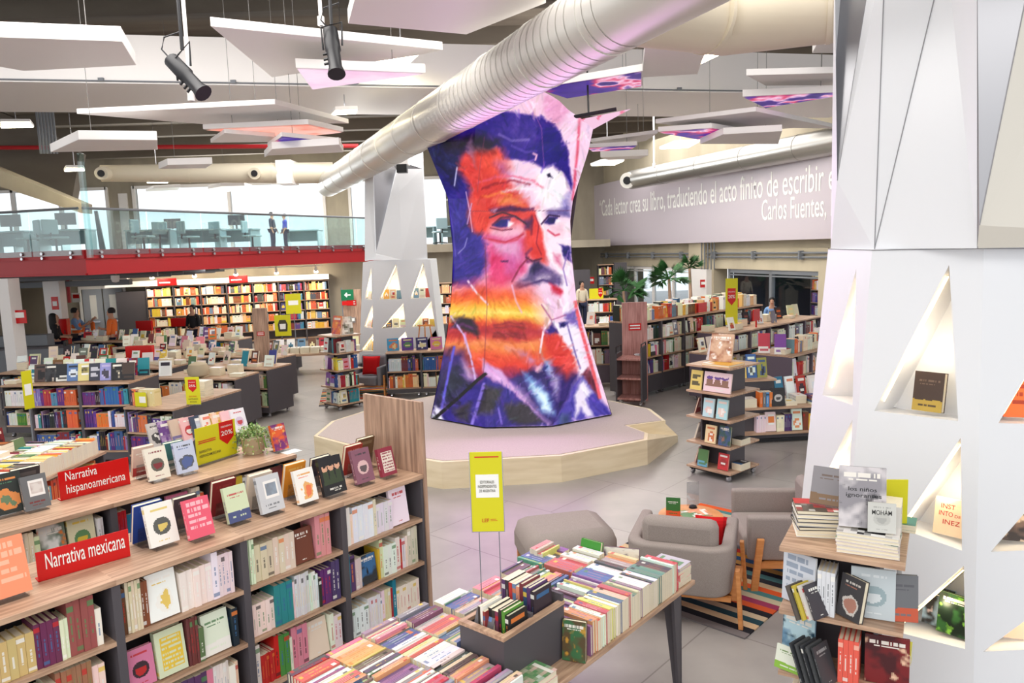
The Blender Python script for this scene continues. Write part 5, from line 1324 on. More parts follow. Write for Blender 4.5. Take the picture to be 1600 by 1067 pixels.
b = MB(); b.box((W * .08, -.001, zb_ + hh * .13), (W * .3, 0, zb_ + hh * .135)); b.box((W * .08, -.001, zb_ + hh * .15), (W * .26, 0, zb_ + hh * .155)); b.box((-W * .35, -.001, zb_ + hh * .93), (W * .4, 0, zb_ + hh * .945)); obj('red_small_print', b, M_redink, ss)

# ---- square display towers
def tower(front, adir, label, side=.57, name='display_tower'):
    """front: floor point under the nearest corner; adir: direction of the left front edge"""
    a = Vector(adir).normalized(); ang = math.atan2(-a.y, -a.x); u = -a          # u runs from the left corner to the front corner
    e_ang = math.atan2(u.y, u.x); o = Vector(front) - u * side
    e = empty(name, o, e_ang, label=label, cat='display stand')
    zs_ = [.12, .445, .78, 1.115, 1.45]
    for k, z in enumerate(zs_):
        b = MB(); b.box((0, 0, z - .025), (side, side, z)); obj('shelf' if k < 4 else 'top_board', b, M_wood, e, bevel=.002)
    i0, i1 = side * .2, side * .8
    for lo, hi in (((i0, i0), (i0 + .02, i1)), ((i1 - .02, i0), (i1, i1)), ((i0 + .02, i0 + .14), (i1 - .02, i0 + .16)), ((i0 + .02, i1 - .16), (i1 - .02, i1 - .14))):
        b = MB(); b.box((*lo, .12), (*hi, 1.425)); obj('core_panel', b, M_dark, e)
    b = MB(); b.box((.03, .03, .07), (side - .03, side - .03, .095)); obj('base_frame', b, M_black, e)
    for x in (.06, side - .06):
        for y in (.06, side - .06): castor(e, x, y)
    return Frame(o, e_ang), zs_, i0
frT, zsT, _ = tower(Vector((1.82, 3.4, 0)), (-.87, .5, 0), 'oak and charcoal display tower crowded with art books in the right foreground')
GTW = 'books on the foreground tower'
def dbk(fr, x, y, z, out, lean, w, h, t, c, st, lab, both=False, stand_=False):
    o = fr.u * out[0] + fr.n * out[1]; return face_book(fr.w(x, y, z), o, lean, w, h, t, c, st, label=lab, stand=stand_, both=both)
z = zsT[4]
zt3 = stack(frT.w(.4, .15, z), frT.u, 6, .2, .28, .017, 'mix', 'white flat pile on top of the foreground tower', GTW, cols=[(236, 230, 226), (230, 226, 222), (226, 214, 214), (236, 230, 226)])
bk = dbk(frT, .37, .13, zt3, (.15, -1), .2, .215, .3, .026, ((150, 146, 152), (60, 58, 64), (216, 210, 212)), 'full', 'tall grey collage book leaning on top of the foreground tower')
BIG = bk
mo = frT.w(.46, .1, zt3)
mb_ = face_book(mo, frT.u * .15 - frT.n, .16, .125, .145, .012, ((206, 206, 200), (190, 190, 184), (170, 170, 166)), 'disc', label='small pale grey book titled MOHÁM on top of the foreground tower', stand=False); mb_['title'] = [('MOHÁM', .15, .85, .6, .16, (40, 40, 40))]
BIG['title'] = [('los niños', .2, .8, .6, .07, (30, 30, 34)), ('ignorantes', .15, .9, .5, .07, (30, 30, 34))]
stack(frT.w(.16, .3, z), frT.u * .9 + frT.n * .3, 7, .2, .27, .02, 'mix', 'dark striped flat pile on top of the foreground tower', GTW, cols=[CW, (226, 226, 228), (60, 60, 64), (190, 190, 192), (50, 50, 54), (236, 236, 236), (90, 80, 70)])
dbk(frT, .2, .28, z + .145, (-.1, -1), .45, .2, .2, .02, ((140, 136, 140), (130, 100, 70), (110, 90, 80)), 'band', 'grey landscape book tilted on the dark striped pile')
for k in range(7):
    add_book(frT.w(.545 - .008 - .0, .3, z) + frT.n * (.024 * k - .07) + frT.u * .0, frT.n, -frT.u, UP, .0225, .14, .21, (226, 224, 218), (70, 70, 66), (60, 60, 56), 'band', 'magazine row at right on top of the foreground tower', GTW, form='upright pale magazine')
b = MB(); e = empty('card_sign', frT.w(.4, .42, z), frT.a + .4, label='blank lime yellow card standing behind the pale magazines on the tower', cat='sign')
b.box((-.17, 0, 0), (.17, .006, .28)); obj('card', b, M_yellow, e)
stack(frT.w(.5, .53, z), frT.u, 3, .14, .2, .012, 'mix', 'small green pile at the back of the tower top', GTW, cols=[(70, 130, 110), (60, 120, 100), (80, 140, 120)])
z = zsT[3]
dbk(frT, .08, .09, z, (-.5, -1), .06, .19, .27, .012, ((214, 220, 230), (150, 164, 184), (190, 196, 206)), 'lines', 'shiny pale blue book facing out, second shelf of the foreground tower')
dbk(frT, .05, .3, z, (-1, -.2), .12, .18, .26, .012, ((190, 198, 206), (130, 140, 156), (200, 206, 214)), 'full', 'silvery book behind the shiny pale blue one on the tower')
for k in range(4): add_book(frT.w(.19 + .021 * k, .03 - .004 * k, z), frT.u, frT.n, UP, .02, .15, .23, (226, 228, 232), (90, 96, 100), CW, 'plain', 'middle of the second shelf, foreground tower', GTW, form='upright white book')
dbk(frT, .33, .03, z, (-.75, -1), .2, .14, .21, .03, ((70, 68, 70), (220, 214, 206), (180, 120, 100)), 'picture', 'dark grey book with pale lettering leaning on the white books')
dbk(frT, .43, .09, z, (.1, -1), .1, .2, .25, .014, ((196, 206, 210), (150, 170, 176), (220, 226, 228)), 'disc', 'wide pale grey blue book facing out, second shelf of the tower')
dbk(frT, .56, .12, z, (.3, -1), .1, .14, .23, .02, ((110, 112, 116), (200, 90, 60), (90, 90, 96)), 'band', 'slate grey book with orange mark, right end of second tower shelf')
for k in range(4): dbk(frT, .135 + .026 * k, -.05 + .012 * k, z, (1, -.55), .42, .12, .17, .01, [((90, 84, 80), CK, CW), ((200, 180, 70), CK, CW), ((220, 214, 206), CR, CW), ((70, 66, 72), CW, CW)][k], 'plain', '%s thin slanting booklet beside the shiny pale blue book' % ORD[k], both=True)
dbk(frT, .55, .33, z, (1, .1), .1, .15, .22, .02, ((40, 90, 150), (60, 110, 170), CW), 'plain', 'blue book on the hidden right side of the tower')
z = zsT[2]
dbk(frT, .08, .1, z, (-.4, -1), .06, .18, .27, .012, ((110, 150, 180), (40, 70, 90), (190, 220, 230)), 'full', 'glossy blue forest picture book, third shelf of the foreground tower')
dbk(frT, .05, .0, z, (-.3, -1), .3, .15, .12, .01, ((226, 230, 214), (130, 180, 40), (90, 130, 40)), 'band', 'white and lime green booklet in front of the blue forest book')
for k in range(5): dbk(frT, .155 + .026 * k, -.03, z, (.95, -.4), .35, .13, .2, .01, [((60, 62, 66), (150, 150, 150), CW), ((80, 82, 84), CK, CW)][k % 2], 'plain', '%s thin slanting black magazine beside the blue forest book' % ORD[k], both=True)
for k in range(4): add_book(frT.w(.295 + .024 * k, .02, z), frT.u, frT.n, UP, .023, .15, .23, (236, 100, 84), CW, (250, 190, 170), 'plain', 'third shelf of the foreground tower', GTW, form='upright coral red book')
dbk(frT, .5, .1, z, (.1, -1), .1, .2, .24, .016, ((120, 30, 34), (230, 190, 160), (70, 20, 26)), 'full', 'dark red book with bursting flower, third shelf of the tower')
stack(frT.w(.5, .42, z), frT.u, 4, .16, .2, .012, 'mix', 'yellow pile at the right of the third tower shelf', GTW, cols=[(220, 220, 60), (210, 214, 70), (226, 222, 90)])
z = zsT[1]
fill_row(frT.w(.05, .03, z), frT.u, -frT.n, .48, .28, 'lowest shelf of the foreground tower', GTW)

fr5, zs5, _ = tower(Vector((2.66, 9.12, 0)), (-.55, .65, 0), 'oak display tower with a tilted photo book on top, beyond the armchairs', side=.66)
GM = 'books on the tower beyond the armchairs'
pl5 = ['lowest shelf', 'second shelf', 'third shelf', 'fourth shelf', 'top']
dbk(fr5, .35, .24, zs5[4] + .02, (.2, -1), .3, .3, .36, .03, ((206, 170, 140), (250, 244, 236), (150, 90, 60)), 'full', 'large photo book with orange spine tilted on the far tower top')
stack(fr5.w(.42, .2, zs5[4]), fr5.u, 1, .34, .4, .03, 'mix', 'top of the tower beyond the armchairs', GM, cols=[(226, 170, 60)])
dbk(fr5, .12, .36, zs5[4], (-.6, -1), .25, .24, .34, .02, ((190, 180, 160), (140, 130, 110), (210, 206, 200)), 'full', 'grey picture book wrapped in plastic on the far tower top')
for (x, y, zi, c, st, w, h, lab) in ((.12, .04, 3, ((222, 200, 110), (60, 60, 50), CW), 'lines', .17, .25, 'yellow book with vertical lettering on the far tower'), (.43, .05, 3, ((236, 210, 214), (110, 80, 150), (130, 90, 60)), 'faces', .4, .25, 'wide colourful landscape book on the far tower'),
                             (.3, .05, 2, ((190, 220, 226), (236, 200, 190), CW), 'picture', .16, .24, 'left pale aqua book on the far tower middle shelf'), (.5, .05, 2, ((176, 220, 224), (240, 214, 200), CW), 'picture', .16, .25, 'right pale aqua book on the far tower middle shelf'),
                             (.33, .05, 1, ((240, 216, 170), (206, 110, 60), CW), 'picture', .16, .23, 'cream book with orange fox shape on the far tower'), (.54, .05, 1, ((60, 90, 70), (150, 110, 90), (70, 90, 130)), 'full', .17, .25, 'dark green patterned book on the far tower'),
                             (.22, .04, 0, ((90, 130, 80), (110, 170, 200), (120, 70, 60)), 'band', .15, .22, 'green and blue book on the far tower lowest shelf'), (.5, .08, 0, ((206, 60, 64), (170, 60, 60), CW), 'disc', .15, .21, 'red book on the far tower lowest shelf')):
    dbk(fr5, x, y, zs5[zi], (0, -1), .18, w, h, .02, c, st, lab)
for zi in (0, 1, 2): dbk(fr5, .03, .2, zs5[zi], (-1, -.1), .3, .15, .22, .02, [((236, 190, 190), CR, CW), ((240, 236, 230), CK, CW), ((150, 60, 66), CW, CW)][zi], 'picture', 'pinkish book on the left face of the far tower, %s' % pl5[zi])
for zi in (0, 1): stack(fr5.w(.62, .3, zs5[zi]), fr5.n, 2, .14, .2, .04, 'mix', 'right face of the far tower, %s' % pl5[zi], GM, cols=[CW, (60, 60, 60)])
fr6, zs6, _ = tower(Vector((-3.36, 14.25, 0)), (-.62, .6, 0), 'display tower with an orange book on top left of the white column', side=.6)
G6 = 'books on the tower by the white column'
for zi in range(4): fill_row(fr6.w(.08, .03, zs6[zi]), fr6.u, -fr6.n, .46, .3, '%s of the tower by the white column' % pl5[zi], G6, pal='cool' if zi % 2 else 'mix', faceout=.3); fill_row(fr6.w(.57, .08, zs6[zi]), fr6.n, fr6.u, .46, .28, '%s, right face of the tower by the white column' % pl5[zi], G6, faceout=.2)
dbk(fr6, .35, .2, zs6[4], (0, -1), .2, .3, .36, .03, ((236, 130, 70), (250, 200, 110), (180, 60, 110)), 'full', 'orange sunset coloured book on top of the tower by the white column')
dbk(fr6, .5, .35, zs6[4], (1, -.4), .3, .24, .34, .03, ((110, 110, 90), (150, 90, 60), CW), 'full', 'olive book leaning behind the orange one on the tower')

# ---- islands on the left of the hall (two shelf rows, oak tops)
def island(fr_corner, ang, W, D, H, label, place, pal='mix', rows_=(.56, .22), tops=0, side='right', name='display_island', group=None, top_pal='mix', endfill=False, step=None):
    """front right corner given"""
    u = V2(ang); fr = Frame(Vector(fr_corner) - u * W, ang); nb_ = max(1, round(W / .8)); bw = W / nb_
    for i in range(nb_):
        sh = [z_ * H / .93 for z_ in rows_]
        case_unit(fr, i * bw, bw, D, H, sh, label if nb_ == 1 else '%s unit, %s' % (('left', 'right')[i] if nb_ == 2 else ORD[i], label), name=name, cat='bookcase', group=group)
        for r, z in enumerate(sh): fill_row(fr.w(i * bw + .025, .012, z), u, -fr.n, bw - .05, (sh[r - 1] if r else H) - z - .05, '%s row %s' % (ORD[r], place), 'books on the left islands', pal=pal)
    for k in range(tops):
        x, y = W * (k + .5) / tops + R.uniform(-.05, .05), R.uniform(.1, D - .12); m = R.random(); p = fr.w(x, y, H)
        if m < .6: face_book(p, -fr.n + u * R.uniform(-.3, .5), .28, R.uniform(.15, .22), R.uniform(.21, .3), .025, (pick(top_pal), pick(top_pal), R.choice(ACC)), R.choice(STYLES), place='top of ' + place, group='books on the left islands', stand=False)
        elif m < .85: stack(p, u, R.randint(2, 6), .16, .23, .026, top_pal, 'top of ' + place, 'books on the left islands')
        else: zz = stack(p, u, 2, .17, .23, .03, top_pal, 'top of ' + place, 'books on the left islands'); face_book(Vector((p.x, p.y, zz)), -fr.n, .25, .16, .23, .025, (pick(top_pal), pick(top_pal), R.choice(ACC)), R.choice(STYLES), place='top of ' + place, group='books on the left islands', stand=False)
    return fr
frA = island((-5.6, 10.88, 0), math.radians(-4), 1.55, .8, 1.25, 'tall blue-grey bookcase with three rows of colourful spines', 'of the blue-grey case', pal='cool', rows_=(.68, .43, .17), tops=0)
Adisp = [((90, 70, 66), CK), ((60, 60, 64), (190, 180, 170)), ((40, 42, 46), (220, 220, 214)), ((90, 120, 170), (220, 230, 240)), ((222, 210, 140), (190, 176, 110)), ((60, 62, 76), (200, 200, 210)), ((150, 150, 206), (190, 180, 220)), ((44, 42, 48), (226, 214, 190)), ((70, 56, 50), CK)]
for k, (c1, c2) in enumerate(Adisp): face_book(frA.w(.1 + k * .17, .14, 1.25), -frA.n + frA.u * .25, .3, .17, .26, .03, (c1, c2, CK), STYLES[1 + k % 6], label='%s book leaning %s from the left on the tall blue-grey case' % (cname(c1), ORD[k]), stand=False)
for k in range(9): face_book(frA.w(.1 + k * .17, .55, 1.25), -frA.n + frA.u * .2, .25, .17, .27, .03, (pick('mix'), pick('cool'), R.choice(ACC)), R.choice(STYLES), place='back row on the blue-grey case', group='books on the left islands', stand=False)
frA2 = island((-4.78, 10.42, 0), math.radians(-17), .86, 1.5, .92, 'low charcoal island holding the yellow 25% sign', 'of the 25% island', pal='cool', tops=0)
spb = frA2.w(.3, .25, .92)
for k in range(9): add_book(frA2.w(.2 + k * .03, .1, .92), frA2.u, frA2.n, UP, .028, .14, .24, (230, 214, 160), (214, 196, 130), CW, 'plain', 'boxed cream set on the 25% island', 'books on the left islands')
for k in range(4): add_book(frA2.w(.03 + k * .035, .12, .92), frA2.u, frA2.n, UP, .033, .15, .24, [(60, 46, 70), (226, 130, 90), (236, 120, 60), (206, 150, 130)][k], CW, CK, 'plain', 'left end of the 25% island top', 'books on the left islands')
stack(frA2.w(.6, .9, .92), frA2.u, 8, .2, .3, .03, 'mix', 'black and white pile on the 25% island', 'books on the left islands', cols=[CK, CW])
e = card_sign(frA2.w(.25, .06, .92), frA2.a, .2, .21, .0, 'square yellow card with white label on the 25% island', lines=()); b = MB(); b.box((-.02, -.003, .06), (.09, 0, .15)); obj('white_label', b, M_paper, e)
p25 = onz(303, 633, .92); e = card_sign(p25, -.1, .215, .4, .01, 'tall yellow card sign with a red 25% badge', badge=(-.06, .06, .19, .37, '25%'), lines=[('EDITORIAL', -.06, .06, .12, .02, M_redink), ('ILUSTRADOS', -.07, .07, .08, .022, M_ink), ('ROCIO', -.05, .05, .04, .022, M_ink)])
islands = [((-4.79, 12.85), -13, 1.6, .75, 4, 'island B'), ((-4.56, 13.85), -22, 1.6, .7, 5, 'C'), ((-4.86, 15.3), -24, 1.7, .65, 5, 'D'), ((-6.25, 16.5), -18, 1.7, .7, 8, 'E'), ((-6.65, 14.4), -12, 1.6, .7, 6, 'G'), ((-6.62, 15.4), -16, 1.7, .7, 8, 'F'), ((-7.2, 12.7), -8, 1.7, .8, 9, 'H'), ((-7.9, 17.6), -16, 1.7, .7, 9, 'I'), ((-8.4, 14.2), -10, 1.6, .7, 9, 'J'), ((-9.7, 19.4), -16, 2.0, .7, 10, 'K'), ((-7.0, 19.0), -16, 1.6, .7, 8, 'L'), ((-8.6, 15.9), -12, 1.6, .7, 9, 'M')]
ilab = ['first charcoal island beyond the 25% sign', 'charcoal island on castors beside the walkway, with a pile of white books', 'charcoal island behind the wooden kiosk panel', 'far island left of the kiosk with pink and white books', 'island with a globe-shaped bag and yellow books', 'island with blue and yellow picture books', 'island behind the tall blue-grey bookcase', 'far island under the red sign frames', 'left island near the cleaning trolley', 'farthest long island before the wall of books', 'island right under the wall of books', 'island next to the person in the orange vest']
for (c, a_, W, D, n_, k), lb in zip(islands, ilab): island((*c, 0), math.radians(a_), W, D, .93, lb, 'of the ' + lb, tops=n_ + 3, top_pal='mix')
# red sign cards on the islands
for i, (px, py, w, h, lab) in enumerate(((218, 553, .55, .3, 'red sign box low in the left islands'), (225, 507, .45, .3, 'small red sign box among far left books'), (280, 500, .5, .26, 'red sign box in front of the wall of books'), (208, 570, .4, .2, 'red strip sign above a yellow shelf edge'))):
    p = onz(px, py + 10, .94); b = MB(); b.box((-w / 2, 0, 0), (w / 2, .12, h)); o = obj('red_sign_box', b, M_red, label=lab, cat='sign'); o.location = p
# knitted bag
p = onz(311, 590, .93); b = MB(); b.lathe([(.05, 0), (.17, .05), (.19, .14), (.15, .24), (.05, .28)], n=20); o = obj('knit_bag', b, M_pot, smooth=True, label='round beige bag standing on an island behind the 25% sign', cat='bag'); o.location = p
# kiosk panel with scanner
def kiosk(px0, px1, pyt, y, zt_, label, m, zb=0.0, lines=2):
    a, c = ony(px0, pyt, y), ony(px1, pyt, y); W = c.x - a.x
    e = empty('kiosk_panel', (a.x, y, zb), label=label, cat='kiosk')
    H = a.z - zb; b = MB(); b.box((0, 0, 0), (W, .06, H)); obj('board', b, m, e)
    b = MB(); b.box((W * .25, -.008, H * .72), (W * .75, 0, H * .72 + W * .28)); sgn = obj('red_plate', b, M_red, e)
    b = MB(); b.box((W * .3, -.01, H * .72 + W * .06), (W * .7, -.008, H * .72 + W * .11)); b.box((W * .3, -.01, H * .72 + W * .17), (W * .7, -.008, H * .72 + W * .22)); obj('white_lines', b, M_paper, sgn)
    b = MB(); b.box((W * .42, -.08, H * .42), (W * .68, 0, H * .42 + W * .28)); s2 = obj('scanner', b, M_chrome, e, bevel=.01); b = MB(); b.box((W * .46, -.085, H * .42 + W * .08), (W * .64, -.08, H * .42 + W * .24)); obj('scanner_screen', b, M_paper, s2)
    return e
kiosk(393, 416, 482, 15.1, 2.0, 'wooden kiosk panel with red plate and price scanner among the left islands', M_woodv)
kiosk(972, 1011, 473, 14.3, 2.0, 'reddish wood kiosk panel with red plate and price scanner beside the book cart', M_woodr)
kiosk(533, 563, 453, 24.5, 2.2, 'wooden kiosk panel far back beneath the green arrow sign', M_woodv)
# long table behind the kiosk
frL = island((*ony(452, 600, 19.0).xy, 0), math.radians(-14), 1.0, .7, .49, 'low charcoal cabinet under the long white stacked table', 'of the low cabinet', tops=0)
fL = Frame(Vector((*ony(418, 560, 18.6).xy, 0)), math.radians(6)); e = empty('long_table', fL.w(0, 0), fL.a, label='long table of pale stacked books right of the wooden kiosk panel', cat='table')
b = MB(); b.box((0, 0, .5), (2.3, .9, .55)); obj('table_top', b, M_wood, e); b = MB(); b.box((.5, .1, 0), (.55, .8, .5)); b.box((1.8, .1, 0), (1.85, .8, .5)); obj('trestle', b, M_dark, e)
for k in range(9): stack(fL.w(.15 + .25 * k, .2, .55), fL.n, 5, .22, .26, .03, 'mix', 'pale piles on the long table', 'books on the long table', cols=[(240, 226, 212), (236, 220, 206)])
for k in range(8): face_book(fL.w(.2 + .27 * k, .6, .55), -fL.n, .25, .2, .32, .03, (pick('warm'), pick('mix'), CK), R.choice(STYLES), place='back of the long table', group='books on the long table', stand=False)
e = card_sign(ony(443, 525, 19.5), 0, .42, .55, .0, 'yellow poster with the drawing of a bearded face on the long table', legs=False)
b = MB(); b.prism([(-.11, -.004, .12), (.11, -.004, .12), (.13, -.004, .3), (.08, -.004, .42), (-.08, -.004, .42), (-.13, -.004, .3)], (0, .003, 0)); fc = obj('ink_portrait', b, M_ink, e); b = MB(); b.prism([(-.07, -.007, .18), (.07, -.007, .18), (.08, -.007, .32), (-.08, -.007, .32)], (0, .002, 0)); obj('pale_face', b, M_paper, fc)
# ---- wall of books at the back
pL, pR = along(236), along(517); pL.z = pR.z = 0
uB = (pR - pL).normalized(); aB = math.atan2(uB.y, uB.x); frB = Frame(pL - Vector((-uB.y, uB.x, 0)) * .42, aB); LB = (pR - pL).length; HB = 2.12
nu = 7; bw = LB / nu
sh = [1.78, 1.44, 1.1, .76, .42, .1]
for i in range(nu):
    case_unit(frB, i * bw, bw, .4, HB, sh, 'tall wall bookcase at the back, %s from its left end' % ORD[i], name='wall_bookcase', group='wall of bookcases at the back', castors=False, base=0, wall=True)
    for r, z in enumerate(sh[:5]): fill_row(frB.w(i * bw + .03, .02, z), uB, -frB.n, bw - .06, .3, '%s row %s unit of the back wall' % (ORD[r], ORD[i]), 'books on the back wall', pal='warm' if i not in (5,) else 'cool', faceout=.08)
b = MB(); b.box((-.95, .1, 0), (-.01, .4, 1.98)); o = obj('closet_panel', b, M_dark, label='plain dark grey panel between the double door and the wall of books', cat='panel'); o.location = frB.o; o.rotation_euler.z = aB
b = MB(); b.box((-1.2, -.12, HB + .02), (LB + .02, .38, HB + .2)); o = obj('light_pelmet', b, M_white, label='white pelmet along the top of the back wall of books', cat='pelmet'); o.location = frB.o; o.rotation_euler.z = aB
for i, x in enumerate((.12 * LB, .5 * LB)):
    e = empty('red_header', frB.w(x, -.15, HB + .02), aB, label='%s red header sign on the pelmet over the wall of books' % ('left', 'right')[i], cat='sign'); b = MB(); b.box((-.3, 0, 0), (.3, .02, .24)); obj('plate', b, M_red, e); b = MB(); b.box((-.24, -.005, .08), (.1, 0, .12)); obj('white_line', b, M_paper, e)
e = empty('track_light', frB.w(0, -.9, 2.62), aB, label='white track with small lamps in front of the back wall of books', cat='track light')
b = MB(); b.box((.2, 0, 0), (LB - .2, .03, .03)); obj('track', b, M_white, e)
for k in range(5):
    x = .4 + (LB - .8) * k / 4; b = MB(); b.tube([(x, 0, 0), (x, .05, -.12), (x, .12, -.2)], [.02, .05, .07], 10); obj('lamp_head', b, M_white, e, smooth=True)
    b = MB(); b.box((x - .01, .01, .03), (x + .01, .03, .2)); obj('hanger', b, M_white, e)
    area_light('track_spot', frB.w(x, -.8, 2.5), .25, 22, (1, .86, .66), rot=(math.radians(48), 0, aB))
e = card_sign(frB.w(LB * .8, -1.2, 0), aB, .5, .68, 1.05, 'plain yellow card with white label in front of the wall of books', legs=False); b = MB(); b.box((-.16, -.004, 1.35), (.16, 0, 1.5)); obj('white_label', b, M_paper, e); b = MB(); b.tube([(0, .01, 0), (0, .01, 1.1)], .015, 6); obj('pole', b, M_steelgrey, e)
frB2 = Frame(Vector((*ony(677, 500, 26.0).xy, 0)), 0); case_unit(frB2, 0, 1.0, .4, 1.9, [1.55, 1.2, .85, .5], 'tall wall bookcase glimpsed between white column and screen', name='wall_bookcase', castors=False, base=0, wall=True)
for r, z in enumerate((1.55, 1.2, .85, .5)): fill_row(frB2.w(.03, .02, z), (1, 0, 0), (0, -1, 0), .94, .3, '%s row of the case between column and screen' % ORD[r], 'books on the back wall', pal='warm')
# green exit sign with arrow
e = empty('exit_sign', ony(543, 469, 24.3), 0, label='green sign with white left arrow on the far concrete wall', cat='sign')
b = MB(); b.box((-.2, 0, 0), (.2, .03, .34)); obj('plate', b, M_green, e)
b = MB(); b.prism([(-.1, -.006, .17), (-.02, -.006, .25), (.01, -.006, .22), (-.03, -.006, .19), (.11, -.006, .19), (.11, -.006, .15), (-.03, -.006, .15), (.01, -.006, .12), (-.02, -.006, .09)], (0, .004, 0)); obj('arrow', b, M_paper, e)
b = MB(); b.box((-.18, 0, -.16), (.18, .02, -.03)); obj('red_plate', b, M_red, e)
b = MB(); b.box((-.2, .03, -1.2), (-.17, .06, .4)); obj('backing_post', b, M_steelgrey, e)
# case left of the screen column (red and orange books)
frS = Frame(onz(606, 622, 0), math.radians(2)); 
for i in range(2):
    case_unit(frS, i * .72, .72, .5, .95, [.55, .2], '%s low bookcase between white column and screen' % ('left', 'right')[i], group='low bookcase behind the podium')
    for r, z in enumerate((.55, .2)): fill_row(frS.w(i * .72 + .03, .02, z), frS.u, -frS.n, .66, .33 if r == 0 else .3, '%s row of the %s low case behind the podium' % (ORD[r], ('left', 'right')[i]), 'books behind the podium', pal=('cool', 'warm')[r])
for k, (c, st, lab) in enumerate((((70, 160, 210), 'picture', 'sky blue boxed book on the low case behind the podium'), ((100, 60, 150), 'disc', 'purple boxed book on the low case behind the podium'), ((60, 56, 110), 'picture', 'navy patterned bag-like book on the low case'), ((220, 130, 180), 'disc', 'pink round topped book on the low case'))):
    face_book(frS.w(.14 + .3 * k, .2, .95), -frS.n + frS.u * .2, .12, .24, .26, .08, (c, R.choice(ACC), (230, 220, 160)), st, label=lab, stand=False)
e = empty('easel', frS.w(.8, .38, .95), 0, label='small orange wooden easel standing on the low case', cat='easel'); 
for x in (-.17, 0, .17): b = MB(); b.tube([(x, 0, 0), (x * .6, .02, .52)], .014, 6); obj('leg', b, M_beech, e)
b = MB(); b.tube([(-.15, 0, .5), (.15, 0, .5)], .014, 6); obj('crossbar', b, M_beech, e)

# ---- right-hand cases
a1 = Vector((2.42, 14.45, 0)); d1 = Vector((.73, .684, 0)).normalized(); AR = math.atan2(d1.y, d1.x); frR = Frame(a1, AR)
GR = 'books on the right hand cases'
for i in range(6):
    case_unit(frR, i * .8, .8, .7, 1.5, [1.13, .79, .45], 'long right hand bookcase beside the book cart, %s unit from the cart' % ORD[i], group='long right bookcase')
    for r, z in enumerate((1.13, .79, .45)): fill_row(frR.w(i * .8 + .03, .02, z), frR.u, -frR.n, .74, .31, '%s row, long right case, %s unit from the cart' % (ORD[r], ORD[i]), GR, faceout=.1)
    fill_row(frR.w(i * .8 + .03, .08, 1.5), frR.u, -frR.n, .7, .3, 'on top of the long right case, %s unit' % ORD[i], GR, pal='warm', faceout=.15)
    fill_row(frR.w(i * .8 + .03, .45, 1.5), frR.u, -frR.n, .7, .33, 'back row on top of the long right case, %s unit' % ORD[i], GR, pal='mix')
# cart at its end
frC = Frame(Vector((2.02, 14.62, 0)) , AR - math.pi / 2 + .5)
e = empty('book_cart', (1.9, 13.84, 0), math.radians(-22), label='empty charcoal book cart with reddish shelves in front of the kiosk panel', cat='cart')
for x in (0, .47): b = MB(); b.box((x, 0, .1), (x + .03, .42, 1.0 if x == 0 else 1.12)); obj('side_panel', b, M_dark, e)
for z in (.14, .52, .88): b = MB(); b.box((.03, 0, z), (.47, .42, z + .035)); obj('shelf', b, M_woodr, e)
b = MB(); b.box((.03, .4, .14), (.47, .415, .9)); obj('back_board', b, M_woodr, e)
b = MB(); b.tube([(.015, .02, 1.0), (.015, .02, 1.12), (.015, .4, 1.12), (.015, .4, 1.0)], .012, 6); obj('rail', b, M_black, e)
b = MB(); b.tube([(.485, .02, 1.12), (.485, .02, 1.18), (.485, .4, 1.18), (.485, .4, 1.12)], .012, 6); obj('rail', b, M_black, e)
for x in (.04, .46):
    for y in (.06, .36): castor(e, x, y, .045)
def rcase(corner, W, D, H, sh, label, place, n_top, a=AR, endw=True):
    fr = Frame(Vector((*corner, 0)), a); nb_ = max(1, round(W / .8)); bw = W / nb_
    for i in range(nb_):
        case_unit(fr, i * bw, bw, D, H, sh, label if nb_ == 1 else '%s, %s unit from its near end' % (label, ORD[i]), m_side=M_purp)
        for r, z in enumerate(sh): fill_row(fr.w(i * bw + .03, .02, z), fr.u, -fr.n, bw - .06, (sh[r - 1] if r else H) - z - .06, '%s row, %s, %s unit' % (ORD[r], place, ORD[i]), GR, faceout=.08)
    for k in range(n_top):
        p = fr.w(W * (k + .4) / n_top, R.uniform(.12, D - .15), H)
        if R.random() < .6: face_book(p, -fr.n - fr.u * R.uniform(0, .6), .25, .18, .27, .03, (pick('mix'), pick('warm'), R.choice(ACC)), R.choice(STYLES), place='top of ' + place, group=GR, stand=False)
        else: stack(p, fr.u, R.randint(2, 5), .17, .24, .03, 'mix', 'top of ' + place, GR)
    return fr
frE = rcase((4.3, 14.75), 4.0, .75, 1.2, [.82, .45], 'purple-grey bookcase with the narrow yellow sign', 'case of the narrow yellow sign', 14)
fr3_ = rcase((3.66, 13.95), .8, .42, .93, [.55, .2], 'low purple-grey island behind the far tower', 'low island behind the far tower', 3)
frR2 = rcase((4.88, 13.05), 2.4, .75, .97, [.58, .2], 'purple-grey island with two bright magazines on top', 'island of the bright magazines', 5)
fill_row(frR2.w(.3, .1, .97), frR2.u, -frR2.n, 1.2, .3, 'on top of the bright magazine island', GR, pal='warm')
for k in range(2): face_book(frR2.w(.05 + .02 * k, .55 - .3 * k, .97), -frR2.u - frR2.n * .6, .2, .2, .36, .02, [((206, 60, 80), CW, CW), ((130, 70, 160), CW, (240, 190, 200))][k], 'band', label='%s magazine standing up at the island end beside the right column' % ('crimson', 'violet')[k], stand=False)
frW = Frame(WA, math.atan2(wu.y, wu.x)); e = card_sign(frE.w(.55, .3, 1.2), -.2, .24, .95, .1, 'narrow tall yellow and orange sign on the right hand bookcase', badge=(-.08, .08, .5, .85, '20%'), legs=False)
b = MB(); b.tube([(0, .01, 0), (0, .01, .2)], .012, 6); obj('pole', b, M_steelgrey, e)
for k in range(4): wx = frR.w(.4 + 1.2 * k, .2, 1.5)
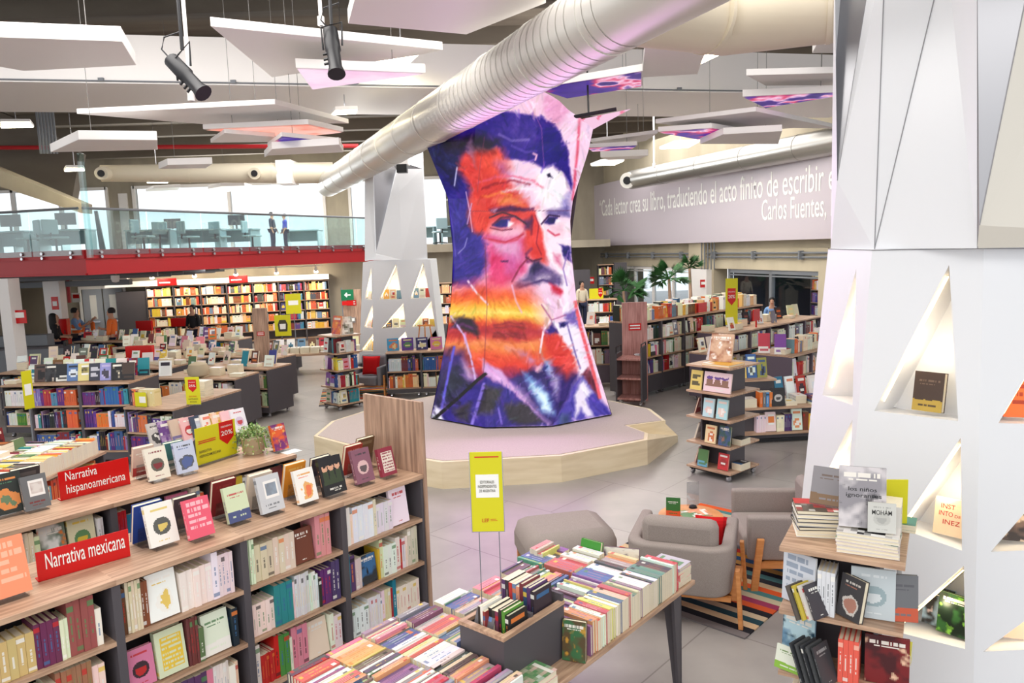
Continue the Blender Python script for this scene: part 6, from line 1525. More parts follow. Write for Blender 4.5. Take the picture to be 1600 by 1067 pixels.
b = MB(); b.box((-.16, 0, 0), (.16, .03, .2)); o = obj('red_sign_box', b, M_red, label='small red sign among books on the long right case', cat='sign'); o.location = frR.w(2.3, .02, 1.52); o.rotation_euler.z = AR
e = empty('round_sign', frE.w(1.2, .1, 1.2), AR, label='small red sign on a stalk on the purple-grey bookcase', cat='sign'); b = MB(); b.box((-.13, 0, .14), (.13, .02, .38)); obj('plate', b, M_red, e); b = MB(); b.tube([(0, .01, 0), (0, .01, .14)], .02, 6); obj('stalk', b, M_red, e)
# low table with white stacks between tower and column
frK = Frame(Vector((*onz(1158, 696, 0).xy, 0)), math.radians(4)); 
e = empty('low_table', frK.w(0, 0), frK.a, label='low oak and charcoal table with stacked gift books behind the far tower', cat='table')
b = MB(); b.box((-.1, 0, .52), (1.6, .8, .55)); obj('table_top', b, M_wood, e); b = MB(); b.box((0, .15, .05), (1.5, .75, .52)); obj('core', b, M_dark, e); b = MB(); b.box((-.05, 0, .14), (1.55, .8, .17)); obj('shelf', b, M_wood, e); b = MB(); b.box((0, .12, .0), (1.5, .7, .05)); obj('plinth', b, M_black, e)
b = MB(); b.box((-.1, .3, .55), (.62, .75, .9)); bx = obj('riser_box', b, M_dark, e); b = MB(); b.box((-.12, .25, .9), (.64, .78, .93)); obj('riser_top', b, M_wood, bx)
fill_row(frK.w(.25, .03, .17), frK.u, -frK.n, 1.2, .33, 'shelf of the low gift book table', GR, pal='mix', faceout=.25)
GK = 'books on the low gift table'
stack(frK.w(.1, .14, .55), frK.u, 4, .2, .3, .035, 'mix', 'left pile of the low gift table', GK, cols=[CW, (226, 220, 210)])
for k in range(4): add_book(frK.w(.32 + .05 * k, .05, .55), frK.u, frK.n, UP, .045, .15, .22, [(230, 120, 50), (120, 120, 124), (90, 150, 210), (230, 130, 60)][k], CW, CK, 'plain', 'striped upright set on the low gift table', GK)
face_book(frK.w(.58, .06, .55), -frK.n, .05, .2, .27, .03, ((50, 48, 50), (206, 204, 200), CK), 'disc', label='dark book with pale owl-like shape on the low gift table', stand=False)
for k in range(5): stack(frK.w(.78 + .2 * k, .16 + .12 * (k % 2), .55), frK.n, R.randint(2, 6), .17, .22, .03, 'mix', '%s pile of the low gift table' % ORD[k + 1], GK)
for k in range(5): face_book(frK.w(.78 + .18 * k, .45, .55), -frK.n + frK.u * .3, .2, .16, .36, .03, (pick('mix'), pick('cool'), CW), R.choice(STYLES), place='standing on the low gift table', group=GK, stand=False)
for k in range(4): face_book(frK.w(-.02 + .16 * k, .36, .93), -frK.n, .2, .15, [.2, .26, .36, .3][k], .04, ([(232, 214, 130), (226, 196, 110), (60, 100, 160), (150, 150, 70)][k], pick('mix'), CK), R.choice(STYLES), place='riser of the low gift table', group=GK, stand=False)
# lit shelves inside the dim shop
sp0 = WA + wu * (s_of(1172)) + wn * 2.2
for k in range(3):
    fs = Frame(Vector((sp0.x, sp0.y, 0)) + wu * (1.05 * k), math.atan2(wu.y, wu.x)); sgn = -1 if Frame(Vector(), fs.a).n.dot(wn) < 0 else 1
    fs = Frame(fs.o + (wu * 1.0 if sgn < 0 else Vector()), fs.a + (math.pi if sgn < 0 else 0))
    case_unit(fs, 0, 1.0, .3, 2.15, [1.8, 1.4, 1.0, .6], 'dim bookcase inside the glazed shop, %s from the left' % ORD[k], name='wall_bookcase', castors=False, base=0, wall=True)
    for r, z in enumerate((1.8, 1.4, 1.0, .6)): fill_row(fs.w(.03, .02, z), fs.u, -fs.n, .94, .32, '%s row %s case in the glazed shop' % (ORD[r], ORD[k]), GR, pal='warm' if r < 2 else 'cool', full=.8)
# cases at the far right back, and left of the kiosk panel
fr0 = rcase((1.55, 15.9), .9, .6, 1.3, [.9, .5], 'charcoal case between screen and kiosk panel', 'case between screen and kiosk', 3, a=math.radians(-5))
fr0b = Frame(Vector((*ony(936, 500, 30).xy, 0)), 0)
case_unit(fr0b, 0, .62, .4, 2.25, [1.85, 1.45, 1.05, .65], 'tall narrow bookcase in front of the far concrete wall', name='wall_bookcase', castors=False, base=0, wall=True)
for r, z in enumerate((1.85, 1.45, 1.05, .65)): fill_row(fr0b.w(.03, .02, z), (1, 0, 0), (0, -1, 0), .56, .34, '%s row of the narrow far case' % ORD[r], GR, pal='warm')
b = MB(); b.box((0, 0, 0), (.5, .4, 2.3)); o = obj('closet_panel', b, M_dark, label='dark panel beside the narrow far bookcase', cat='panel'); o.location = fr0b.w(.64, 0)
b = MB(); b.box((0, 0, 0), (.7, .4, 2.1)); o = obj('closet_panel', b, M_dark, label='dark panel right of the picture screen at the far wall', cat='panel'); o.location = ony(895, 500, 29).xy.to_3d()
fr0c = rcase((*ony(918, 500, 24).xy,), .95, .6, 1.3, [.9, .5], 'dark counter holding a yellow sale card by the far wall', 'counter by the far wall', 0, a=math.radians(-5))
e = card_sign(fr0c.w(.3, .2, 1.3), 0, .45, .34, .0, 'wide yellow sale card with red badge on the far dark counter', badge=(.06, .2, .04, .34, '20%'), legs=False)
for i, (px, py, y, lab, m) in enumerate(((923, 438, 29.5, 'small red notice on the far concrete column', M_red), (1100, 443, 0, 'small red notice on the white pier of the right wall', M_red))):
    p = ony(px, py, y) if y else wall_at(px, py, .34); b = MB(); b.box((-.13, -.02, -.13), (.13, 0, .13)); o = obj('wall_notice', b, m, label=lab, cat='sign'); o.location = p
    b = MB(); b.box((-.1, -.024, -.03), (.1, -.02, .06)); obj('white_print', b, M_paper, o)
def palm(p, h, r, label, n=34):
    e = empty('potted_palm', p, label=label, cat='plant'); b = MB(); b.lathe([(.2, 0), (.25, .4), (.23, .4), (.2, .1)], n=18); obj('pot', b, M_pot, e, smooth=True)
    b = MB(); b.tube([(0, 0, .3), (.03, 0, h * .6), (0, .02, h)], [.06, .05, .04], 8); obj('trunk', b, M_woodv, e, smooth=True)
    b = MB()
    for k in range(n):
        w, el = R.uniform(0, 6.28), R.uniform(-.3, 1.2); d = Vector((math.cos(w) * math.cos(el), math.sin(w) * math.cos(el), math.sin(el))); c = Vector((0, 0, h)) + d * r * .5
        b.tube([(0, 0, h), c], .01, 4); s = d.cross(UP).normalized()
        for q in range(-6, 7):
            dd_ = (d + s * q * .16).normalized(); t_ = c + dd_ * r * .55 - UP * .04 * abs(q) * r; ww = dd_.cross(s + UP * .3).normalized() * .02 * r + s * .03 * r
            b.face([c, c.lerp(t_, .5) + ww, t_, c.lerp(t_, .5) - ww])
    obj('fronds', b, M_leaf2, e)
palm(Vector((*ony(1046, 500, 21.5).xy, 0)), 2.0, .62, 'bushy fan palm in front of the glass doors of the right wall')
palm(Vector((*ony(975, 500, 25).xy, 0)), 1.5, .9, 'lighter palm at the left of the glass doors', 20)
palm(Vector((*ony(1078, 500, 24).xy, 0)), 2.2, .5, 'small palm seen outside beside the white pier', 20)
# ---- left table with book rows near the picture edge
zl = .93
q0, q1 = onz(62, 752, zl), onz(166, 704, zl); uL = (q1 - q0).normalized(); aL = math.atan2(uL.y, uL.x); nL = Vector((-uL.y, uL.x, 0))
frQ = Frame(q0 - uL * .9 - UP * zl, aL); LQ = (q1 - q0).length + .9
e = empty('side_table', frQ.w(0, 0), aL, label='oak table with rows of pale books at the left picture edge', cat='table')
b = MB(); b.box((0, 0, zl - .03), (LQ, 1.0, zl)); obj('table_top', b, M_wood, e); b = MB(); b.box((.05, .12, .1), (LQ - .05, .9, zl - .35)); obj('core', b, M_dark, e)
b = MB(); b.box((0, 0, zl - .38), (LQ, .98, zl - .35)); obj('shelf', b, M_wood, e)
for x in (.0, .88, LQ - .03): b = MB(); b.box((x, .02, .05), (x + .03, .95, zl - .03)); obj('side_panel', b, M_dark, e)
GQ = 'books on the left edge table'
spine_up_row(frQ.w(.3, .02, zl), nL, uL, LQ - .4, .22, 'front row of the left edge table', GQ, zl, pal='warm', d=.17)
spine_up_row(frQ.w(.3, .25, zl), nL, uL, LQ - .4, .22, 'second row of the left edge table', GQ, zl, pal='mix', d=.17)
spine_up_row(frQ.w(.0, .5, zl), nL, uL, LQ - .2, .22, 'third row of the left edge table', GQ, zl, pal='mix', d=.17)
fill_row(frQ.w(.95, .03, zl - .35), uL, -nL, LQ - 1.0, .3, 'shelf of the left edge table', GQ, pal='warm')
for k in range(7):
    p = frQ.w(.35 + .2 * k, .62 + .1 * (k % 2), zl + .0)
    if k % 3 == 0: face_book(p, -nL, .2, .17, .26, .03, (pick('mix'), pick('cool'), CK), 'picture', place='standing on the left edge table', group=GQ, stand=False)
    else: stack(p, uL, 5 + k % 3, .16, .23, .035, 'mix', '%s flat pile on the left edge table' % ORD[k], GQ)
face_book(frQ.w(LQ - .5, .85, zl + .1), -nL, .1, .19, .27, .06, ((120, 30, 30), (60, 20, 24), (230, 210, 190)), 'disc', label='dark red boxed book standing high behind the left edge table', stand=False)
stack(frQ.w(LQ - .5, .85, zl), uL, 3, .18, .25, .033, 'mix', 'pile under the dark red boxed book', GQ)
pys = ony(46, 628, 10.6); e = card_sign(Vector((pys.x, 10.6, 0)), 1.2, .15, .55, pys.z - .1, 'narrow yellow card at the left end of the blue-grey bookcase', legs=False); b = MB(); b.box((-.05, -.003, pys.z + .1), (.05, 0, pys.z + .26)); obj('white_label', b, M_paper, e); b = MB(); b.tube([(0, .012, 0), (0, .012, pys.z)], .012, 6); obj('pole', b, M_steelgrey, e)
# books in the lit niches
def niche_book(h, f, w, hh, t, c, st, lab, inward, title=None, dep=.13):
    a, c_ = Vector(h[1]), Vector(h[2]); p = a.lerp(c_, f) + inward * dep
    bk = face_book(p, -inward, .18, w, hh, t, c, st, label=lab, stand=False); bk['title'] = title
def inw(h):
    H = [Vector(p) for p in h]; n = (H[1] - H[0]).cross(H[2] - H[0]).normalized(); n.z = 0; n.normalize()
    v = sum(H, Vector()) / 3 - Vector((0, 0, EYE)); return n if n.dot(v) > 0 else -n
niche_book(n2[0], .55, .17, .24, .05, ((74, 58, 50), (190, 160, 70), (120, 100, 84)), 'band', 'dark brown book with gold title in the upper big niche', inw(n2[0]))
niche_book(n1[0], .72, .14, .24, .03, ((226, 80, 96), (250, 214, 216), CW), 'lines', 'red book with pale capitals in the narrow left niche', inw(n1[0]))
niche_book(n2[1], .66, .17, .22, .03, ((240, 214, 180), (240, 206, 170), CW), 'plain', 'cream book lettered INSTINTO DE INEZ in the middle niche', inw(n2[1]), title=[('INST', .2, .65, .72, .13, (200, 40, 36)), ('INTO', .15, .6, .52, .13, (200, 40, 36)), ('DE', .66, .85, .52, .08, (200, 40, 36)), ('INEZ', .3, .85, .3, .13, (200, 40, 36))])
niche_book(n2[2], .72, .17, .24, .03, ((50, 96, 50), (130, 190, 70), (24, 40, 28)), 'full', 'green and black book in the lowest niche of the big column', inw(n2[2]))
niche_book(n2[2], .45, .17, .24, .02, ((150, 176, 196), (226, 200, 200), CK), 'full', 'pale blue book behind the green one in the lowest niche', inw(n2[2]), dep=.2)
niche_book(n3[0], .32, .17, .3, .03, ((240, 110, 50), (150, 50, 30), CW), 'lines', 'orange book in the niche at the right picture edge', inw(n3[0]))
niche_book(n3[1], .34, .22, .22, .03, ((110, 90, 80), (200, 180, 160), (50, 44, 44)), 'full', 'brown photo book in the niche cut by the right picture edge', inw(n3[1]))
niche_book(n3[2], .34, .17, .22, .03, ((240, 190, 170), CR, CW), 'plain', 'pale pink book in the lowest niche at the right edge', inw(n3[2]))
for k, h in enumerate(m1 + m2):
    a, c_ = Vector(h[1]), Vector(h[2]); L_ = (c_ - a).length; iw = inw(h); nbk = 2 if L_ < .4 else 3
    for q in range(nbk): p = a.lerp(c_, (q + 1) / (nbk + .4)) + iw * .08; face_book(p, -iw, .15, min(.16, L_ / (nbk + 1)), R.uniform(.16, .24), .04, (pick('warm'), pick('mix'), R.choice(ACC)), R.choice(STYLES), place='%s niche of the far white column' % ORD[k], group='books in the far column niches', stand=False)

# ---- seating corner
def armchair(loc, ang, label, m=M_fabric, backc=True, name='armchair'):
    e = empty(name, loc, ang, label=label, cat='armchair')
    def arc(cx, cy, r, a0, a1, n=7): return [(cx + r * math.cos(a0 + (a1 - a0) * k / n), cy + r * math.sin(a0 + (a1 - a0) * k / n)) for k in range(n + 1)]
    ow, ob, of, r, t = .42, -.42, .4, .18, .1
    out = [(-ow, of)] + arc(-ow + r, ob + r, r, math.pi, 1.5 * math.pi) + arc(ow - r, ob + r, r, 1.5 * math.pi, 2 * math.pi) + [(ow, of)]
    ri = r - .06; inn = [(ow - t, of)] + arc(ow - t - ri, ob + t + ri, ri, 2 * math.pi, 1.5 * math.pi) + arc(-ow + t + ri, ob + t + ri, ri, 1.5 * math.pi, math.pi) + [(-ow + t, of)]
    b = MB(); n_ = len(out)
    # outer and inner walls as strips so the shell stays clean
    O0 = [Vector((x * .95, y * .97, .24)) for x, y in out]; O1 = [Vector((x, y, .64)) for x, y in out]; inn = inn[::-1]
    I0 = [Vector((x, y, .24)) for x, y in inn]; I1 = [Vector((x, y, .64)) for x, y in inn]
    for k in range(n_ - 1):
        b.face([O0[k], O0[k + 1], O1[k + 1], O1[k]]); b.face([I0[k + 1], I0[k], I1[k], I1[k + 1]]); b.face([O1[k], O1[k + 1], I1[k + 1], I1[k]]); b.face([O0[k + 1], O0[k], I0[k], I0[k + 1]])
    b.face([O0[0], O1[0], I1[0], I0[0]]); b.face([O1[-1], O0[-1], I0[-1], I1[-1]])
    o = obj('shell', b, m, e, smooth=True)
    wd = o.modifiers.new('weld', 'WELD'); wd.merge_threshold = .001; bv = o.modifiers.new('soft', 'BEVEL'); bv.width = .03; bv.segments = 3; bv.limit_method = 'ANGLE'; bv.angle_limit = math.radians(50)
    b = MB(); b.box((-.31, -.3, .24), (.31, .42, .44)); obj('seat_cushion', b, m, e, bevel=.04, smooth=True)
    b = MB(); b.box((-.3, -.32, .42), (.3, -.16, .82)); o = obj('back_cushion', b, m, e, bevel=.06, smooth=True) if backc else None
    for sx in (-1, 1):
        for (y0, y1) in ((-.3, -.36), (.3, .36)):
            b = MB(); x0, x1 = sx * .43, sx * .47; b.prism([(x0, y0 - .03, .46), (x0 + sx * .035, y0 - .03, .46), (x0 + sx * .035, y0 + .03, .46), (x0, y0 + .03, .46)], (sx * .03, y1 - y0, -.46)); obj('leg', b, M_beech, e, bevel=.006)
        b = MB(); b.box((min(sx * .36, sx * .46), -.3, .2), (max(sx * .36, sx * .46), .3, .24)); obj('side_rail', b, M_beech, e)
    b = MB(); b.box((-.4, -.34, .2), (.4, -.28, .24)); b.box((-.4, .26, .2), (.4, .32, .24)); obj('cross_rail', b, M_beech, e)
    return e
armchair((1.38, 6.05, 0), math.radians(-20), 'grey armchair with honey wood legs seen from behind, right of the table')
armchair((2.42, 6.62, 0), math.radians(84), 'grey armchair seen from its side beside the big white column')
e = empty('footstool', (.42, 6.62, 0), math.radians(12), label='grey rounded footstool half hidden behind the far end of the book table', cat='footstool')
b = MB(); b.box((-.42, -.36, .14), (.42, .36, .52)); obj('padded_seat', b, M_fabric, e, bevel=.13, smooth=True)
for x in (-.36, .38):
    for y in (-.3, .3): b = MB(); b.box((x - .02, y - .02, 0), (x + .02, y + .02, .3)); obj('leg', b, M_beech, e)
armchair((-3.05, 16.0, 0), math.radians(165), 'small blue-grey armchair in front of the far white column', M_fabric2)
def cushion(loc, ang, s, label, tilt=.2):
    b = MB(); N_ = 10
    P = {}
    for sd in (0, 1):
        for i in range(N_ + 1):
            for j in range(N_ + 1):
                u, v = i / N_ * 2 - 1, j / N_ * 2 - 1; th = .075 * ((1 - u ** 4) * (1 - v ** 4)) ** .6; k = 1 - .07 * (1 - abs(u)) * (abs(v) ** 3) - .07 * (1 - abs(v)) * abs(u) ** 3
                P[sd, i, j] = Vector((u * s * k, (th if sd else -th), v * s * k + s))
        for i in range(N_):
            for j in range(N_):
                q = [P[sd, i, j], P[sd, i + 1, j], P[sd, i + 1, j + 1], P[sd, i, j + 1]]; b.face(q if sd == 0 else q[::-1])
    o = obj('cushion', b, M_redfab, smooth=True, label=label, cat='cushion'); o.location = loc; o.rotation_euler = (tilt, 0, ang); return o
cushion((2.62, 6.7, .43), math.radians(84), .2, 'red cushion on the armchair beside the big white column', .25)
cushion((1.62, 6.12, .44), math.radians(-20), .13, 'red cushion showing above the armchair beside the book table', -.2)
cushion((-3.0, 15.75, .45), math.radians(165), .2, 'red cushion on the small armchair by the far column', .2)
RGO = Vector((1.69, 5.4, 0)); ru = (RGO - Vector((1.1, 5.95, 0))).normalized(); ar = math.atan2(ru.y, ru.x)
b = MB(); b.box((-1.75, 0, .001), (0, 2.5, .012)); rg = obj('striped_rug', b, M_rug, label='rug of many coloured stripes under the armchairs', cat='rug'); rg.location = RGO; rg.rotation_euler.z = ar
b = MB(); b.box((-.6, 0, .001), (.9, 2.0, .01)); rg2 = obj('striped_rug', b, M_rug, label='striped rug under the small far armchair', cat='rug'); rg2.location = (-3.3, 14.9, 0); rg2.rotation_euler.z = .2
ct_ = Vector((1.63, 6.86, 0)); e = empty('coffee_table', ct_, .3, label='low coffee table with orange top between the armchairs', cat='table')
b = MB(); b.lathe([(.28, .42), (.3, .43), (.3, .45)], n=28); obj('table_top', b, M_beech, e); 
for k in range(3): w = k * 2.09; b = MB(); b.tube([(.2 * math.cos(w), .2 * math.sin(w), .42), (.26 * math.cos(w), .26 * math.sin(w), 0)], .016, 8); obj('leg', b, M_beech, e)
p = onz(1032, 806, .46); face_book(Vector((1.46, 6.84, .45)), (-.3, -1, 0), .15, .13, .17, .02, ((60, 120, 60), (226, 90, 50), CW), 'band', label='green and orange booklet standing on the coffee table', stand=False)
stack((1.66, 6.84, .45), (1, .2, 0), 2, .2, .28, .012, 'warm', 'magazines on the coffee table', 'magazines on the coffee table', cols=[(240, 170, 120), (236, 150, 110)])
e = empty('card_holder', (1.7, 7.06, .45), .1, label='clear upright card holder on the coffee table', cat='holder'); b = MB(); b.box((-.06, 0, .02), (.06, .004, .26)); obj('plate', b, M_clear, e); b = MB(); b.lathe([(.04, 0), (.035, .02), (.01, .03)], n=14); obj('foot', b, M_black, e)

# ================================================================== PEOPLE
def skin_mesh(name, joints, edges, rad, m, parent, root=0, sub=1):
    me = bpy.data.meshes.new(name); me.from_pydata([tuple(j) for j in joints], edges, [])
    o = bpy.data.objects.new(name, me); COL.objects.link(o); o.parent = parent
    sk = o.modifiers.new('skin', 'SKIN'); sk.use_smooth_shade = True
    if not me.skin_vertices: me.attributes  # layer is made by the modifier
    for i, r in enumerate(rad): me.skin_vertices[0].data[i].radius = (r, r) if not isinstance(r, tuple) else r
    for i in range(len(joints)): me.skin_vertices[0].data[i].use_root = (i == root)
    ss = o.modifiers.new('sub', 'SUBSURF'); ss.levels = sub; ss.render_levels = sub
    me.materials.append(m)
    return o
def person(loc, rz, label, shirt, trousers, la, ra, vest=None, hair='short', scale=1.0):
    """la/ra: (elbow, wrist) offsets from the shoulder, x outward"""
    e = empty('person', loc, rz, label=label, cat='person'); e.scale = (scale,) * 3
    J, E_, Rr = [], [], []
    def v(p, r, link=None):
        J.append(p); Rr.append(r)
        if link is not None: E_.append((link, len(J) - 1))
        return len(J) - 1
    pel = v((0, 0, .96), (.15, .1)); wa = v((0, 0, 1.1), (.13, .095), pel); ch = v((0, .0, 1.28), (.155, .105), wa); nb_ = v((0, -.005, 1.42), (.075, .065), ch)
    nk = v((0, .01, 1.5), .05, nb_); hd = v((0, .025, 1.57), (.066, .078), nk); ht = v((0, .02, 1.65), (.072, .088), hd); v((0, .015, 1.715), (.045, .055), ht)
    nose = v((0, .115, 1.6), .012, hd)
    arms = {}
    for s, (el, wr) in ((-1, la), (1, ra)):
        sh_ = v((s * .17, 0, 1.39), .052, nb_); q = v((s * (.17 + el[0]), el[1], 1.39 + el[2]), .04, sh_); w = v((s * (.17 + wr[0]), wr[1], 1.39 + wr[2]), .027, q)
        d = (Vector(J[w]) - Vector(J[q])).normalized(); pm_ = v(tuple(Vector(J[w]) + d * .06), (.034, .018), w); sd_ = d.cross(Vector((s, 0, 0))).normalized() if abs(d.x) < .9 else Vector((0, 1, 0))
        for k in range(4):
            f0 = Vector(J[pm_]) + sd_ * (.011 * (k - 1.5) * 2) + d * .035; f = v(tuple(f0), .009, pm_); v(tuple(f0 + d * (.03 + .008 * (1.5 - abs(k - 1.5))) + Vector((0, 0, -.01))), .008, f)
        v(tuple(Vector(J[w]) + d * .05 + sd_ * .045), .009, w)
        arms[s] = (J[sh_], J[q], J[w])
    legs = {}
    for s in (-1, 1):
        h = v((s * .09, 0, .9), .085, pel); k = v((s * .1, .015, .5), .058, h); a = v((s * .1, -.01, .09), .04, k); v((s * .12, .12, .035), (.035, .03), a); legs[s] = (J[h], J[k], J[a])
    skin_mesh('body', J, E_, Rr, M_skin, e)
    # clothing follows the same joints, a little wider
    sj = [(0, 0, .93), (0, 0, 1.1), (0, 0, 1.28), (0, -.005, 1.41)]; sr = [(.168, .118), (.15, .112), (.172, .122), (.09, .08)]; se = [(0, 1), (1, 2), (2, 3)]
    for s in (-1, 1):
        a, b_, c = [Vector(q) for q in arms[s]]; i = len(sj); sj += [tuple(a), tuple(b_), tuple(b_.lerp(c, .35))]; sr += [.066, .054, .05]; se += [(3, i), (i, i + 1), (i + 1, i + 2)]
    skin_mesh('shirt', sj, se, sr, shirt, e)
    tj = [(0, 0, .97)]; tr = [(.163, .115)]; te = []
    for s in (-1, 1):
        a, b_, c = [Vector(q) for q in legs[s]]; i = len(tj); tj += [tuple(a), tuple(b_), tuple(c)]; tr += [.1, .074, .06]; te += [(0, i), (i, i + 1), (i + 1, i + 2)]
    skin_mesh('trousers', tj, te, tr, trousers, e)
    if vest:
        skin_mesh('vest', [(0, 0, .98), (0, 0, 1.1), (0, 0, 1.28), (0, -.005, 1.385)], [(0, 1), (1, 2), (2, 3)], [(.182, .132), (.166, .126), (.186, .136), (.12, .1)], vest, e)
        b = MB(); b.lathe([(.176, 0), (.176, .05)], (0, 0, 1.12), 20); o = obj('reflective_band', b, M_paper, e); o.scale = (1.02, .76, 1)
    b = MB()
    prof = [(.001, .1), (.05, .09), (.082, .06), (.094, .02), (.094, -.02), (.085, -.05)] if hair == 'short' else [(.001, .1), (.05, .09), (.085, .06), (.1, .01), (.105, -.08), (.11, -.2), (.09, -.34), (.03, -.4)]
    b.lathe(prof[::-1], (0, -.015 if hair == 'short' else -.045, 1.655), 16); o = obj('hair', b, M_hair, e, smooth=True); 
    b = MB()
    for s in (-1, 1): b.lathe([(.001, -.008), (.009, 0), (.001, .008)], (s * .03, .098, 1.625), 8)
    obj('eyes', b, M_black, e)
    b = MB(); b.box((-.022, .1, 1.555), (.022, .108, 1.563)); obj('mouth', b, M_redfab, e)
    for s in (-1, 1):
        b = MB(); x, y, _z = legs[s][2]; b.prism([(s * .1 - .045, -.07, .0), (s * .1 + .045, -.07, 0), (s * .12 + .045, .19, 0), (s * .12 - .045, .19, 0)], (0, 0, .07)); obj('shoe', b, M_black, e, bevel=.02)
    return e
dn_ = ((.04, .02, -.28), (.05, .12, -.5))
person((-12.3, 21.3, 0), math.radians(-80), 'person in orange vest and pale blue shirt raising one arm beside the red cabinet', M_blue, M_navy, ((.05, .16, -.2), (.03, .38, -.02)), ((.03, .12, -.25), (.0, .34, -.1)), vest=M_orange)
person((-12.1, 20.0, 0), math.radians(-70), 'person with long dark hair in black, looking at a tablet', M_blackcl, M_navy, ((.04, .06, -.27), (.0, .28, -.3)), ((.04, .06, -.27), (.0, .28, -.3)), hair='long', scale=.97)
b = MB(); b.box((-.12, -.09, 0), (.12, .09, .012)); o = obj('tablet', b, M_black, label='dark tablet held by the person dressed in black', cat='tablet'); o.location = (-11.71, 20.13, 1.05); o.rotation_euler = (0, .4, math.radians(-70))
pq = onz(186, 575, 0); person((-10.7, 20.2, 0), math.radians(95), 'person in an orange shirt with dark hair and beard among the left islands', M_orange, M_navy, dn_, ((.04, .1, -.26), (-.05, .3, -.2)), scale=1.02)
person((*ony(910, 500, 27.5).xy, 0), math.radians(200), 'person in a cream top far away, right of the picture screen', mat('cream_cloth', (226, 214, 190), rough=.8), M_navy, dn_, dn_)
person((*ony(302, 500, 22.6).xy, 0), math.radians(170), 'person with dark hair bending at the books before the back wall', M_blackcl, M_navy, dn_, dn_, scale=.94)
person((*ony(1206, 490, 19.8).xy, 0), math.radians(160), 'person in a pale blue and white top near the dark shop glass', M_blue, M_navy, dn_, dn_, scale=.86)
# upstairs
zf = 3.23
def upper(px, y): p = ony(px, 380, y); return Vector((p.x, y, zf))
person(upper(447, 27.2), math.radians(120), 'person in a blue top standing behind the mezzanine railing', mat('bright_blue_cloth', (60, 70, 180), rough=.8), M_navy, dn_, dn_, scale=.72)
person(upper(427, 27.8), math.radians(-100), 'person in dark clothes behind the mezzanine railing', M_navy, M_navy, dn_, dn_, scale=.78)
def desk(px, y, label, scr=True):
    e = empty('office_desk', upper(px, y), R.uniform(-.2, .2), label=label, cat='desk')
    b = MB(); b.box((-.7, -.35, .68), (.7, .35, .72)); obj('desk_top', b, M_cyan, e)
    for x in (-.66, .62): b = MB(); b.box((x, -.33, 0), (x + .04, .33, .68)); obj('leg', b, M_cyan, e)
    b = MB(); b.box((-.66, .3, .3), (.66, .32, .68)); obj('modesty_panel', b, M_cyan, e)
    if scr:
        m_ = empty('monitor', upper(px, y) + Vector((0, 0, .72)), R.uniform(-.3, .3), label='dark monitor on the ' + label, cat='monitor'); b = MB(); b.box((-.28, 0, .14), (.28, .03, .48)); obj('screen', b, M_dark, m_); b = MB(); b.box((-.03, -.02, 0), (.03, .04, .16)); b.box((-.12, -.08, 0), (.12, .08, .015)); obj('stand', b, M_dark, m_)
def ochair(px, y, label):
    e = empty('office_chair', upper(px, y), R.uniform(0, 6), label=label, cat='chair')
    b = MB(); b.box((-.24, -.24, .42), (.24, .24, .48)); obj('seat', b, M_cyan, e, bevel=.03); b = MB(); b.box((-.22, -.28, .55), (.22, -.22, .95)); obj('backrest', b, M_cyan, e, bevel=.03)
    b = MB(); b.tube([(0, 0, .08), (0, 0, .42)], .03, 8); obj('column', b, M_black, e)
    b = MB(); b.box((-.02, -.26, .4), (.02, -.22, .6)); obj('back_bracket', b, M_black, e)
    b = MB()
    for k in range(5): w = k * 1.257; b.tube([(0, 0, .08), (.28 * math.cos(w), .28 * math.sin(w), .05)], .02, 6)
    obj('star_base', b, M_black, e)
for i, (px, y) in enumerate(((20, 22), (66, 23), (106, 22), (238, 24), (272, 27), (318, 25), (372, 26), (475, 29), (655, 30), (716, 30))):
    desk(px, y, 'blue-grey desk %s from the left behind the mezzanine railing' % ORD[i], i % 2 == 0)
for i, (px, y) in enumerate(((44, 20.5), (88, 20.5), (225, 22), (250, 24), (296, 24), (345, 25), (395, 25), (688, 28))):
    ochair(px, y, 'blue-grey office chair %s from the left on the mezzanine' % ORD[i])
b = MB(); b.prism([(0, 0, 0), (.14, 0, 0), (.02, 0, 1.05), (-.05, 0, 1.05)], (0, .04, 0)); o = obj('leaning_bar', b, M_black, label='black slanted bar standing behind the mezzanine corner', cat='bar'); o.location = upper(155, 17.8) - Vector((0, 0, .1))
# ---- far left fittings
def ground(px, py): return onz(px, py, 0)
e = empty('service_counter', (-11.9, 18.2, 0), .1, label='blue-grey counter with a stepped top at the far left', cat='counter')
b = MB(); b.box((-1.1, 0, 0), (1.0, .8, .95)); obj('body', b, M_steelgrey, e); b = MB(); b.box((-1.12, -.02, .95), (1.02, .5, .99)); obj('counter_top', b, M_dark, e); b = MB(); b.box((-1.1, .45, .95), (.4, .8, 1.25)); obj('raised_back', b, M_steelgrey, e)
e = empty('office_chair', (-11.0, 18.0, 0), 2.0, label='black swivel chair beside the blue-grey counter', cat='chair')
for nm_, lo, hi in (('seat', (-.25, -.25, .45), (.25, .25, .53)), ('backrest', (-.24, -.3, .6), (.24, -.24, 1.15)), ('column', (-.04, -.04, .06), (.04, .04, .45)), ('base', (-.25, -.25, .02), (.25, .25, .06))): b = MB(); b.box(lo, hi); obj(nm_, b, M_black, e, bevel=.02)
p = ony(98, 520, 20.4); e = empty('hose_cabinet', (p.x, 20.4, .75), .2, label='tall red fire cabinet fixed beside the white post', cat='cabinet')
b = MB(); b.box((-.12, 0, 0), (.12, .25, .75)); obj('body', b, M_red, e); b = MB(); b.box((-.11, -.015, .03), (.11, 0, .72)); dd3 = obj('door', b, M_red, e); b = MB(); b.box((.06, -.04, .35), (.08, -.015, .45)); obj('handle', b, M_chrome, dd3)
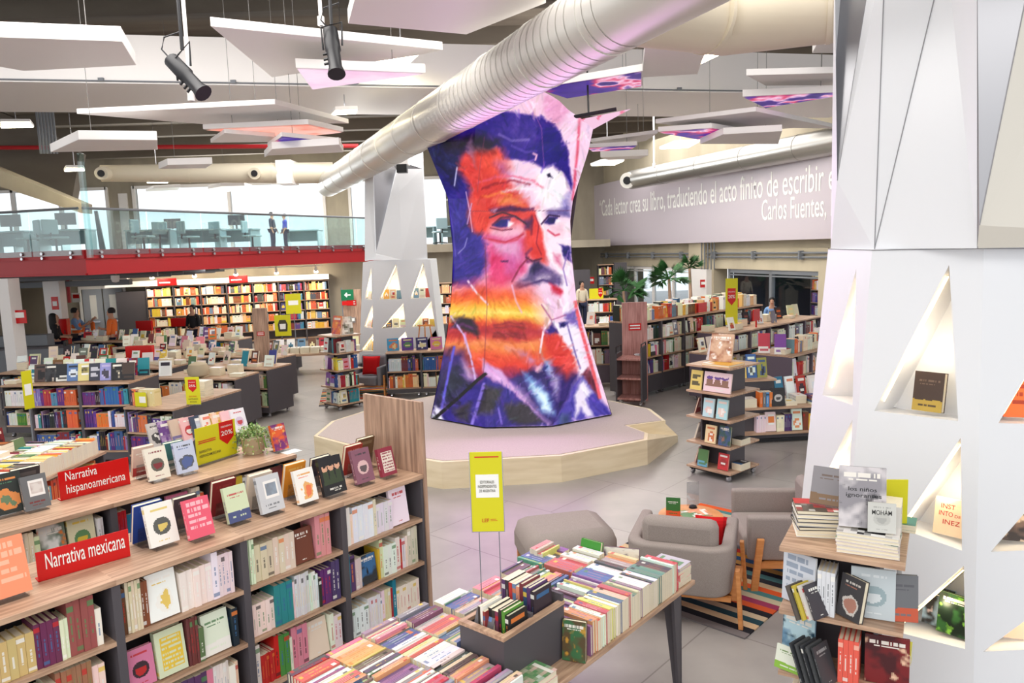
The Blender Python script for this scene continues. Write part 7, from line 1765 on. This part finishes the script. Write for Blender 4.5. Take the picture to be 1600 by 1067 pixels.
b = MB(); b.box((-.11, .0, -.74), (.11, .25, -.02)); obj('stand', b, M_steelgrey, e)
e = empty('white_post', (ony(85, 500, 20.6).x, 20.6, 0), 0, label='white square post with a red notice beside the person in black', cat='post')
b = MB(); b.box((-.22, 0, 0), (.22, .3, 2.7)); obj('shaft', b, M_white, e); b = MB(); b.box((-.02, -.015, 1.75), (.16, 0, 2.1)); nt_ = obj('red_notice', b, M_red, e); b = MB(); b.box((.01, -.02, 1.85), (.13, -.015, 1.98)); obj('white_print', b, M_paper, nt_)
for i, (px, y) in enumerate(((130, 22.2), (146, 22.6))):
    e = empty('barrier_post', (ony(px, 520, y).x, y, 0), 0, label='%s orange and white striped barrier post near the double door' % ('left', 'right')[i], cat='barrier')
    b = MB(); b.lathe([(.16, 0), (.16, .05), (.07, .06), (.06, 1.2), (.02, 1.24)], n=14); obj('post', b, M_orange, e, smooth=True)
    for z in (.5, .85): b = MB(); b.lathe([(.072, 0), (.07, .12)], (0, 0, z), 14); obj('white_band', b, M_paper, e)
e = empty('trolley', (ony(172, 530, 21).x, 21, 0), .1, label='cleaning trolley with blue and orange bags before the double door', cat='trolley')
b = MB(); b.box((-.5, -.25, .12), (.5, .25, .2)); b.box((-.48, -.23, .2), (-.4, .23, 1.0)); b.box((.1, -.23, .2), (.18, .23, 1.0)); obj('frame', b, M_dark, e)
b = MB(); b.lathe([(.2, 0), (.24, .5), (.2, .55)], (-.15, 0, .2), 14); obj('blue_bag', b, M_blue, e, smooth=True); b = MB(); b.lathe([(.16, 0), (.2, .4), (.15, .45)], (.34, 0, .5), 14); obj('orange_bag', b, M_orange, e, smooth=True)
for x in (-.42, .42):
    for y in (-.2, .2): castor(e, x, y, .05)
e = empty('red_riser_pipe', (ony(99, 440, 21.9).x, 21.9, 0), 0, label='red vertical fire pipe above the red cabinet', cat='pipe'); b = MB(); b.tube([(0, .2, 1.85), (0, .2, 2.9)], .05, 8); obj('pipe', b, M_redsteel, e)
for i, (px, py, y, lab) in enumerate(((119, 465, 24.4, 'white and red notice over a green label, left of the double door'), (31, 495, 17.0, 'small red notice on the pale post at the far left'))):
    p = ony(px, py, y); b = MB(); b.box((-.14, 0, -.15), (.14, .02, .15)); o = obj('wall_notice', b, M_paper if i == 0 else M_red, label=lab, cat='sign'); o.location = p
    b = MB(); b.box((-.1, -.006, -.02), (.1, 0, .1)); obj('red_print', b, M_red if i == 0 else M_paper, o)
p = along(182, 455); b = MB(); b.box((-.42, 0, 0), (.42, .05, .26)); o = obj('red_header', b, M_redsteel, label='dark red header sign above the double door', cat='sign'); o.location = (p.x, p.y - .3, 2.24)
e = empty('security_camera', ony(180, 434, 19), 0, label='white dome camera hanging under the red mezzanine beam', cat='camera'); b = MB(); b.lathe([(.001, -.12), (.08, -.1), (.1, -.02), (.1, .06)], n=14); obj('dome', b, M_white, e, smooth=True); b = MB(); b.box((-.03, -.03, .06), (.03, .03, .3)); obj('bracket', b, M_steelgrey, e)

# ================================================================== BUILD THE BOOKS
# every book gets a plain box first, to find which 300 show largest; those become things of their own
bpy.context.view_layer.update()
dg = bpy.context.evaluated_depsgraph_get()
for i, bk in enumerate(BOOKS): bk['rs'] = ((i * 37) % 101) / 101
bv, bf, owner = [], [], []
for o in list(SC.objects):
    if o.type != 'MESH' or any(s.material in (M_glass, M_clear, M_wglass) for s in o.material_slots): continue
    ev = o.evaluated_get(dg); me = ev.to_mesh(); mw = o.matrix_world; n0 = len(bv)
    if len(me.polygons) < 40000:
        bv.extend([mw @ v.co for v in me.vertices]); bf.extend([tuple(n0 + k for k in p.vertices) for p in me.polygons]); owner.extend([-1] * len(me.polygons))
    ev.to_mesh_clear()
for i, bk in enumerate(BOOKS):
    n0 = len(bv); o, ex, ey, ez = bk['o'], bk['ex'], bk['ey'], bk['ez']; x = bk['t'] / 2
    for zz in (0, bk['h']):
        for (a, c) in ((-x, 0), (x, 0), (x, bk['d']), (-x, bk['d'])): bv.append(o + ex * a + ey * c + ez * zz)
    for f in ((0, 1, 2, 3), (4, 5, 6, 7), (0, 1, 5, 4), (1, 2, 6, 5), (2, 3, 7, 6), (3, 0, 4, 7)): bf.append(tuple(n0 + k for k in f)); owner.append(i)
tree = BVHTree.FromPolygons(bv, bf)
cnt = [0] * len(BOOKS); eye = Vector((0, 0, EYE)); STEP = 2.5
for iy in range(int(1067 / STEP)):
    for ix in range(int(1600 / STEP)):
        d = Vector(ray((ix + .5) * STEP, (iy + .5) * STEP)).normalized(); h = tree.ray_cast(eye, d, 120)
        if h[2] is not None and owner[h[2]] >= 0: cnt[owner[h[2]]] += 1
for i, bk in enumerate(BOOKS): bk['px'] = cnt[i] * STEP * STEP / 10
order = sorted(range(len(BOOKS)), key=lambda i: -(cnt[i] + (1e6 if BOOKS[i]['label'] and cnt[i] >= 3 else 0)))
NB = 300
keep = set(i for i in order[:NB] if cnt[i] > 0)
print('BOOKS', len(BOOKS), 'visible', sum(1 for c in cnt if c), 'smallest kept', min(cnt[i] for i in keep))
seen_l = {}
counters = {}
for i, bk in enumerate(BOOKS):
    if bk['place']: counters[bk['place']] = counters.get(bk['place'], -1) + 1; bk['idx'] = counters[bk['place']]
M4 = lambda bk: Matrix(((bk['ex'].x, bk['ey'].x, bk['ez'].x, bk['o'].x), (bk['ex'].y, bk['ey'].y, bk['ez'].y, bk['o'].y), (bk['ex'].z, bk['ey'].z, bk['ez'].z, bk['o'].z), (0, 0, 0, 1)))
far = MB()
for i, bk in enumerate(BOOKS):
    if i in keep:
        mb, pg = MB(), MB(); book_faces(mb, bk, True, False, pg)
        lab = bk['label']
        if not lab:
            col = cname(bk['c'][0])
            where = '%s from the left' % ordinal(bk['idx'])
            if bk['form'] == 'book spine up': where = '%s along' % ordinal(bk['idx'])
            if bk['form'] == 'book lying flat': where = '%s from the bottom' % ordinal(bk['idx'])
            lab = '%s %s, %s, %s' % (col, bk['form'], where, bk['place'])
            lab = ' '.join(lab.split()[:16])
        o = obj('book', mb, M_vcol, label=lab, cat='book', group=bk['group'])
        o.matrix_world = M4(bk); obj('page_block', pg, M_page, o)
        if bk.get('title'):
            x = bk['t'] / 2
            for (s, y0, y1, z, hh, c) in bk['title']:
                tm = mat('title_ink', c, rough=.6); text(s, o, (x, bk['d'] * y0, bk['h'] * z), (x, bk['d'] * y1, bk['h'] * z), (0, 0, 1), tm, name='title', height=bk['h'] * hh, push=.001)
    else: book_faces(far, bk, False, True, None)
obj('distant_books', far, M_vcol, label='all the smaller books packed on the farther shelves, islands, towers and tables', cat='books', kind='stuff')
